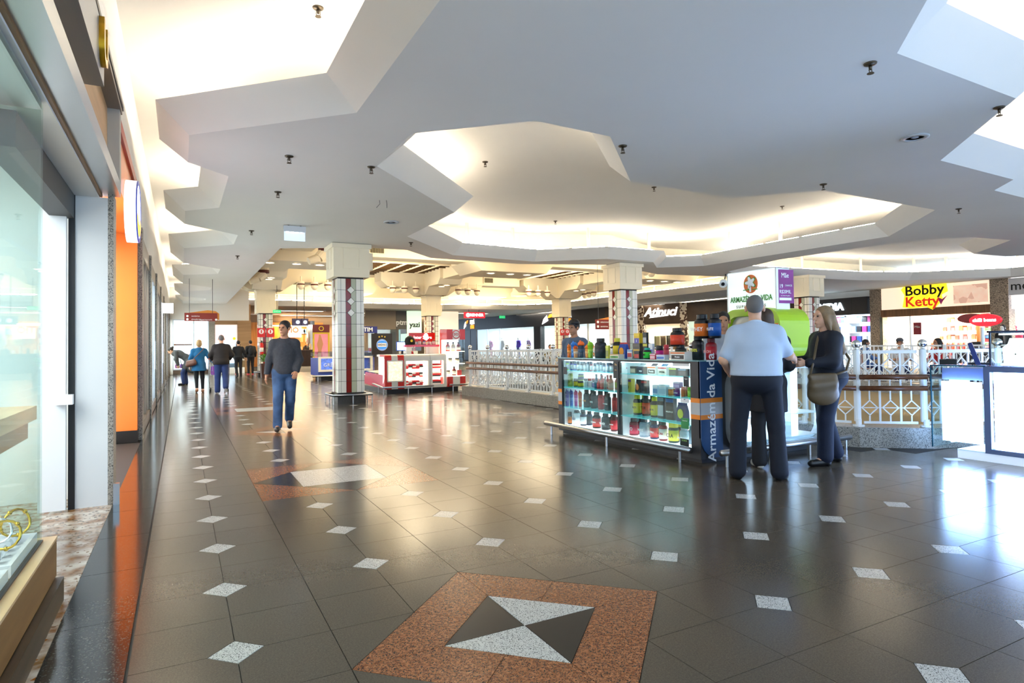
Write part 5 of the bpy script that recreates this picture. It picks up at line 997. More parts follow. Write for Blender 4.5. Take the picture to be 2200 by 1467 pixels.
# ---- woman with shoulder bag
t, j, hp, s = person('long-haired woman in navy jacket and jeans carrying a tan shoulder bag', (6.1, 4.3, 0), 1.12, 1.69,
    J={'elL': (-.24, .05, 1.14), 'wrL': (-.16, .3, 1.12), 'elR': (.24, .05, 1.14), 'wrR': (.1, .3, 1.14), 'knL': (-.1, .08, .5), 'anL': (-.12, .1, .085), 'toL': (-.13, .26, .03), 'knR': (.1, -.03, .5), 'anR': (.12, -.16, .085), 'toR': (.14, -.01, .03), 'pelvis': (0, -.03, .95)},
    g=1.12, gb=1.32, lg=1.12, step=.014, yaw=.1, skin=SKINL, top=dict(m=mat('navy_jacket', '#161b29', .7, noise=(6, .2)), hem=.95, sleeve=1.92, pad=.024, k=.05, name='jacket'),
    bottom=dict(m=mat('dark_denim', '#0f1a33', .8, noise=(6, .3), bump=(80, .15)), pad=.02, cuff=.062, waist=1.0, end=.94), shoe='#0c0c0e', hair=dict(style='long', m=mat('ash_blonde_hair', '#8a7050', .5, noise=(14, .35))), curl=(.6, .6))
sdf_obj('blouse_hem', [([('e', j['pelvis']+(0, 0, .03), (.205*s, .178*s, .13*s))], .02, .014, [((0, 0, .985), (0, 0, 1)), ((0, 0, .935), (0, 0, -1))])], mat('grey_blouse', '#8a93a3', .7), t)
b = thing('shoulder_bag', 'slouchy tan leather shoulder bag hanging at the woman\'s hip', 'bag', (6.1, 4.3, 0), 1.12)
TAN = mat('tan_leather', '#5f4e36', .45, noise=(5, .2), bump=(12, .2))
V = [(-.19, .06), (-.27, .05), (-.26, .34), (-.2, .36)]
sdf_obj('pouch', [([('c', (-.235, .08, .88), (-.235, .27, .86), .07, .06), ('e', (-.235, .17, .77), (.06, .17, .12)), ('c', (-.235, .06, .96), (-.235, .3, .95), .035, .03)], .05, .012, [((0, 0, .985), (0, 0, 1))])], TAN, b)
obj('strap', M().tube([(-.235, .3, .97), (-.2, .24, 1.12), (-.1, .15, 1.3), (.02, .05, 1.43), (.1, -.05, 1.44), (.06, -.17, 1.3), (-.08, -.21, 1.12), (-.2, -.1, 1.0), (-.235, .05, .96)], .013, 8), TAN, b, smooth=True)
# ---- couple with trolley
t, j, hp, s = person('woman in teal blue coat with short fair hair walking away', (.47, 21.1, 0), .02, 1.6, g=.98, gb=1.02, step=.018, skin=SKINL, J={'elR': (.3, .02, 1.16), 'wrR': (.42, .14, 1.0), 'elL': (-.25, -.02, 1.13), 'wrL': (-.27, .02, .88), 'knL': (-.08, .0, .5), 'anL': (-.07, -.12, .12), 'toL': (-.08, .0, .03)},
    top=dict(m=mat('teal_coat', '#125f8c', .8, noise=(5, .2)), hem=.72, sleeve=1.95, pad=.024, flare=.235, name='coat'), bottom=dict(m=mat('black_leggings', '#17171a', .8), pad=.006, cuff=.04, end=.92), shoe='#8a5a3c', hair=dict(style='bob', m=mat('fair_hair', '#a98a5c', .5)))
b = thing('crossbody_bag', 'brown leather crossbody bag worn by the woman in the teal coat', 'bag', (.47, 21.1, 0), .02); sdf_obj('pouch', [([('c', (-.3, -.06, .85), (-.14, -.2, .9), .07, .07), ('c', (-.3, -.06, .93), (-.14, -.2, .97), .055, .055)], .03, .015, ())], mat('brown_leather', '#5c382a', .45), b); obj('strap', M().tube([(-.2, -.2, .98), (-.05, -.175, 1.14), (.1, -.15, 1.3), (.12, -.02, 1.36)], .012, 6), mat('brown_leather'), b)
person('balding man in dark brown jacket and jeans pushing a trolley', (1.04, 20.3, 0), .0, 1.73, g=1.2, gb=1.3, lg=1.08, step=.018, skin=SKINL, J={'elR': (.29, .02, 1.14), 'wrR': (.24, .3, 1.02), 'elL': (-.29, .02, 1.14), 'wrL': (-.24, .3, 1.02), 'knR': (.11, -.02, .5), 'anR': (.11, -.18, .2), 'toR': (.12, -.12, .06)},
    top=dict(m=mat('dark_brown_jacket', '#231d1b', .8), hem=.86, sleeve=1.93, pad=.03, name='jacket'), bottom=dict(m=mat('blue_jeans', '#24386a', .8, noise=(5, .2)), pad=.02, cuff=.06), shoe='#c8c8c8', hair=dict(style='stubble', m=mat('grey_stubble')))
c = thing('shopping_trolley', 'wire shopping trolley pushed by the balding man', 'trolley', (1.0, 20.75, 0)); TR = mat('trolley_chrome', '#b9bec4', .25, .9)
bk_ = M()
for q in range(8): x = -.27+q*.077; bk_.tube([(x, 0, .98), (x*.85, .04, .5), (x*.7, .8, .56), (x*.75, .85, .9)], .005, 5)
for z, f in ((.98, 0), (.82, .012), (.66, .025), (.52, .035)): bk_.tube([(-.28, f, z), (.28, f, z), (.22, .84, z-.06 if z > .9 else z), (-.22, .84, z-.06 if z > .9 else z)], .006, 5, closed=True)
obj('basket', bk_, TR, c); obj('handle', M().cyl((-.3, -.08, 1.02), (.3, -.08, 1.02), .018, n=10), mat('orange_handle', '#c8541e', .4), c); obj('frame', M().tube([(-.28, -.08, 1.0), (-.27, 0, .35), (-.25, .05, .14), (-.2, .8, .14)], .013, 6).tube([(.28, -.08, 1.0), (.27, 0, .35), (.25, .05, .14), (.2, .8, .14)], .013, 6), TR, c)
for x, y in ((-.25, .03), (.25, .03), (-.2, .78), (.2, .78)): obj('wheel', M().cyl((x-.015, y, .055), (x+.015, y, .055), .055, n=14), BLACK, c)
obj('purple_bag', M().prism(rrect(.22, .26, .04, 3, -.1, .66), .2, .4, 'y'), mat('violet_cloth'), c)
# ---- bending woman, other walkers
t, j, hp, s = person('woman in long grey coat bending towards a shop window', (.02, 25.9, 0), 1.5, 1.66, g=1.05, gb=1.12, step=.02, skin=SKINL, nod=.7, J={'pelvis': (0, -.22, .93), 'belly': (0, -.12, 1.07), 'chest': (0, .06, 1.19), 'neck': (0, .26, 1.3), 'head': (0, .39, 1.34), 'shL': (-.17, .2, 1.27), 'shR': (.17, .2, 1.27), 'elL': (-.2, .2, 1.0), 'wrL': (-.15, .14, .78), 'elR': (.2, .2, 1.0), 'wrR': (.15, .14, .78), 'hipL': (-.09, -.2, .9), 'hipR': (.09, -.2, .9), 'knL': (-.1, -.02, .48), 'knR': (.1, -.1, .48), 'anL': (-.1, -.06, .085), 'anR': (.1, -.14, .085), 'toL': (-.11, .1, .03), 'toR': (.11, .02, .03)},
    top=dict(m=mat('grey_coat', '#4c4f52', .85, noise=(8, .2)), hem=.6, sleeve=1.95, pad=.024, neck=0, name='coat', hemn=(0, .5, -1), extra=[('c', (0, -.25, .95), (0, -.33, .62), .17, .2)]), bottom=dict(m=mat('blue_jeans'), pad=.014, cuff=.055, waist=1.2), shoe='#15161c', hair=dict(style='bun', m=BROWNH))
obj('coat_lining', M().add([(-.17, .06, .95), (.17, .06, .95), (.16, -.02, .55), (-.16, -.02, .55)], [(0, 1, 2, 3)]), mat('teal_lining', '#3f7f90', .8), t)
person('woman in black cropped jacket walking away past the display case', (2.3, 31.0, 0), .1, 1.68, g=.98, step=.022, skin=SKINL, J={'elR': (.28, -.05, 1.14), 'wrR': (.36, .0, .9), 'elL': (-.28, -.05, 1.14), 'wrL': (-.33, .02, .9), 'anL': (-.07, -.12, .12), 'toL': (-.08, 0, .03)}, top=dict(m=mat('black_coat'), hem=.93, sleeve=1.95, pad=.026, name='jacket'), bottom=dict(m=mat('black_leggings'), pad=.01, cuff=.042), shoe='#141416', hair=dict(style='bun', m=BROWNH))
person('person with black backpack standing behind the extinguisher column', (3.05, 33.6, 0), .2, 1.72, step=.022, top=dict(m=mat('dark_hoodie', '#26282c', .85), hem=.9, sleeve=1.95, pad=.024, name='hoodie', extra=[('e', (0, -.2, 1.22), (.15, .1, .22))]), bottom=dict(m=mat('black_leggings'), pad=.012, cuff=.045), shoe='#c8343a', hair=dict(style='short', m=BROWNH))
person('person with red carrier bag beside the backpacker', (2.55, 34.4, 0), -.3, 1.66, step=.024, top=dict(m=mat('grey_coat'), hem=.85, sleeve=1.95, pad=.024, name='jacket'), bottom=dict(m=mat('black_leggings'), pad=.012, cuff=.045), shoe='#c8343a', hair=dict(style='long', m=BROWNH))
# ---- kiosk staff
def cap_on(t, hp, s, m, brim=(0, .13, .06)):
    obj('cap', M().lathe([(.098*s, 0), (.095*s, .05*s), (.06*s, .095*s), (.01, .105*s)], 18, hp(0, -.01, .05)), m, t, smooth=True)
    a, b = np.array(hp(0, .06, .05)), np.array(hp(0, .17, .04)); obj('brim', M().prism([(-.075*s, .03*s), (.075*s, .03*s), (.07*s, .12*s), (.03*s, .165*s), (-.03*s, .165*s), (-.07*s, .12*s)], 0, .008).xf(Matrix.Translation(hp(0, 0, .05))), m, t)
t, j, hp, s = person('kiosk seller in black cap and blue-grey shirt beyond the counter', (5.72, 8.55, 0), 1.9, 1.70, step=.018, top=dict(m=mat('slate_shirt', '#4d5f78', .8), hem=.9, sleeve=1.9, pad=.022), bottom=dict(m=mat('black_trousers'), pad=.014), hair=dict(style='short', m=BROWNH)); cap_on(t, hp, s, BLACK)
person('kiosk assistant with short dark hair beside the big tubs', (5.86, 5.5, 0), 2.4, 1.69, step=.018, top=dict(m=mat('grey_uniform', '#9aa2ac', .8), hem=.9, sleeve=.8, pad=.02), bottom=dict(m=mat('black_trousers'), pad=.014), hair=dict(style='short', m=BROWNH))
# ---- seated visitors beyond the opening
SIT = {'pelvis': (0, 0, .55), 'belly': (0, .02, .7), 'chest': (0, .03, .88), 'neck': (0, .03, 1.06), 'head': (0, .06, 1.235), 'shL': (-.18, .03, 1.01), 'shR': (.18, .03, 1.01), 'elL': (-.25, .1, .76), 'elR': (.25, .1, .76), 'wrL': (-.12, .3, .76), 'wrR': (.12, .3, .76), 'hipL': (-.1, 0, .5), 'hipR': (.1, 0, .5), 'knL': (-.12, .42, .5), 'knR': (.12, .42, .5), 'anL': (-.12, .4, .085), 'anR': (.12, .4, .085), 'toL': (-.12, .55, .03), 'toR': (.12, .55, .03)}
CHM = mat('pink_wood', '#c89a8c', .5)
def chair(label, x, y, rz):
    t = thing('cafe_chair', label, 'chair', (x, y, 0), rz, 'cafe chairs'); obj('seat', M().prism(rrect(.42, .42, .06, 4), .42, .45), CHM, t); obj('backrest', M().prism([(.2*math.cos(a), -.02-.2*abs(math.sin(a))) for a in [R_(180+12*i) for i in range(16)]]+[(.17*math.cos(a), -.02-.17*abs(math.sin(a))) for a in [R_(360-12*i) for i in range(16)]], .6, .88), CHM, t)
    for a, b_ in ((-.18, -.18), (.18, -.18), (-.18, .18), (.18, .18)): obj('leg', M().cyl((a, b_, 0), (a, b_, .86 if b_ < 0 else .42), .014, n=8), STEEL, t)
for i, (x, y, rz, lab_, c_, hr) in enumerate(((18.35, 10.6, 2.2, 'seated man in white T-shirt and grey cap beyond the far railing', '#e4e2dc', 'short'), (19.2, 12.2, -2.2, 'seated person in blue top near the dark electronics shop', '#4a6ea8', 'bob'), (17.9, 9.3, 1.2, 'seated person in red jumper before the children\'s clothes shop', '#b8242c', 'long'))):
    t, j, hp, s = person(lab_, (x, y, 0), rz, 1.74, J=SIT, step=.024, seated=True, top=dict(m=mat('seat_top_%d' % i, c_, .8), hem=.5, sleeve=.8 if i == 0 else 1.9, pad=.024), bottom=dict(m=mat('blue_jeans'), pad=.014), hair=dict(style=hr, m=BROWNH), group='seated visitors')
    if i == 0: cap_on(t, hp, s, mat('grey_cap', '#4a4c52', .8))
    chair(('chair of the man in the white T-shirt', 'chair of the person in the blue top', 'chair of the person in the red jumper')[i], x, y, rz)
for i, (x, y, c_) in enumerate(((14.6, 23.8, '#6b6238'), (16.2, 22.9, '#a8742c'))):
    person(('person in olive camouflage top sitting beyond the railing before the sports shop', 'person in mustard jumper bending beyond the railing')[i], (x, y, 0), 2.6+i, 1.7, J=SIT, step=.028, seated=True, top=dict(m=mat('far_top_%d' % i, c_, .8, noise=(10, .4)), hem=.5, sleeve=1.9, pad=.024), bottom=dict(m=mat('black_trousers'), pad=.014), hair=dict(style='short', m=BROWNH), group='seated visitors'); chair(('chair of the person in camouflage', 'chair of the person in mustard')[i], x, y, 2.6+i)
# ================================================================ LIT WHITE KIOSK
t = thing('jewellery_kiosk', 'white glass jewellery kiosk with glowing panels beside the railing', 'kiosk', (0, 0, 0))
WX = 7.6
PANEL = mat('kiosk_glow_panel', '#f4f8ff', .3, emit=11, ecol=(.36, .55, 1)); FRB = mat('blue_grey_frame', '#6f7fa8', .35, .3)
obj('base', M().box(WX+.02, .6, 0, 8.5, 3.8, .1), mat('base_white', '#f0f2f8', .3, emit=.25, ecol=(.6, .75, 1)), t)
obj('glow_panel', M().box(WX+.06, 3.58, .17, WX+.1, 3.97, .84), PANEL, t); obj('glow_panel', M().box(WX+.04, 2.0, .14, WX+.08, 3.44, .96), PANEL, t)
obj('side_panel', M().box(WX+.3, 3.99, .12, 8.3, 4.01, .85), mat('inner_white', '#e8ecf8', .3, emit=.2, ecol=(.5, .65, 1)), t)
obj('panel_frame', M().ringprism([(1.96, .09), (3.52, .09), (3.52, 1.02), (1.96, 1.02)], [(2.0, .14), (3.46, .14), (3.46, .96), (2.0, .96)], WX+.0, WX+.06, 'x'), FRB, t)
obj('upper_band', M().box(WX+.1, 3.55, .86, 8.3, 3.98, .99), mat('periwinkle_band', '#8f9fe0', .3, emit=.1, ecol='#8f9fe0'), t)
obj('front_glass', M().box(WX, 3.52, .09, WX+.008, 4.05, 1.02), GLASS, t); obj('side_glass', M().box(WX, 4.045, .09, 8.3, 4.053, 1.02), GLASS, t)
obj('glass_edge', M().box(WX-.003, 4.045, .09, WX+.01, 4.056, 1.02).box(WX-.003, 3.5, 1.015, WX+.012, 4.056, 1.028), mat('dark_glass_edge', '#23566a', .15), t)
obj('glass_top', M().box(WX, 2.0, 1.02, 8.45, 4.05, 1.03), glassmat('blue_tint_glass', '#d8e4f8', .03, .15), t)
for q in range(3): obj('leg', M().cyl((WX+.1+q*.6, 3.7, 0), (WX+.1+q*.6, 3.7, .09), .03, n=10), BLACK, t)
CE = mat('case_edge', '#3a4a66', .25, .5)
c = thing('glass_display_case', 'glass tabletop case holding a necklace bust on the white kiosk', 'display case', (0, 0, 0))
for (a, b) in ((WX+.05, 3.47), (8.4, 3.47), (WX+.05, 2.1)): obj('edge_post', M().box(a-.008, b-.008, 1.03, a+.008, b+.008, 1.39), CE, c)
obj('top', M().box(WX+.03, 2.08, 1.385, 8.42, 3.49, 1.395), glassmat('blue_tint_glass'), c); obj('top_edge', M().box(WX+.03, 2.08, 1.38, WX+.045, 3.49, 1.4).box(WX+.03, 3.475, 1.38, 8.42, 3.49, 1.4), CE, c)
obj('front_pane', M().box(WX+.045, 2.1, 1.03, WX+.05, 3.46, 1.38), GLASS, c); obj('led_bar', M().box(WX+.08, 2.1, 1.355, WX+.11, 3.4, 1.37), mat('led_cool'), c); obj('pad', M().box(WX+.1, 2.1, 1.03, 8.3, 3.4, 1.05), mat('display_white_lit'), c)
b = thing('necklace_bust', 'white necklace display bust inside the glass case', 'display bust', (7.82, 3.3, 1.05)); obj('bust', M().prism([(-.11, 0), (.11, 0), (.12, .17), (.07, .21), (.05, .27), (-.05, .27), (-.07, .21), (-.12, .17)], -.03, .03, 'x'), mat('bust_white', '#ffffff', .4, emit=.7), b); obj('pendant', M().sphere((-.034, 0, .1), .008, 8), BLACK, b); obj('chain', M().tube([(-.033, -.06, .22), (-.034, 0, .11), (-.033, .06, .22)], .002, 5), SIL, b)
b = thing('ring_stand', 'small white ring stand beside the necklace bust', 'ring stand', (7.78, 3.08, 1.05)); obj('block', M().box(-.04, -.05, 0, .04, .05, .09), mat('bust_white'), b); obj('ring', M().tube([(-.045, .02*math.cos(a), .06+.02*math.sin(a)) for a in [2*math.pi*i/12 for i in range(12)]], .003, 5, closed=True), SIL, b)
b = thing('pos_monitor', 'dark blue touchscreen till seen from behind on the white kiosk', 'monitor', (7.95, 3.72, 1.03), R_(-65))
obj('screen', M().prism([(-.02, 0), (.03, 0), (.1, .24), (.06, .25)], -.17, .17, 'x').xf(Matrix.Rotation(math.pi/2, 4, 'Z')), mat('navy_plastic', '#1c2f6a', .35), b); obj('foot', M().box(-.1, -.08, 0, .12, .08, .02), BLACK, b); obj('rear_panel', M().box(-.06, -.12, .06, -.05, .12, .16), mat('blue_plastic', '#2c4fa0', .35), b)
b = thing('card_reader', 'small black card reader beside the till', 'card reader', (7.72, 3.92, 1.03), .4); obj('body', M().box(-.05, -.08, 0, .05, .08, .06), BLACK, b); obj('keypad', M().box(-.03, -.06, .06, .03, .02, .066), DSTEEL, b)
# ================================================================ RED AND WHITE FAN-SHOP KIOSK
RED = mat('club_red', '#d92a20', .25); CRM = mat('cream_lacquer', '#f3eee0', .25); PINK = mat('rose_acrylic', '#e0526a', .2)
t = thing('fan_shop_kiosk', 'red and white football fan shop kiosk with rounded lit cases', 'kiosk', (0, 0, 0)); FY = 16.85
obj('plinth', M().box(5.05, FY+.1, 0, 7.2, 20.4, .13), BLACK, t)
def rpanel(name, x0, x1, m, z0=.13, z1=1.09, y=FY, win=None):
    """panel whose top edge rolls back towards the counter"""
    prof = [(y, z0), (y, z1-.1)]+[(y+.1-.1*math.cos(a), z1-.1+.1*math.sin(a)) for a in [R_(15*i) for i in range(1, 7)]]+[(y+.5, z1), (y+.5, z1-.06), (y+.12, z1-.06), (y+.06, z1-.12), (y+.06, z0)]
    if not win: return obj(name, M().prism(prof, x0, x1, 'x'), m, t)
    a, b, c_, d = win
    obj(name, M().prism(prof, x0, a, 'x').prism(prof, b, x1, 'x').box(a, y, z0, b, y+.06, c_).prism([p for p in prof if p[1] >= d-1e-6 or True][1:-1] if False else [(y, d)]+prof[1:-1]+[(y+.06, d)], a, b, 'x'), m, t)
for i, (a, b, m_) in enumerate(((4.97, 5.16, RED), (5.16, 5.34, CRM), (5.34, 5.52, RED))): rpanel('stripe_panel', a, b, m_)
rpanel('case_front', 5.53, 6.3, CRM, win=(5.58, 6.24, .2, .9)); rpanel('case_front', 6.31, 6.8, CRM, win=(6.37, 6.72, .22, .9))
FLIT = mat('warm_case_light', '#fff3e0', .4, emit=1.3, ecol=(1, .9, .75))
obj('case_back', M().box(5.05, FY+.45, .15, 6.78, FY+.48, 1.03), FLIT, t); obj('case_divider', M().box(6.29, FY+.06, .15, 6.33, FY+.45, 1.0), CRM, t)
for z in (.42, .66): obj('case_shelf', M().box(5.53, FY+.06, z, 6.78, FY+.45, z+.012), FLIT, t)
obj('poster_window', M().box(5.05, FY-.012, .36, 5.47, FY, .9), mat('badge_print', '#f2ead2', .4, emit=.5, noise=(14, .35), col2='#d8a040'), t); obj('poster_frame', M().ringprism(rrect(.46, .6, .02, 2, 5.26, .63), rrect(.4, .54, .02, 2, 5.26, .63), FY-.02, FY, 'y'), CRM, t)
obj('counter', M().box(5.0, FY+.5, 1.03, 7.2, FY+.9, 1.09), CRM, t)
# sloping left flank
fl = [(FY+.02, .13), (20.5, .13), (20.5, .5), (FY+.02, .5)]
obj('flank', M().add([(4.98, FY, .13), (5.3, 20.4, .13), (5.36, 20.4, .5), (5.06, FY, .5)], [(0, 1, 2, 3)]), PINK, t); obj('flank_glass', M().add([(5.06, FY, .5), (5.36, 20.4, .5), (5.52, 20.4, 1.06), (5.22, FY+.05, 1.06)], [(0, 1, 2, 3)]), GLASS, t); obj('flank_back', M().add([(5.5, FY+.5, .2), (5.8, 20.4, .2), (5.8, 20.4, 1.06), (5.5, FY+.5, 1.06)], [(0, 1, 2, 3)]), FLIT, t); obj('flank_shelf', M().add([(5.1, FY+.05, .52), (5.4, 20.4, .52), (5.8, 20.4, .54), (5.5, FY+.5, .54)], [(0, 1, 2, 3)]), CRM, t)
# tower
tw = obj('tower', M().box(6.82, FY, 1.5, 7.4, FY+.55, 1.8).box(6.82, FY, .13, 7.4, FY+.55, .42).box(6.82, FY+.5, .42, 7.4, FY+.55, 1.5), RED, t)
obj('tower_stripe', M().box(7.0, FY-.006, 1.5, 7.22, FY, 1.8), CRM, t); obj('tower_stripe', M().box(7.0, FY-.006, .13, 7.22, FY, .42), CRM, t)
obj('tower_back', M().box(6.84, FY+.46, .42, 7.38, FY+.49, 1.5), FLIT, t); obj('tower_glass', M().box(6.83, FY, .42, 7.39, FY+.008, 1.5), GLASS, t)
for z in (.42, .78, 1.14): obj('tower_shelf', M().box(6.83, FY+.02, z, 7.39, FY+.46, z+.02), FLIT, t)
obj('crest_disc', M().prism(ngon(24, .13, 7.11, 1.65), FY-.014, FY-.006, 'y'), CRM, t); obj('crest_ring', M().ringprism(ngon(24, .125, 7.11, 1.65), ngon(24, .1, 7.11, 1.65), FY-.018, FY-.012, 'y'), RED, t); text('crest_letters', 'SCI', (7.11, FY-.02, 1.65), .11, RED, t, '-y', .001, bold=.002)
obj('back_sign', M().box(6.0, FY+.95, 1.45, 6.82, FY+1.0, 1.72), RED, t); text('lettering', 'Inter Store', (6.42, FY+.94, 1.58), .13, mat('lit_white_letters', '#ffffff', .4, emit=1.5), t); obj('back_oval', M().prism(ngon(20, .07, 6.52, 1.6, 0, .11), FY+.92, FY+.935, 'y'), mat('lit_white_letters'), t)
obj('upper_shelf', M().box(5.75, FY+.6, 1.3, 6.82, FY+.95, 1.36), PINK, t); obj('shelf_leg', M().box(5.8, FY+.62, 1.09, 5.95, FY+.9, 1.3), CRM, t); obj('shelf_leg', M().box(6.5, FY+.62, 1.09, 6.8, FY+.9, 1.3), CRM, t)
rl = obj('bumper', M().tube([(5.4, 20.3, .19), (4.88, FY-.12, .19), (6.35, FY-.12, .19)], .026, 8), STEEL, t); 
for (x, y) in ((5.2, 19), (5.0, 17.6), (4.9, FY-.1), (5.6, FY-.12), (6.3, FY-.12)): obj('bumper_leg', M().cyl((x, y, 0), (x, y, .18), .014, n=8), STEEL, t)
obj('bumper', M().cyl((6.85, FY-.12, .19), (7.5, FY-.12, .19), .026, n=8), STEEL, t)
for x in (6.95, 7.4): obj('bumper_leg', M().cyl((x, FY-.12, 0), (x, FY-.12, .18), .014, n=8), STEEL, t)
GF = 'folded fan goods in the red kiosk'; fc = ['#c8242a', '#e8e2dc', '#b01c26', '#d84a4a', '#f0ebe4', '#3a3438']; fn = ['red', 'white', 'dark red', 'rose', 'cream', 'charcoal']
n = 0
for zi, z in enumerate((.2, .432, .672)):
    for q in range(6):
        x = 5.64+q*.11+(.06 if q > 4 else 0)+(.2 if q == 5 else 0); ci = (q*2+zi) % 6
        if q == 5: x = 6.55
        b = thing('folded_shirt_stack', f'{fn[ci]} folded fan shirts, {ORD[q]} along the {("bottom", "middle", "top")[zi]} shelf of the red kiosk', 'shirts', (x, FY+.25, z), 0, GF)
        for l in range(3): obj('shirt', M().prism(rrect(.11 if q < 5 else .26, .045, .02, 3, (.008 if l % 2 else -.006), .024+l*.046), -.12, .12, 'y'), ink(fc[(ci+l) % 6], .8), b)
for i, (x, z, kd, c_, lb) in enumerate(((6.93, 1.16, 'bottle', '#c83a30', 'red flask'), (7.1, 1.16, 'bottle', '#d8d4a8', 'pale flask'), (7.27, 1.16, 'bottle', '#8a1c24', 'maroon flask'), (7.0, .8, 'jar', '#c9b48c', 'beige mug'), (7.22, .8, 'jar', '#b89a70', 'tan mug'), (6.93, .44, 'jar', '#e8d8d0', 'pale jar'), (7.12, .44, 'bottle', '#7a2428', 'dark bottle'), (7.28, .44, 'box', '#b82830', 'red carton'))):
    product(kd, (x, FY+.2, z), .13, .27 if kd == 'bottle' else .16, (c_, '#efe6da', '#3a2c28'), f'{lb} on the {("upper", "middle", "lower")[0 if i < 3 else 1 if i < 5 else 2]} shelf of the red kiosk tower', 'souvenirs in the red tower', rz=math.pi/2 if kd != 'box' else -math.pi/2)
for i, (x, c_) in enumerate(((6.1, '#8a1c24'), (6.25, '#c8b8a8'), (6.4, '#2a5aa0'), (6.55, '#d8342c'), (6.7, '#c9a87c'))): product('jar', (x, FY+.75, 1.36), .1, .15, (c_, '#f0e8e0', '#c02a2a'), f'{("maroon", "beige", "blue", "red", "tan")[i]} mug on the pink top shelf of the red kiosk', 'mugs on the pink shelf')
b = thing('cap_stand', 'black fan cap on a display head above the red kiosk', 'cap', (5.95, FY+.75, 1.36)); obj('crown', M().lathe([(.15, .0), (.16, .08), (.13, .2), (.05, .26), (.01, .27)], 16), mat('black_cap_cloth', '#1c1b1a', .8), b, smooth=True); obj('peak', M().prism([(-.12, -.1), (.12, -.1), (.08, -.24), (-.08, -.24)], .02, .035), mat('black_cap_cloth'), b); obj('badge', M().prism(ngon(12, .04, 0, .12), -.165, -.155, 'y'), GOLD, b)
b = thing('computer_monitor', 'blue-white computer screen on the red kiosk counter', 'monitor', (5.72, FY+.75, 1.09)); obj('screen', M().box(-.16, -.012, .12, .16, -.008, .35), mat('screen_blue', '#cfe6ff', .3, emit=1.2, ecol='#b8dcff'), b); obj('bezel', M().box(-.18, -.008, .1, .18, .02, .37), mat('blue_bezel', '#2a50c0', .3), b); obj('stand', M().box(-.03, 0, 0, .03, .02, .1), BLACK, b); obj('foot', M().box(-.09, -.06, 0, .09, .06, .015), BLACK, b)
t_, j_, hp_, s_ = person('smiling kiosk attendant peering over the red kiosk counter', (6.05, 18.15, 0), 3.2, 1.42, step=.022, skin=SKINL, top=dict(m=ink('#8a1c24', .8), hem=.9, sleeve=1.9, pad=.022), bottom=dict(m=mat('black_trousers'), pad=.014), hair=dict(style='long', m=BROWNH), group='kiosk staff')
# black crest panel and neighbouring blue kiosk
t = thing('blue_fan_kiosk', 'blue and black football fan kiosk behind the nearest tiled column', 'kiosk', (0, 0, 0))
obj('body', M().box(4.75, 25.2, .2, 7.0, 26.8, .9), mat('club_blue', '#3a55b0', .3), t); obj('case', M().box(4.8, 25.17, .42, 6.4, 25.2, .88), mat('blue_case_lit', '#5a7ad0', .3, emit=.5, noise=(9, .6), col2='#101828'), t); obj('frame', M().ringprism([(4.75, .36), (6.9, .36), (6.9, .95), (4.75, .95)], [(4.84, .44), (6.8, .44), (6.8, .88), (4.84, .88)], 25.1, 25.2, 'y'), CRM, t); obj('glass_top', M().box(4.75, 25.2, .95, 7, 26.8, 1.15), glassmat('blue_tint_glass'), t); obj('plinth', M().box(4.9, 25.4, 0, 6.9, 26.6, .2), BLACK, t); obj('bumper', M().cyl((4.5, 25.0, .2), (7, 25.0, .2), .03, n=8), STEEL, t)
for x in (4.7, 5.5, 6.4): obj('bumper_leg', M().cyl((x, 25., 0), (x, 25., .19), .015, n=8), STEEL, t)
text('lettering', 'GRÊMIO', (5.3, 25.09, .62), .2, mat('white_vinyl'), t, '-y', .001)
b = thing('crest_panel', 'black display panel with round blue football crest and three stars', 'sign panel', (6.15, 21.2, 0)); obj('board', M().box(-.36, -.04, 1.05, .36, .04, 1.78), mat('panel_black', '#211e1c', .5), b); obj('stand', M().box(-.1, -.03, 0, .1, .03, 1.05), BLACK, b)
BLUC = mat('crest_blue', '#2f7fd0', .4, emit=.3); obj('crest_white', M().prism(ngon(28, .2, 0, 1.38), -.046, -.04, 'y'), WHITE, b); obj('crest_ring', M().ringprism(ngon(28, .19, 0, 1.38), ngon(28, .165, 0, 1.38), -.05, -.046, 'y'), BLUC, b); obj('crest_upper', M().prism([(.15*math.cos(a), 1.43+.1*math.sin(a)) for a in [R_(10+16*i) for i in range(11)]], -.05, -.046, 'y'), BLUC, b); obj('crest_lower', M().prism([(.15*math.cos(a), 1.33+.1*math.sin(a)) for a in [R_(190+16*i) for i in range(11)]], -.05, -.046, 'y'), BLUC, b); text('crest_letters', 'GRÊMIO', (0, -.05, 1.38), .085, BLACK, b)
for q in (-1, 0, 1): obj('star', M().prism([((.035 if i % 2 == 0 else .015)*math.cos(R_(90+36*i))+q*.1, 1.66+(.02 if q == 0 else 0)+(.035 if i % 2 == 0 else .015)*math.sin(R_(90+36*i))) for i in range(10)], -.046, -.04, 'y'), mat('star_gold', '#e8c03a', .4), b)
# ================================================================ FAR SHOPS (local frame: x to the viewer's side, -y towards the viewer)
def lp(o, rz, px, py):
    r = ray(px, py); d = (math.cos(rz), math.sin(rz)); n = (-d[1], d[0]); tt = ((o[0])*n[0]+(o[1])*n[1])/(r[0]*n[0]+r[1]*n[1]); p = np.array([0, 0, CAMH])+r*tt
    return (p[0]-o[0])*d[0]+(p[1]-o[1])*d[1], p[2]
DARK = mat('charcoal_fascia', '#2d2c30', .4); DARKB = mat('black_fascia', '#1d1c20', .35)
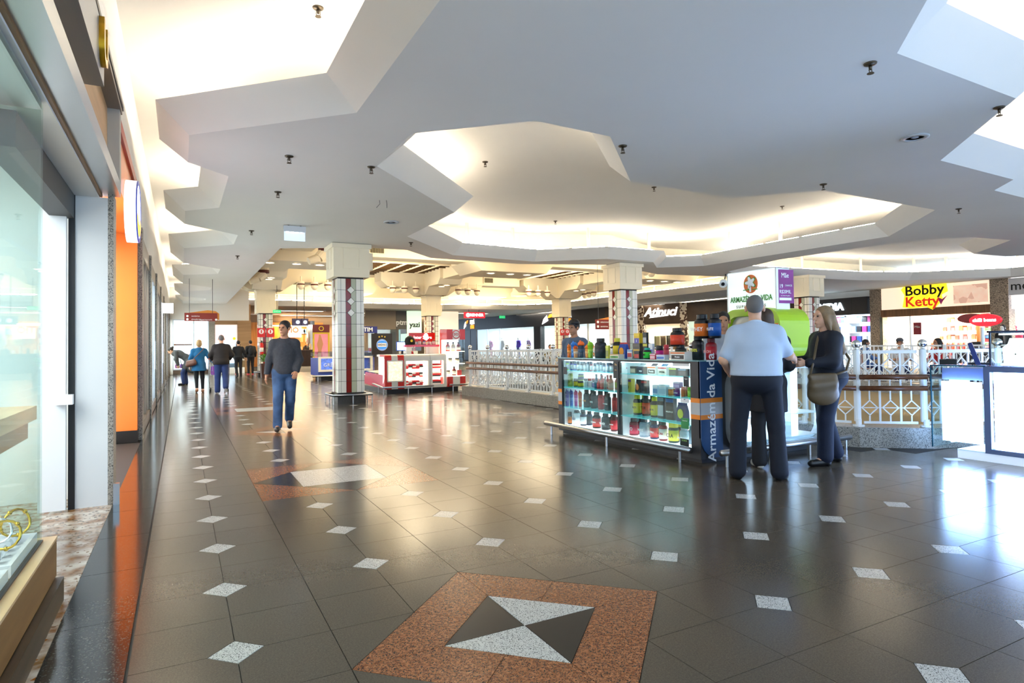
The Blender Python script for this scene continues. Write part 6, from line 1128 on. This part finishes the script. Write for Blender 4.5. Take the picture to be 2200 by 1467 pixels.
# --- sports shop
SO, SR = (22.8, 53.6), math.atan2(33.2-53.6, 25-22.8)
t = thing('sports_shop', 'charcoal fronted sports shop beyond the white railing', 'shopfront', (*SO, 0), SR)
X = lambda px: lp(SO, SR, px, 700)[0]
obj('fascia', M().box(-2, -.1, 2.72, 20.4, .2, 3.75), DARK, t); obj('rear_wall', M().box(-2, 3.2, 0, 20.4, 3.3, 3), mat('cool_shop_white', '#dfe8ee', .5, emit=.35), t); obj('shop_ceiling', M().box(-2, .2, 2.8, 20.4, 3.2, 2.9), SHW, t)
obj('display_plinth', M().box(X(1024), .4, 0, 20, 1.5, .2), SHW, t); obj('pier', M().box(X(1149), -.12, 0, X(1163), .3, 2.72), DARKB, t); obj('pier', M().box(-2, -.12, 0, X(995), .3, 2.72), DARK, t); obj('dark_doors', M().box(X(996), -.05, 0, X(1024), .1, 2.72), DARKB, t); obj('door_line', M().box(X(1011)-.03, -.07, 0, X(1011)+.03, -.05, 2.72), DSTEEL, t)
for a, b_ in ((1025, 1047), (1048, 1074), (1075, 1148), (1164, 1228), (1230, 1262), (1264, 1310)): obj('pane', M().box(X(a), 0, 0, X(b_), .015, 2.72), GLASS, t)
for a in (1047, 1074, 1229, 1263): obj('mullion', M().box(X(a)-.05, -.03, 0, X(a)+.05, .06, 2.72), ALU, t)
LW, LO = mat('lit_white_letters'), mat('lit_orange_letters', '#ff8c1e', .4, emit=1.1)
for (pa, pb, py_) in ((1003, 1022, 703), (1178, 1232, 692)):
    x0, x1 = X(pa), X(pb); zc = 3.2; w_ = (x1-x0); 
    obj('swoosh', M().prism([(x0-w_*.2, zc-.35), (x0-w_*.13, zc+.05), (x0, zc+.3), (x0+w_*.05, zc-.1)], -.16, -.12, 'y'), LW, t); obj('swoosh_tip', M().prism([(x0+w_*.03, zc+.1), (x0+w_*.12, zc+.35), (x0+w_*.3, zc+.42), (x0+w_*.2, zc+.15)], -.16, -.12, 'y'), LO, t)
    text('lettering', 'PAQUETÁ', (x0+w_*.75, -.13, zc+.2), .5, LW, t, '-y', .02, squash=w_*.2, bold=.008); text('lettering', 'ESPORTES', (x0+w_*.75, -.13, zc-.22), .46, LO, t, '-y', .02, squash=w_*.2, bold=.008)
for q in range(6): area('sports_lamp', tuple(t.location+Vector((math.cos(SR)*(2+q*3.2)-math.sin(SR)*1.5, math.sin(SR)*(2+q*3.2)+math.cos(SR)*1.5, 2.75))), 1.5, 90, (.92, .96, 1))
def wpt(o, rz, x, y): return (o[0]+math.cos(rz)*x-math.sin(rz)*y, o[1]+math.sin(rz)*x+math.cos(rz)*y)
MANQ = mat('mannequin_white', '#f0eeea', .4)
for i, (px, cname, c_, lab_) in enumerate(((1094, 'violet', '#5a3ab8', 'mannequin in violet tracksuit in the sports shop window'), (1116, 'lilac', '#b8a0d8', 'mannequin in lilac top in the sports shop window'), (1136, 'lime', '#c8c43a', 'mannequin in lime and orange kit in the sports shop window'), (1200, 'teal', '#1e7a90', 'mannequin in teal jacket beside the extinguisher signs'), (1060, 'taupe', '#9a8a7c', 'mannequin in taupe jacket behind the sports shop glass'), (1036, 'rose', '#c87aa0', 'mannequin in rose top next to the dark shop doors'))):
    x, y = wpt(SO, SR, X(px), .9); person(lab_, (x, y, .2), SR+math.pi, 1.8, step=.03, skin=MANQ, top=dict(m=ink(c_, .7), hem=.88, sleeve=1.7, pad=.022, name='jacket'), bottom=dict(m=ink('#3a4a9a' if i == 0 else c_, .7), pad=.014), shoe=None, group='shop mannequins')
# --- brown boutique
BO, BR = (25., 33.2), math.atan2(22-33.2, 29.4-25); XB = lambda px: lp(BO, BR, px, 690)[0]
t = thing('brown_boutique', 'brown boutique with ornate panels and white script sign', 'shopfront', (*BO, 0), BR)
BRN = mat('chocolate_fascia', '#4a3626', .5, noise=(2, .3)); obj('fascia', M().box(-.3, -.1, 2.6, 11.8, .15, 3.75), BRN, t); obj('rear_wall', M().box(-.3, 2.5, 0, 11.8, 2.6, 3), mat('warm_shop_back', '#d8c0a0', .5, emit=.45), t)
ORN = mat('ornate_panel', '#d8c8b0', .5, speck=(9, .45, '#4a2c1c'))
for a, b_ in ((1373, 1385), (1463, 1478)): obj('ornate_panel', M().box(XB(a), -.14, 0, XB(b_), .2, 3.74), ORN, t)
obj('lintel_shelf', M().box(XB(1386), -.05, 2.5, XB(1462), .4, 2.6), BRN, t); text('lettering', 'Atinuci', (XB(1420), -.13, 3.25), .75, LW, t, '-y', .03, bold=.015, shear=.3); obj('underline', M().prism([(XB(1397), 2.9), (XB(1436), 3.0), (XB(1436), 3.05), (XB(1402), 3.0)], -.16, -.12, 'y'), LW, t)
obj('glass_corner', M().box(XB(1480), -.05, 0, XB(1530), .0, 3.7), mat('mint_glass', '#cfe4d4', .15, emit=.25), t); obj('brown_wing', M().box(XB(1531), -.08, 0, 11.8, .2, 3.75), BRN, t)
obj('hanging_rail', M().cyl((XB(1390), 1.2, 1.8), (XB(1460), 1.2, 1.8), .03, n=6), STEEL, t)
for q in range(9): obj('garment', M().prism([(-.05, .9), (.05, .9), (.05, 1.75), (0, 1.8), (-.05, 1.75)], .9, 1.5, 'y').xf(Matrix.Translation((XB(1392)+q*.42, 0, 0))), ink(('#3a4a2c', '#5c5040', '#2a2c24', '#7a6a50', '#1e2420')[q % 5], .8), t)
for q in range(2): p = wpt(BO, BR, 2.5+q*3, 1.2); area('boutique_lamp', (*p, 2.5), 1.2, 140, (1, .85, .65))
# --- right-hand shops on x = 29.4
RO, RR = (29.4, 22.), -math.pi/2; XR_ = lambda px: lp(RO, RR, px, 690)[0]
wr = obj('wall_right', M().box(29.5, 3, 3.4, 29.7, 22, 3.76).box(29.4, 3, 0, 29.7, 6.5, 3.76).box(29.4, 17.75, 0, 29.8, 18.35, 3.76, 1).box(29.3, 12.6, 0, 29.8, 13.25, 3.76, 1), [PLASTER, mat('warm_granite', '#c4ae96', .4, noise=(30, .4), speck=(60, .25, '#3c3028')), GRANITE], kind='structure'); tag(wr, 'wall with granite piers between the shops', 'wall')
t = thing('electronics_shop', 'dark electronics shop with glowing white letters beside the granite pier', 'shopfront', (*RO, 0), RR); xa, xb = .1, 3.6
obj('fascia', M().box(xa, -.15, 2.6, xb, .1, 3.45), DARKB, t); obj('fascia_joint', M().box(XR_(1833), -.16, 2.6, XR_(1833)+.03, -.14, 3.45), DARK, t); text('lettering', 'MIDIA', (XR_(1790), -.17, 3.02), .5, mat('lit_cool_letters', '#f0faff', .4, emit=3, ecol=(.75, .92, 1)), t, '-y', .03, bold=.02)
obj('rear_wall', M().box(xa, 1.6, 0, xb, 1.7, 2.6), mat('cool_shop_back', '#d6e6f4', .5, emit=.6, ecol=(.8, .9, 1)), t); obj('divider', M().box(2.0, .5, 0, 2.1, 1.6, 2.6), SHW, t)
for z in (.7, 1.2, 1.7, 2.2): obj('shelf', M().box(xa, .7, z, xb, 1.6, z+.04), SHW, t)
n = 0
for z in (1.24, 1.74, 2.24):
    for q in range(12): obj('boxed_goods', M().box(xa+.1+q*.285, .75, z, xa+.32+q*.285, .95, z+.3), ink(('#e8eef4', '#3a5aa0', '#c83a8a', '#22242c', '#8ab4dc', '#d8dce4')[(q*5+int(z*3)) % 6]), t)
area('electronics_lamp', (30.2, 20.2, 2.5), 2., 220, (.8, .92, 1))
t = thing('childrens_shop', 'warm lit childrenswear shop with yellow cartoon-letter sign', 'shopfront', (*RO, 0), RR); xa, xb = 4.25, 8.75
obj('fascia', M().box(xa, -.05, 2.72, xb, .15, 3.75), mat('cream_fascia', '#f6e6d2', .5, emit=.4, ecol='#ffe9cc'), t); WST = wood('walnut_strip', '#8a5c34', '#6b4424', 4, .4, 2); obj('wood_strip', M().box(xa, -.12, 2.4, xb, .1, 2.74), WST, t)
YEL = mat('sign_yellow_lit', '#ffe01e', .4, emit=1.0); x0 = XR_(1990)
ys = [(-.95, -.55), (-.6, -.62), (.1, -.6), (.35, -.75), (.55, -.5), (.75, -.3), (.7, 0), (.95, .15), (.9, .62), (.5, .6), (-.3, .58), (-.85, .6), (-1.0, .4), (-.85, .1)]
obj('sign_cloud', M().prism([(x0+a, 3.28+b_*.85) for a, b_ in ys], -.12, -.05, 'y'), YEL, t); text('lettering', 'Bobby', (x0, -.13, 3.52), .62, mat('black_letter', '#15110e', .5), t, '-y', .01, bold=.012, squash=1.05); text('lettering', 'Ketty', (x0-.1, -.13, 3.02), .62, mat('red_letter', '#e0301e', .5, emit=.3), t, '-y', .01, bold=.015, squash=1.05)
obj('sign_bow', M().prism([(x0+.55, 3.2), (x0+.75, 3.08), (x0+.95, 3.22), (x0+.78, 3.0), (x0+.7, 2.85), (x0+.62, 3.0)], -.14, -.12, 'y'), mat('magenta_letter', '#c83a90', .5), t)
xm0, xm1 = XR_(2052), XR_(2126); obj('mural', M().box(xm0, -.07, 2.85, xm1, -.05, 3.62), mat('mural_print', '#e8c0a8', .5, emit=.35, noise=(2.2, .4), col2='#f0dcc8', speck=(3.5, .25, '#9a5a48')), t)
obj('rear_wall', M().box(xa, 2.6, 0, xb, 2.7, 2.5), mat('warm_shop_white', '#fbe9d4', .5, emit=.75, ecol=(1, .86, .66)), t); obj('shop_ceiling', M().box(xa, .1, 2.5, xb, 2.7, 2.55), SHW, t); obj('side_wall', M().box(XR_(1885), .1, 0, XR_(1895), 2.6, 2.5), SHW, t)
obj('left_pane', M().box(XR_(1890), 0, 0, XR_(1958), .015, 2.4), GLASS, t); obj('pole', M().cyl((XR_(1957), -.02, 0), (XR_(1957), -.02, 2.4), .05, n=10), STEEL, t); obj('wood_post', M().box(XR_(2065), 1.2, 0, XR_(2072), 1.3, 2.4), WST, t)
for z in (1.25, 1.65, 2.05): obj('shelf', M().box(XR_(1960), 2.0, z, XR_(2055), 2.6, z+.05), mat('shelf_lit', '#fff0dc', .4, emit=.8, ecol=(1, .88, .7)), t)
cl_ = ['#c8503c', '#e0c0a8', '#8a4a58', '#d89a70', '#b8403c', '#e8d8c4', '#7a5a50', '#c87a80']
for zi, z in enumerate((1.3, 1.7, 2.1)):
    for q in range(11): obj('folded_clothes', M().box(XR_(1962)+q*.17, 2.1, z, XR_(1962)+.14+q*.17, 2.5, z+.16+.04*(q % 3)), ink(cl_[(q*3+zi) % 8], .8), t)
for q in range(16): obj('hanging_garment', M().prism([(-.03, .35), (.035, .35), (.03, 1.12), (0, 1.18), (-.03, 1.12)], 1.2, 1.6, 'y').xf(Matrix.Translation((XR_(1968)+q*.11, 0, 0))), ink(cl_[q % 8], .8), t)
for q in range(10): obj('toy_stack', M().box(XR_(2048)+.02, 2.2, .5+q*.17, XR_(2048)+.42, 2.5, .62+q*.17), ink(('#d8343a', '#3a6ab0', '#f0e8dc', '#4a9a5a')[q % 4]), t)
for q in range(6): obj('pink_dress', M().prism([(-.14, .5), (.14, .5), (.07, 1.1), (-.07, 1.1)], 1.5, 1.6, 'y').xf(Matrix.Translation((XR_(2075)+.12+q*.2, 0, .25*(q % 2)))), ink(('#f0a0b0', '#d8687a', '#f6c8cc')[q % 3], .8), t)
obj('sale_sign', M().box(XR_(1963), -.04, 1.55, XR_(1980), -.03, 2.1), mat('maroon_card', '#8c1c34', .5), t); text('sale_print', 'Mãe', ((XR_(1963)+XR_(1980))/2, -.045, 1.9), .14, PW, t); obj('frame_picture', M().box(XR_(2073), .6, 1.95, XR_(2090), .65, 2.4), mat('lime_frame', '#b8c83a', .5), t); obj('red_panel', M().box(XR_(2091), .6, 1.9, XR_(2110), .65, 2.4), RED, t)
area('kids_lamp', (30.6, 15.5, 2.45), 2.2, 420, (1, .82, .58), sy=3.5)
t = thing('white_menswear_shop', 'white shopfront with thin black lettering at the picture edge', 'shopfront', (*RO, 0), RR); xa = 9.5
obj('fascia', M().box(xa, -.1, 2.5, 15, .1, 3.75), mat('fascia_white_glow', '#f4f0ee', .4, emit=.5), t); obj('sign_plate', M().box(XR_(2172), -.12, 3.05, XR_(2172)+3, -.1, 3.72), mat('plate_grey', '#d8d6d8', .4), t); text('lettering', 'men', (XR_(2176), -.13, 3.4), .5, mat('black_letter'), t, '-y', .01, align='LEFT'); obj('rear_wall', M().box(xa, 1.5, 0, 15, 1.6, 2.5), mat('rosy_white', '#f6ebe8', .5, emit=.5), t); obj('rail', M().cyl((xa+.5, .9, 1.7), (14, .9, 1.7), .025, n=6), STEEL, t)  # white fascia has glow put into its material to lift its brightness
area('mens_lamp', (30, 9.5, 2.4), 2., 160, (1, .95, .92), sy=4)
for i, (px, c_, lb) in enumerate(((2166, '#e03a58', 'mannequin in pink hooded top in the white shop'), (2196, '#15141c', 'mannequin in black dress at the picture edge'))):
    x, y = wpt(RO, RR, lp(RO, RR, px, 700)[0], .5 if i == 0 else -1.5); person(lb, (x, y, 0), RR+math.pi, 1.85, step=.03, skin=MANQ, top=dict(m=ink(c_, .7), hem=.8, sleeve=1.8, pad=.03, name='hooded_top'), bottom=dict(m=ink('#2a2c34', .7), pad=.014), shoe=None, hair=dict(style='bob', m=ink(c_, .7)), group='shop mannequins')
# --- sunglasses kiosk beyond the opening
t = thing('sunglasses_kiosk', 'small red kiosk with oval red sign on a pole beyond the railing', 'kiosk', (17.2, 8.0, 0)); obj('counter', M().box(0, -1, 0, 1.2, .6, 1.0), mat('kiosk_dark', '#2a2426', .4), t); obj('top', M().box(-.05, -1.05, 1.0, 1.25, .65, 1.05), RED, t); obj('pole', M().cyl((0, -.05, 1.05), (0, -.05, 1.6), .04, n=10), STEEL, t)
obj('sign', M().prism(ngon(28, .33, -.12, 1.77, 0, .15), -.06, .06, 'x'), mat('sign_red_lit', '#e0182c', .3, emit=.5), t); text('lettering', 'chilli beans', (-.07, -.12, 1.77), .115, mat('lit_white_letters'), t, '-x', .004, bold=.003); obj('sign_back', M().prism(ngon(20, .3, .25, 1.83, 0, .12), .1, .2, 'x'), mat('dark_red', '#7a1418', .4), t); obj('till', M().box(.2, .1, 1.05, .4, .3, 1.25), BLACK, t)
for q in range(4): obj('sunglasses_tray', M().box(-.02, -.9+q*.32, 1.05, .25, -.65+q*.32, 1.1), ink('#8a9cc0'), t)
# ================================================================ FAR WALL y = 47: cafe, phone shop, others
FO = (3.4, 47.); XF = lambda px, py=710: lp(FO, 0, px, py)
wf = obj('wall_far', M().box(3.4, 48.5, 0, 19.8, 48.7, 3.76), mat('far_wall_brown', '#8d7458', .6), kind='structure'); tag(wf, 'brown wall behind the far shops', 'wall')
t = thing('coffee_counter', 'dark wood coffee counter with orange back wall beyond the walking man', 'counter', (3.4, 46.4, 0)); a, b_ = XF(555)[0], XF(684)[0]
obj('counter', M().box(a, 0, 0, b_, .6, 1.12), wood('espresso_wood', '#4a2f20', '#33200f', 3, .4, 2), t); obj('counter_top', M().box(a-.05, -.08, 1.12, b_+.05, .65, 1.18), mat('counter_stone', '#6b5844', .3), t); obj('back_wall', M().box(a-.5, 1.9, 0, b_+.6, 2.0, 3.2), wood('amber_panel', '#d8924a', '#b87434', 2, .5, 2), t)
obj('menu_board', M().box(XF(618)[0], 1.5, 2.1, XF(652)[0], 1.6, 2.85), mat('menu_cream', '#f0e2c8', .4, emit=.6), t); text('lettering', 'TIO', (XF(632)[0], 1.46, 2.62), .55, mat('red_letter'), t, '-y', .02, bold=.02); obj('orange_panel', M().box(XF(586)[0], 1.4, 0, XF(600)[0], 1.5, 2.9), ORG, t); obj('lamp_row', M().box(a, 1.2, 2.9, b_, 1.3, 2.98), FLIT, t)
for q in range(7): obj('cup_stack', M().cyl((XF(655)[0]-1.4+q*.35, .35, 1.18), (XF(655)[0]-1.4+q*.35, .35, 1.4+.1*(q % 3)), .09, .07, 10), ink(('#e8e0d4', '#3a2c24', '#c8b09a')[q % 3]), t)
for q in range(3): obj('picture', M().box(XF(640)[0]+q*.75, 1.84, 1.75, XF(640)[0]+.55+q*.75, 1.9, 2.3), ink(('#d8b070', '#f0e8d8', '#e0a050')[q]), t)
for q, x in enumerate((648, 656, 664)): obj('wall_plate', M().prism(ngon(14, .2, XF(x)[0], 2.55), 1.8, 1.88, 'y'), ink(('#2a2a30', '#dfe4ea', '#7aa0c8')[q]), t)
obj('steel_stack', M().cyl((XF(671)[0], 1.3, 1.1), (XF(671)[0], 1.3, 3.3), .3, n=12), STEEL, t); area('cafe_lamp', (8, 47.2, 3.0), 4, 300, (1, .8, .5), sy=1.2)
person('barista in black behind the coffee counter', (XF(661)[0]+3.4, 47.4, 0), math.pi, 1.72, step=.03, top=dict(m=mat('black_coat'), hem=.9, sleeve=1.9, pad=.022), bottom=dict(m=mat('black_trousers'), pad=.014), hair=dict(style='short', m=BROWNH), group='kiosk staff')
for i, px in enumerate((638, 654)):
    p = ony(px, 692, 36); b = thing('hanging_screen', ('television hanging over the coffee counter, nearer the red signs', 'television hanging over the coffee counter, nearer the tiled column')[i], 'television', (p.x, 36, p.z), 0, 'hanging televisions'); obj('case', M().box(-.27+.06*i, -.03, -.2, .27-.06*i, .03, .2), BLACK, b); obj('screen', M().box(-.25+.06*i, -.035, -.18, .25-.06*i, -.03, .18), mat('tv_picture', '#3a3550', .3, emit=.3, noise=(5, .6), col2='#0e0c18'), b); obj('glare', M().prism(ngon(16, .1, .04, 0), -.04, -.035, 'y'), mat('screen_blue'), b); obj('hanger', M().cyl((0, 0, .2), (0, 0, 5.2-p.z), .02, n=6), BLACK, b)
p = ony(690, 750, 33); t = thing('poster_stand', 'yellow framed poster stand with maroon header beside the blue kiosk', 'poster stand', (p.x, 33., 0)); obj('frame', M().ringprism([(-.42, .62), (.42, .62), (.42, 2.1), (-.42, 2.1)], [(-.34, .7), (.34, .7), (.34, 2.02), (-.34, 2.02)], -.05, .05, 'y'), mat('frame_yellow', '#d8b81e', .4), t); obj('sheet', M().box(-.34, -.02, .7, .34, .02, 2.02), mat('rose_print', '#d87a80', .5, emit=.4, noise=(2, .3)), t); obj('figure', M().prism([(-.2, .72), (-.02, .72), (.02, 1.2), (.1, 1.5), (.04, 1.75), (-.02, 1.98), (-.12, 1.98), (-.14, 1.75), (-.22, 1.5), (-.16, 1.2)], -.026, -.02, 'y'), mat('print_skin', '#c89068', .5), t); obj('header', M().box(-.42, -.06, 2.1, .42, .06, 2.5), mat('header_maroon', '#6a1c14', .4), t); obj('header_mark', M().ringprism(ngon(18, .13, 0, 2.3), ngon(18, .09, 0, 2.3), -.075, -.06, 'y'), mat('frame_yellow'), t); obj('base', M().box(-.4, -.05, 0, .4, .05, .62), wood('stand_oak', '#c8863a', '#a86a28', 3, .4, 2), t)
# phone shop & neighbours
def shopbay(name, label, pa, pb, m_f, sign, smat, yoff=-6., zf=2.5, back='#cfd6d8', em=.35, size=.5):
    o = (3.4, 47+yoff); f = lambda px: lp(o, 0, px, 715)[0]; t = thing(name, label, 'shopfront', (*o, 0)); a, b_ = f(pa), f(pb)
    obj('fascia', M().box(a, -.1, zf, b_, .1, 3.74), m_f, t); obj('back', M().box(a, 1.3, 0, b_, 1.4, zf), mat('bay_'+name+str(pa), back, .5, emit=em, noise=(1.3, .3)), t); obj('jamb', M().box(a, -.1, 0, a+.15, 1.3, zf), m_f, t); obj('counter', M().box(a+.2, .2, 0, b_-.2, .6, 1.), WHITE, t); obj('pane', M().box(a+.15, 0, 1., b_, .012, zf), GLASS, t)
    if sign: text('lettering', sign, ((a+b_)/2, -.13, (zf+3.4)/2), size, smat, t, '-y', .02, bold=.01)
    for q in range(5): obj('goods', M().box(a+.3+q*(b_-a-.6)/5, .3, 1., a+.3+(q+.7)*(b_-a-.6)/5, .5, 1.25+.1*(q % 2)), ink(cl_[q]), t)
shopbay('kiosk_shop', 'pale shop bay behind the blue phone kiosk', 785, 850, mat('taupe_fascia', '#8a7d6e', .5), None, None, back='#e4e0da')
shopbay('grey_shop', 'grey shop with thin letters behind the red kiosk', 851, 873, mat('grey_fascia', '#5c5a58', .5), 'ptm', PW, back='#9ab4b0')
shopbay('green_shop', 'shop with pale green lit sign behind the red kiosk', 875, 905, mat('green_fascia_lit', '#c8e4c4', .5, emit=.6), 'yazi', mat('black_letter'), zf=2.2, back='#f2f0e4', em=.6)
shopbay('cream_shop', 'cream shop bay beside the charcoal sports shop', 940, 984, mat('cream_fascia'), None, None, back='#d8ccb8')
t = thing('phone_kiosk', 'navy phone company kiosk with lit blue panel behind the crest panel', 'kiosk', (7.3, 28., 0)); obj('header', M().box(-.62, 0, 1.95, .62, .12, 2.25), mat('header_navy', '#232a6a', .4, emit=.15), t); text('lettering', 'TIM', (.2, -.01, 2.1), .26, PW, t, '-y', .004, bold=.006); obj('red_wave', M().box(-.45, -.01, 2.05, -.12, 0, 2.15), RED, t); obj('glow_panel', M().box(-1.3, .1, 1.1, -.6, .2, 1.75), mat('violet_glow', '#b9b4f0', .4, emit=1.0, ecol='#a8a0f8'), t); obj('post', M().box(-.62, .02, 0, -.5, .1, 1.95), DARK, t); obj('post', M().box(.5, .02, 0, .62, .1, 1.95), DARK, t); obj('counter', M().box(-1.3, .1, 0, 1.3, .7, 1.05), DARK, t)
# ================================================================ SIGNS, PLANT, EXTINGUISHERS
MAR = mat('wayfinding_maroon', '#7a2416', .45); OCH = mat('wayfinding_ochre', '#c8802c', .45)
def wayfind(label, cx, cy, z, w_, h_, lines, rz=0, zc=Z0):
    t = thing('hanging_sign', label, 'sign', (cx, cy, z), rz); obj('board', M().box(-w_/2, -.02, -h_/2, w_/2, .02, h_/2), MAR, t); obj('swoosh_board', M().prism([(-w_/2+.1, h_/2), (w_*.2, h_/2+.1), (w_*.45, h_/2+.07), (w_/2+.06, h_/2-.02), (w_/2+.06, -h_/2+.05), (w_/2-.02, -h_/2+.05), (w_/2-.02, h_/2)], .0, .03, 'y'), OCH, t)
    for i, (s_, x, zz, al) in enumerate(lines):
        text('lettering', s_, (x, -.025, zz), h_*.24, PW, t, '-y', .001, align=al); sx_ = x-.12 if al == 'LEFT' else x+.12; obj('arrow_dot', M().prism(ngon(14, h_*.13, sx_, zz), -.028, -.02, 'y'), PW, t)
    for x in (-w_*.35, w_*.35): obj('hanger', M().cyl((x, 0, h_/2), (x, 0, zc-z), .008, n=6), DSTEEL, t)
p = ony(432, 681, 24); wayfind('maroon wayfinding sign with ochre edge hanging over the corridor', p.x, 24, p.z, 1.02, .28, [('sanitários', -.3, .03, 'LEFT'), ('elevadores', -.3, -.08, 'LEFT'), ('supermercado', .35, -.09, 'RIGHT')])
p = ony(1300, 697, 20.5); wayfind('maroon wayfinding sign beside the column over the kiosk counter', p.x, 20.5, p.z, .95, .4, [('estacionamento', -.25, .1, 'LEFT'), ('sanitários', -.25, -.08, 'LEFT')], zc=5.2)
p = ony(1018, 677, 38.5); t = thing('hanging_sign', 'red hanging sign with white department store name', 'sign', (p.x, 38.4, p.z)); obj('board', M().box(-.78, -.04, -.2, .78, .04, .2), mat('sign_red_lit'), t); text('lettering', 'RENNER', (.15, -.045, 0), .27, mat('lit_white_letters'), t, '-y', .002, bold=.006); obj('logo', M().prism(ngon(18, .14, -.5, 0), -.05, -.04, 'y'), mat('lit_white_letters'), t)
for x in (-.42, .35): obj('hanger', M().cyl((x, 0, .2), (x, 0, .75), .015, n=6), DSTEEL, t)
EXG = mat('exit_green', '#1fb86a', .4, emit=.8)
for i, (px, py, y, lb) in enumerate(((595, 669, 30.5, 'green exit sign beside the column with extinguishers'), (831, 704, 44, 'green exit sign over the crest panel'), (1079, 681, 44, 'green exit sign before the sports shop fascia'))):
    p = ony(px, py, y); sc = y/30; t = thing('exit_sign', lb, 'exit sign', (p.x, y, p.z), 0, 'green exit signs'); obj('panel', M().box(-.17*sc, -.02, -.07*sc, .17*sc, .02, .07*sc), EXG, t); text('lettering', 'SAÍDA', (0, -.024, 0), .1*sc, PW, t); obj('hanger', M().cyl((0, 0, .07*sc), (0, 0, (5.2 if y < 38 else Z0)-p.z), .012, n=6), DSTEEL, t)
EXR = mat('extinguisher_red', '#d0201c', .3)
def fire_set(px, py, y, col, sc, where):
    for i, dx in enumerate((-.16, .16)):
        t = thing('fire_sign', f'red extinguisher sign on {where}, {("outer", "inner")[i]} of two', 'sign', (col[0]+dx*sc, y, 2.05), 0, 'red extinguisher signs'); obj('plate', M().box(-.14*sc, -.01, -.17*sc, .14*sc, .01, .17*sc), EXR, t); obj('disc', M().prism(ngon(16, .09*sc, 0, .04*sc), -.014, -.01, 'y'), PW, t); obj('bar', M().box(-.02*sc, -.018, -.02*sc, .02*sc, -.014, .1*sc), EXR, t)
        t = thing('fire_extinguisher', f'{("red", "red and yellow")[i]} fire extinguisher on {where}', 'extinguisher', (col[0]+dx*sc, y-.1, 1.0), 0, 'fire extinguishers'); obj('cylinder', M().lathe([(.08, 0), (.085, .03), (.085, .48), (.05, .56), (.03, .58)], 14), EXR, t, smooth=True); obj('label', M().lathe([(.087, .15), (.087, .35)], 14), mat('ext_label_%d' % i, ('#e8e2d8', '#f0d02a')[i], .5), t, smooth=True); obj('valve', M().cyl((0, 0, .58), (0, 0, .66), .025, n=8).box(-.02, -.08, .64, .02, .06, .68), BLACK, t); obj('hose', M().tube([(.02, -.05, .62), (.12, -.08, .6), (.14, -.06, .4), (.1, -.03, .2)], .012, 6), BLACK, t); obj('bracket', M().box(-.03, .07, .2, .03, .11, .5), DSTEEL, t)
fire_set(0, 0, 31.5-.34, (3.5, 0), 1.25, 'the column beside the potted plant'); fire_set(0, 0, 31.8-.34, (20.35, 0), 1.1, 'the column beyond the white railing')
p = onz(572, 811, 0); t = thing('potted_plant', 'leafy green plant in a square brown planter beside the column', 'plant', (p.x+.1, p.y+.1, 0)); obj('planter', M().add([(-.3, -.3, 0), (.3, -.3, 0), (.3, .3, 0), (-.3, .3, 0), (-.34, -.34, .62), (.34, -.34, .62), (.34, .34, .62), (-.34, .34, .62)], [(0, 3, 2, 1), (0, 1, 5, 4), (1, 2, 6, 5), (2, 3, 7, 6), (3, 0, 4, 7), (4, 5, 6, 7)]), mat('planter_brown', '#4a2c20', .4), t); obj('soil', M().box(-.31, -.31, .6, .31, .31, .625), mat('soil', '#2a1c14', .9), t)
lf = mesh('leaf', M().add([(0, 0, 0), (.035, .06, .015), (0, .16, .0), (-.035, .06, .015), (0, .07, -.005)], [(0, 1, 4), (1, 2, 4), (2, 3, 4), (3, 0, 4)]), mat('leaf_green_gloss', '#4f9a2c', .35, noise=(6, .3)))
for q in range(70):
    a, e, r = random.uniform(0, 6.28), random.uniform(-.2, 1.2), random.uniform(.05, .3)
    o = obj('leaf', lf, None, t, loc=(r*math.cos(a), r*math.sin(a), .68+random.uniform(0, .42)*(1-r)), rot=(e, 0, a-1.57)); o.scale = (1.3, 1.3, 1.3)
for q in range(7): obj('stem', M().cyl((0, 0, .6), (.2*math.cos(q), .2*math.sin(q), 1.0), .008, n=5), mat('stem_green', '#5c7a34', .6), t)

# ================================================================ nest details under the part they sit on
NEST = {'print': ('wrap', 'front_panel', 'sheet', 'bag', 'body'), 'lettering': ('board', 'header', 'lightbox', 'end_panel', 'sign_box', 'back_sign', 'menu_board', 'sign', 'panel', 'fascia', 'frame'), 'eye': ('body',), 'mouth': ('body',), 'collar': ('shirt', 'sweater'), 'label': ('cylinder',), 'hose': ('valve',), 'badge': ('crown',), 'screen': ('bezel', 'case'), 'dial': ('watch_case',),
        'logo_tree': ('logo_disc',), 'logo_tree_edge': ('logo_disc',), 'logo_wave': ('logo_disc',), 'crest_letters': ('crest_white', 'crest_disc'), 'crest_ring': ('crest_white', 'crest_disc'), 'keypad': ('body',), 'pendant': ('chain',), 'brim': ('cap',), 'print_box': ('sheet',), 'disc': ('plate',), 'bar': ('plate',), 'card_logo': ('card_stickers',), 'sale_print': ('sale_sign',), 'arrow_dot': ('board',), 'header_mark': ('header',), 'handle': ('leaf',), 'capital_panel': ('capital',)}
def stem_(n): return n.split('.')[0]
for root in [o for o in scene.objects if o.parent is None and o.get('category')]:
    kids = list(root.children); by = {}
    for c_ in kids: by.setdefault(stem_(c_.name), c_)
    for c_ in kids:
        for h_ in NEST.get(stem_(c_.name), ()):
            p_ = by.get(h_)
            if p_ is not None and p_ is not c_ and len(c_.children) == 0:
                c_.parent = p_; c_.matrix_parent_inverse = p_.matrix_basis.inverted(); break
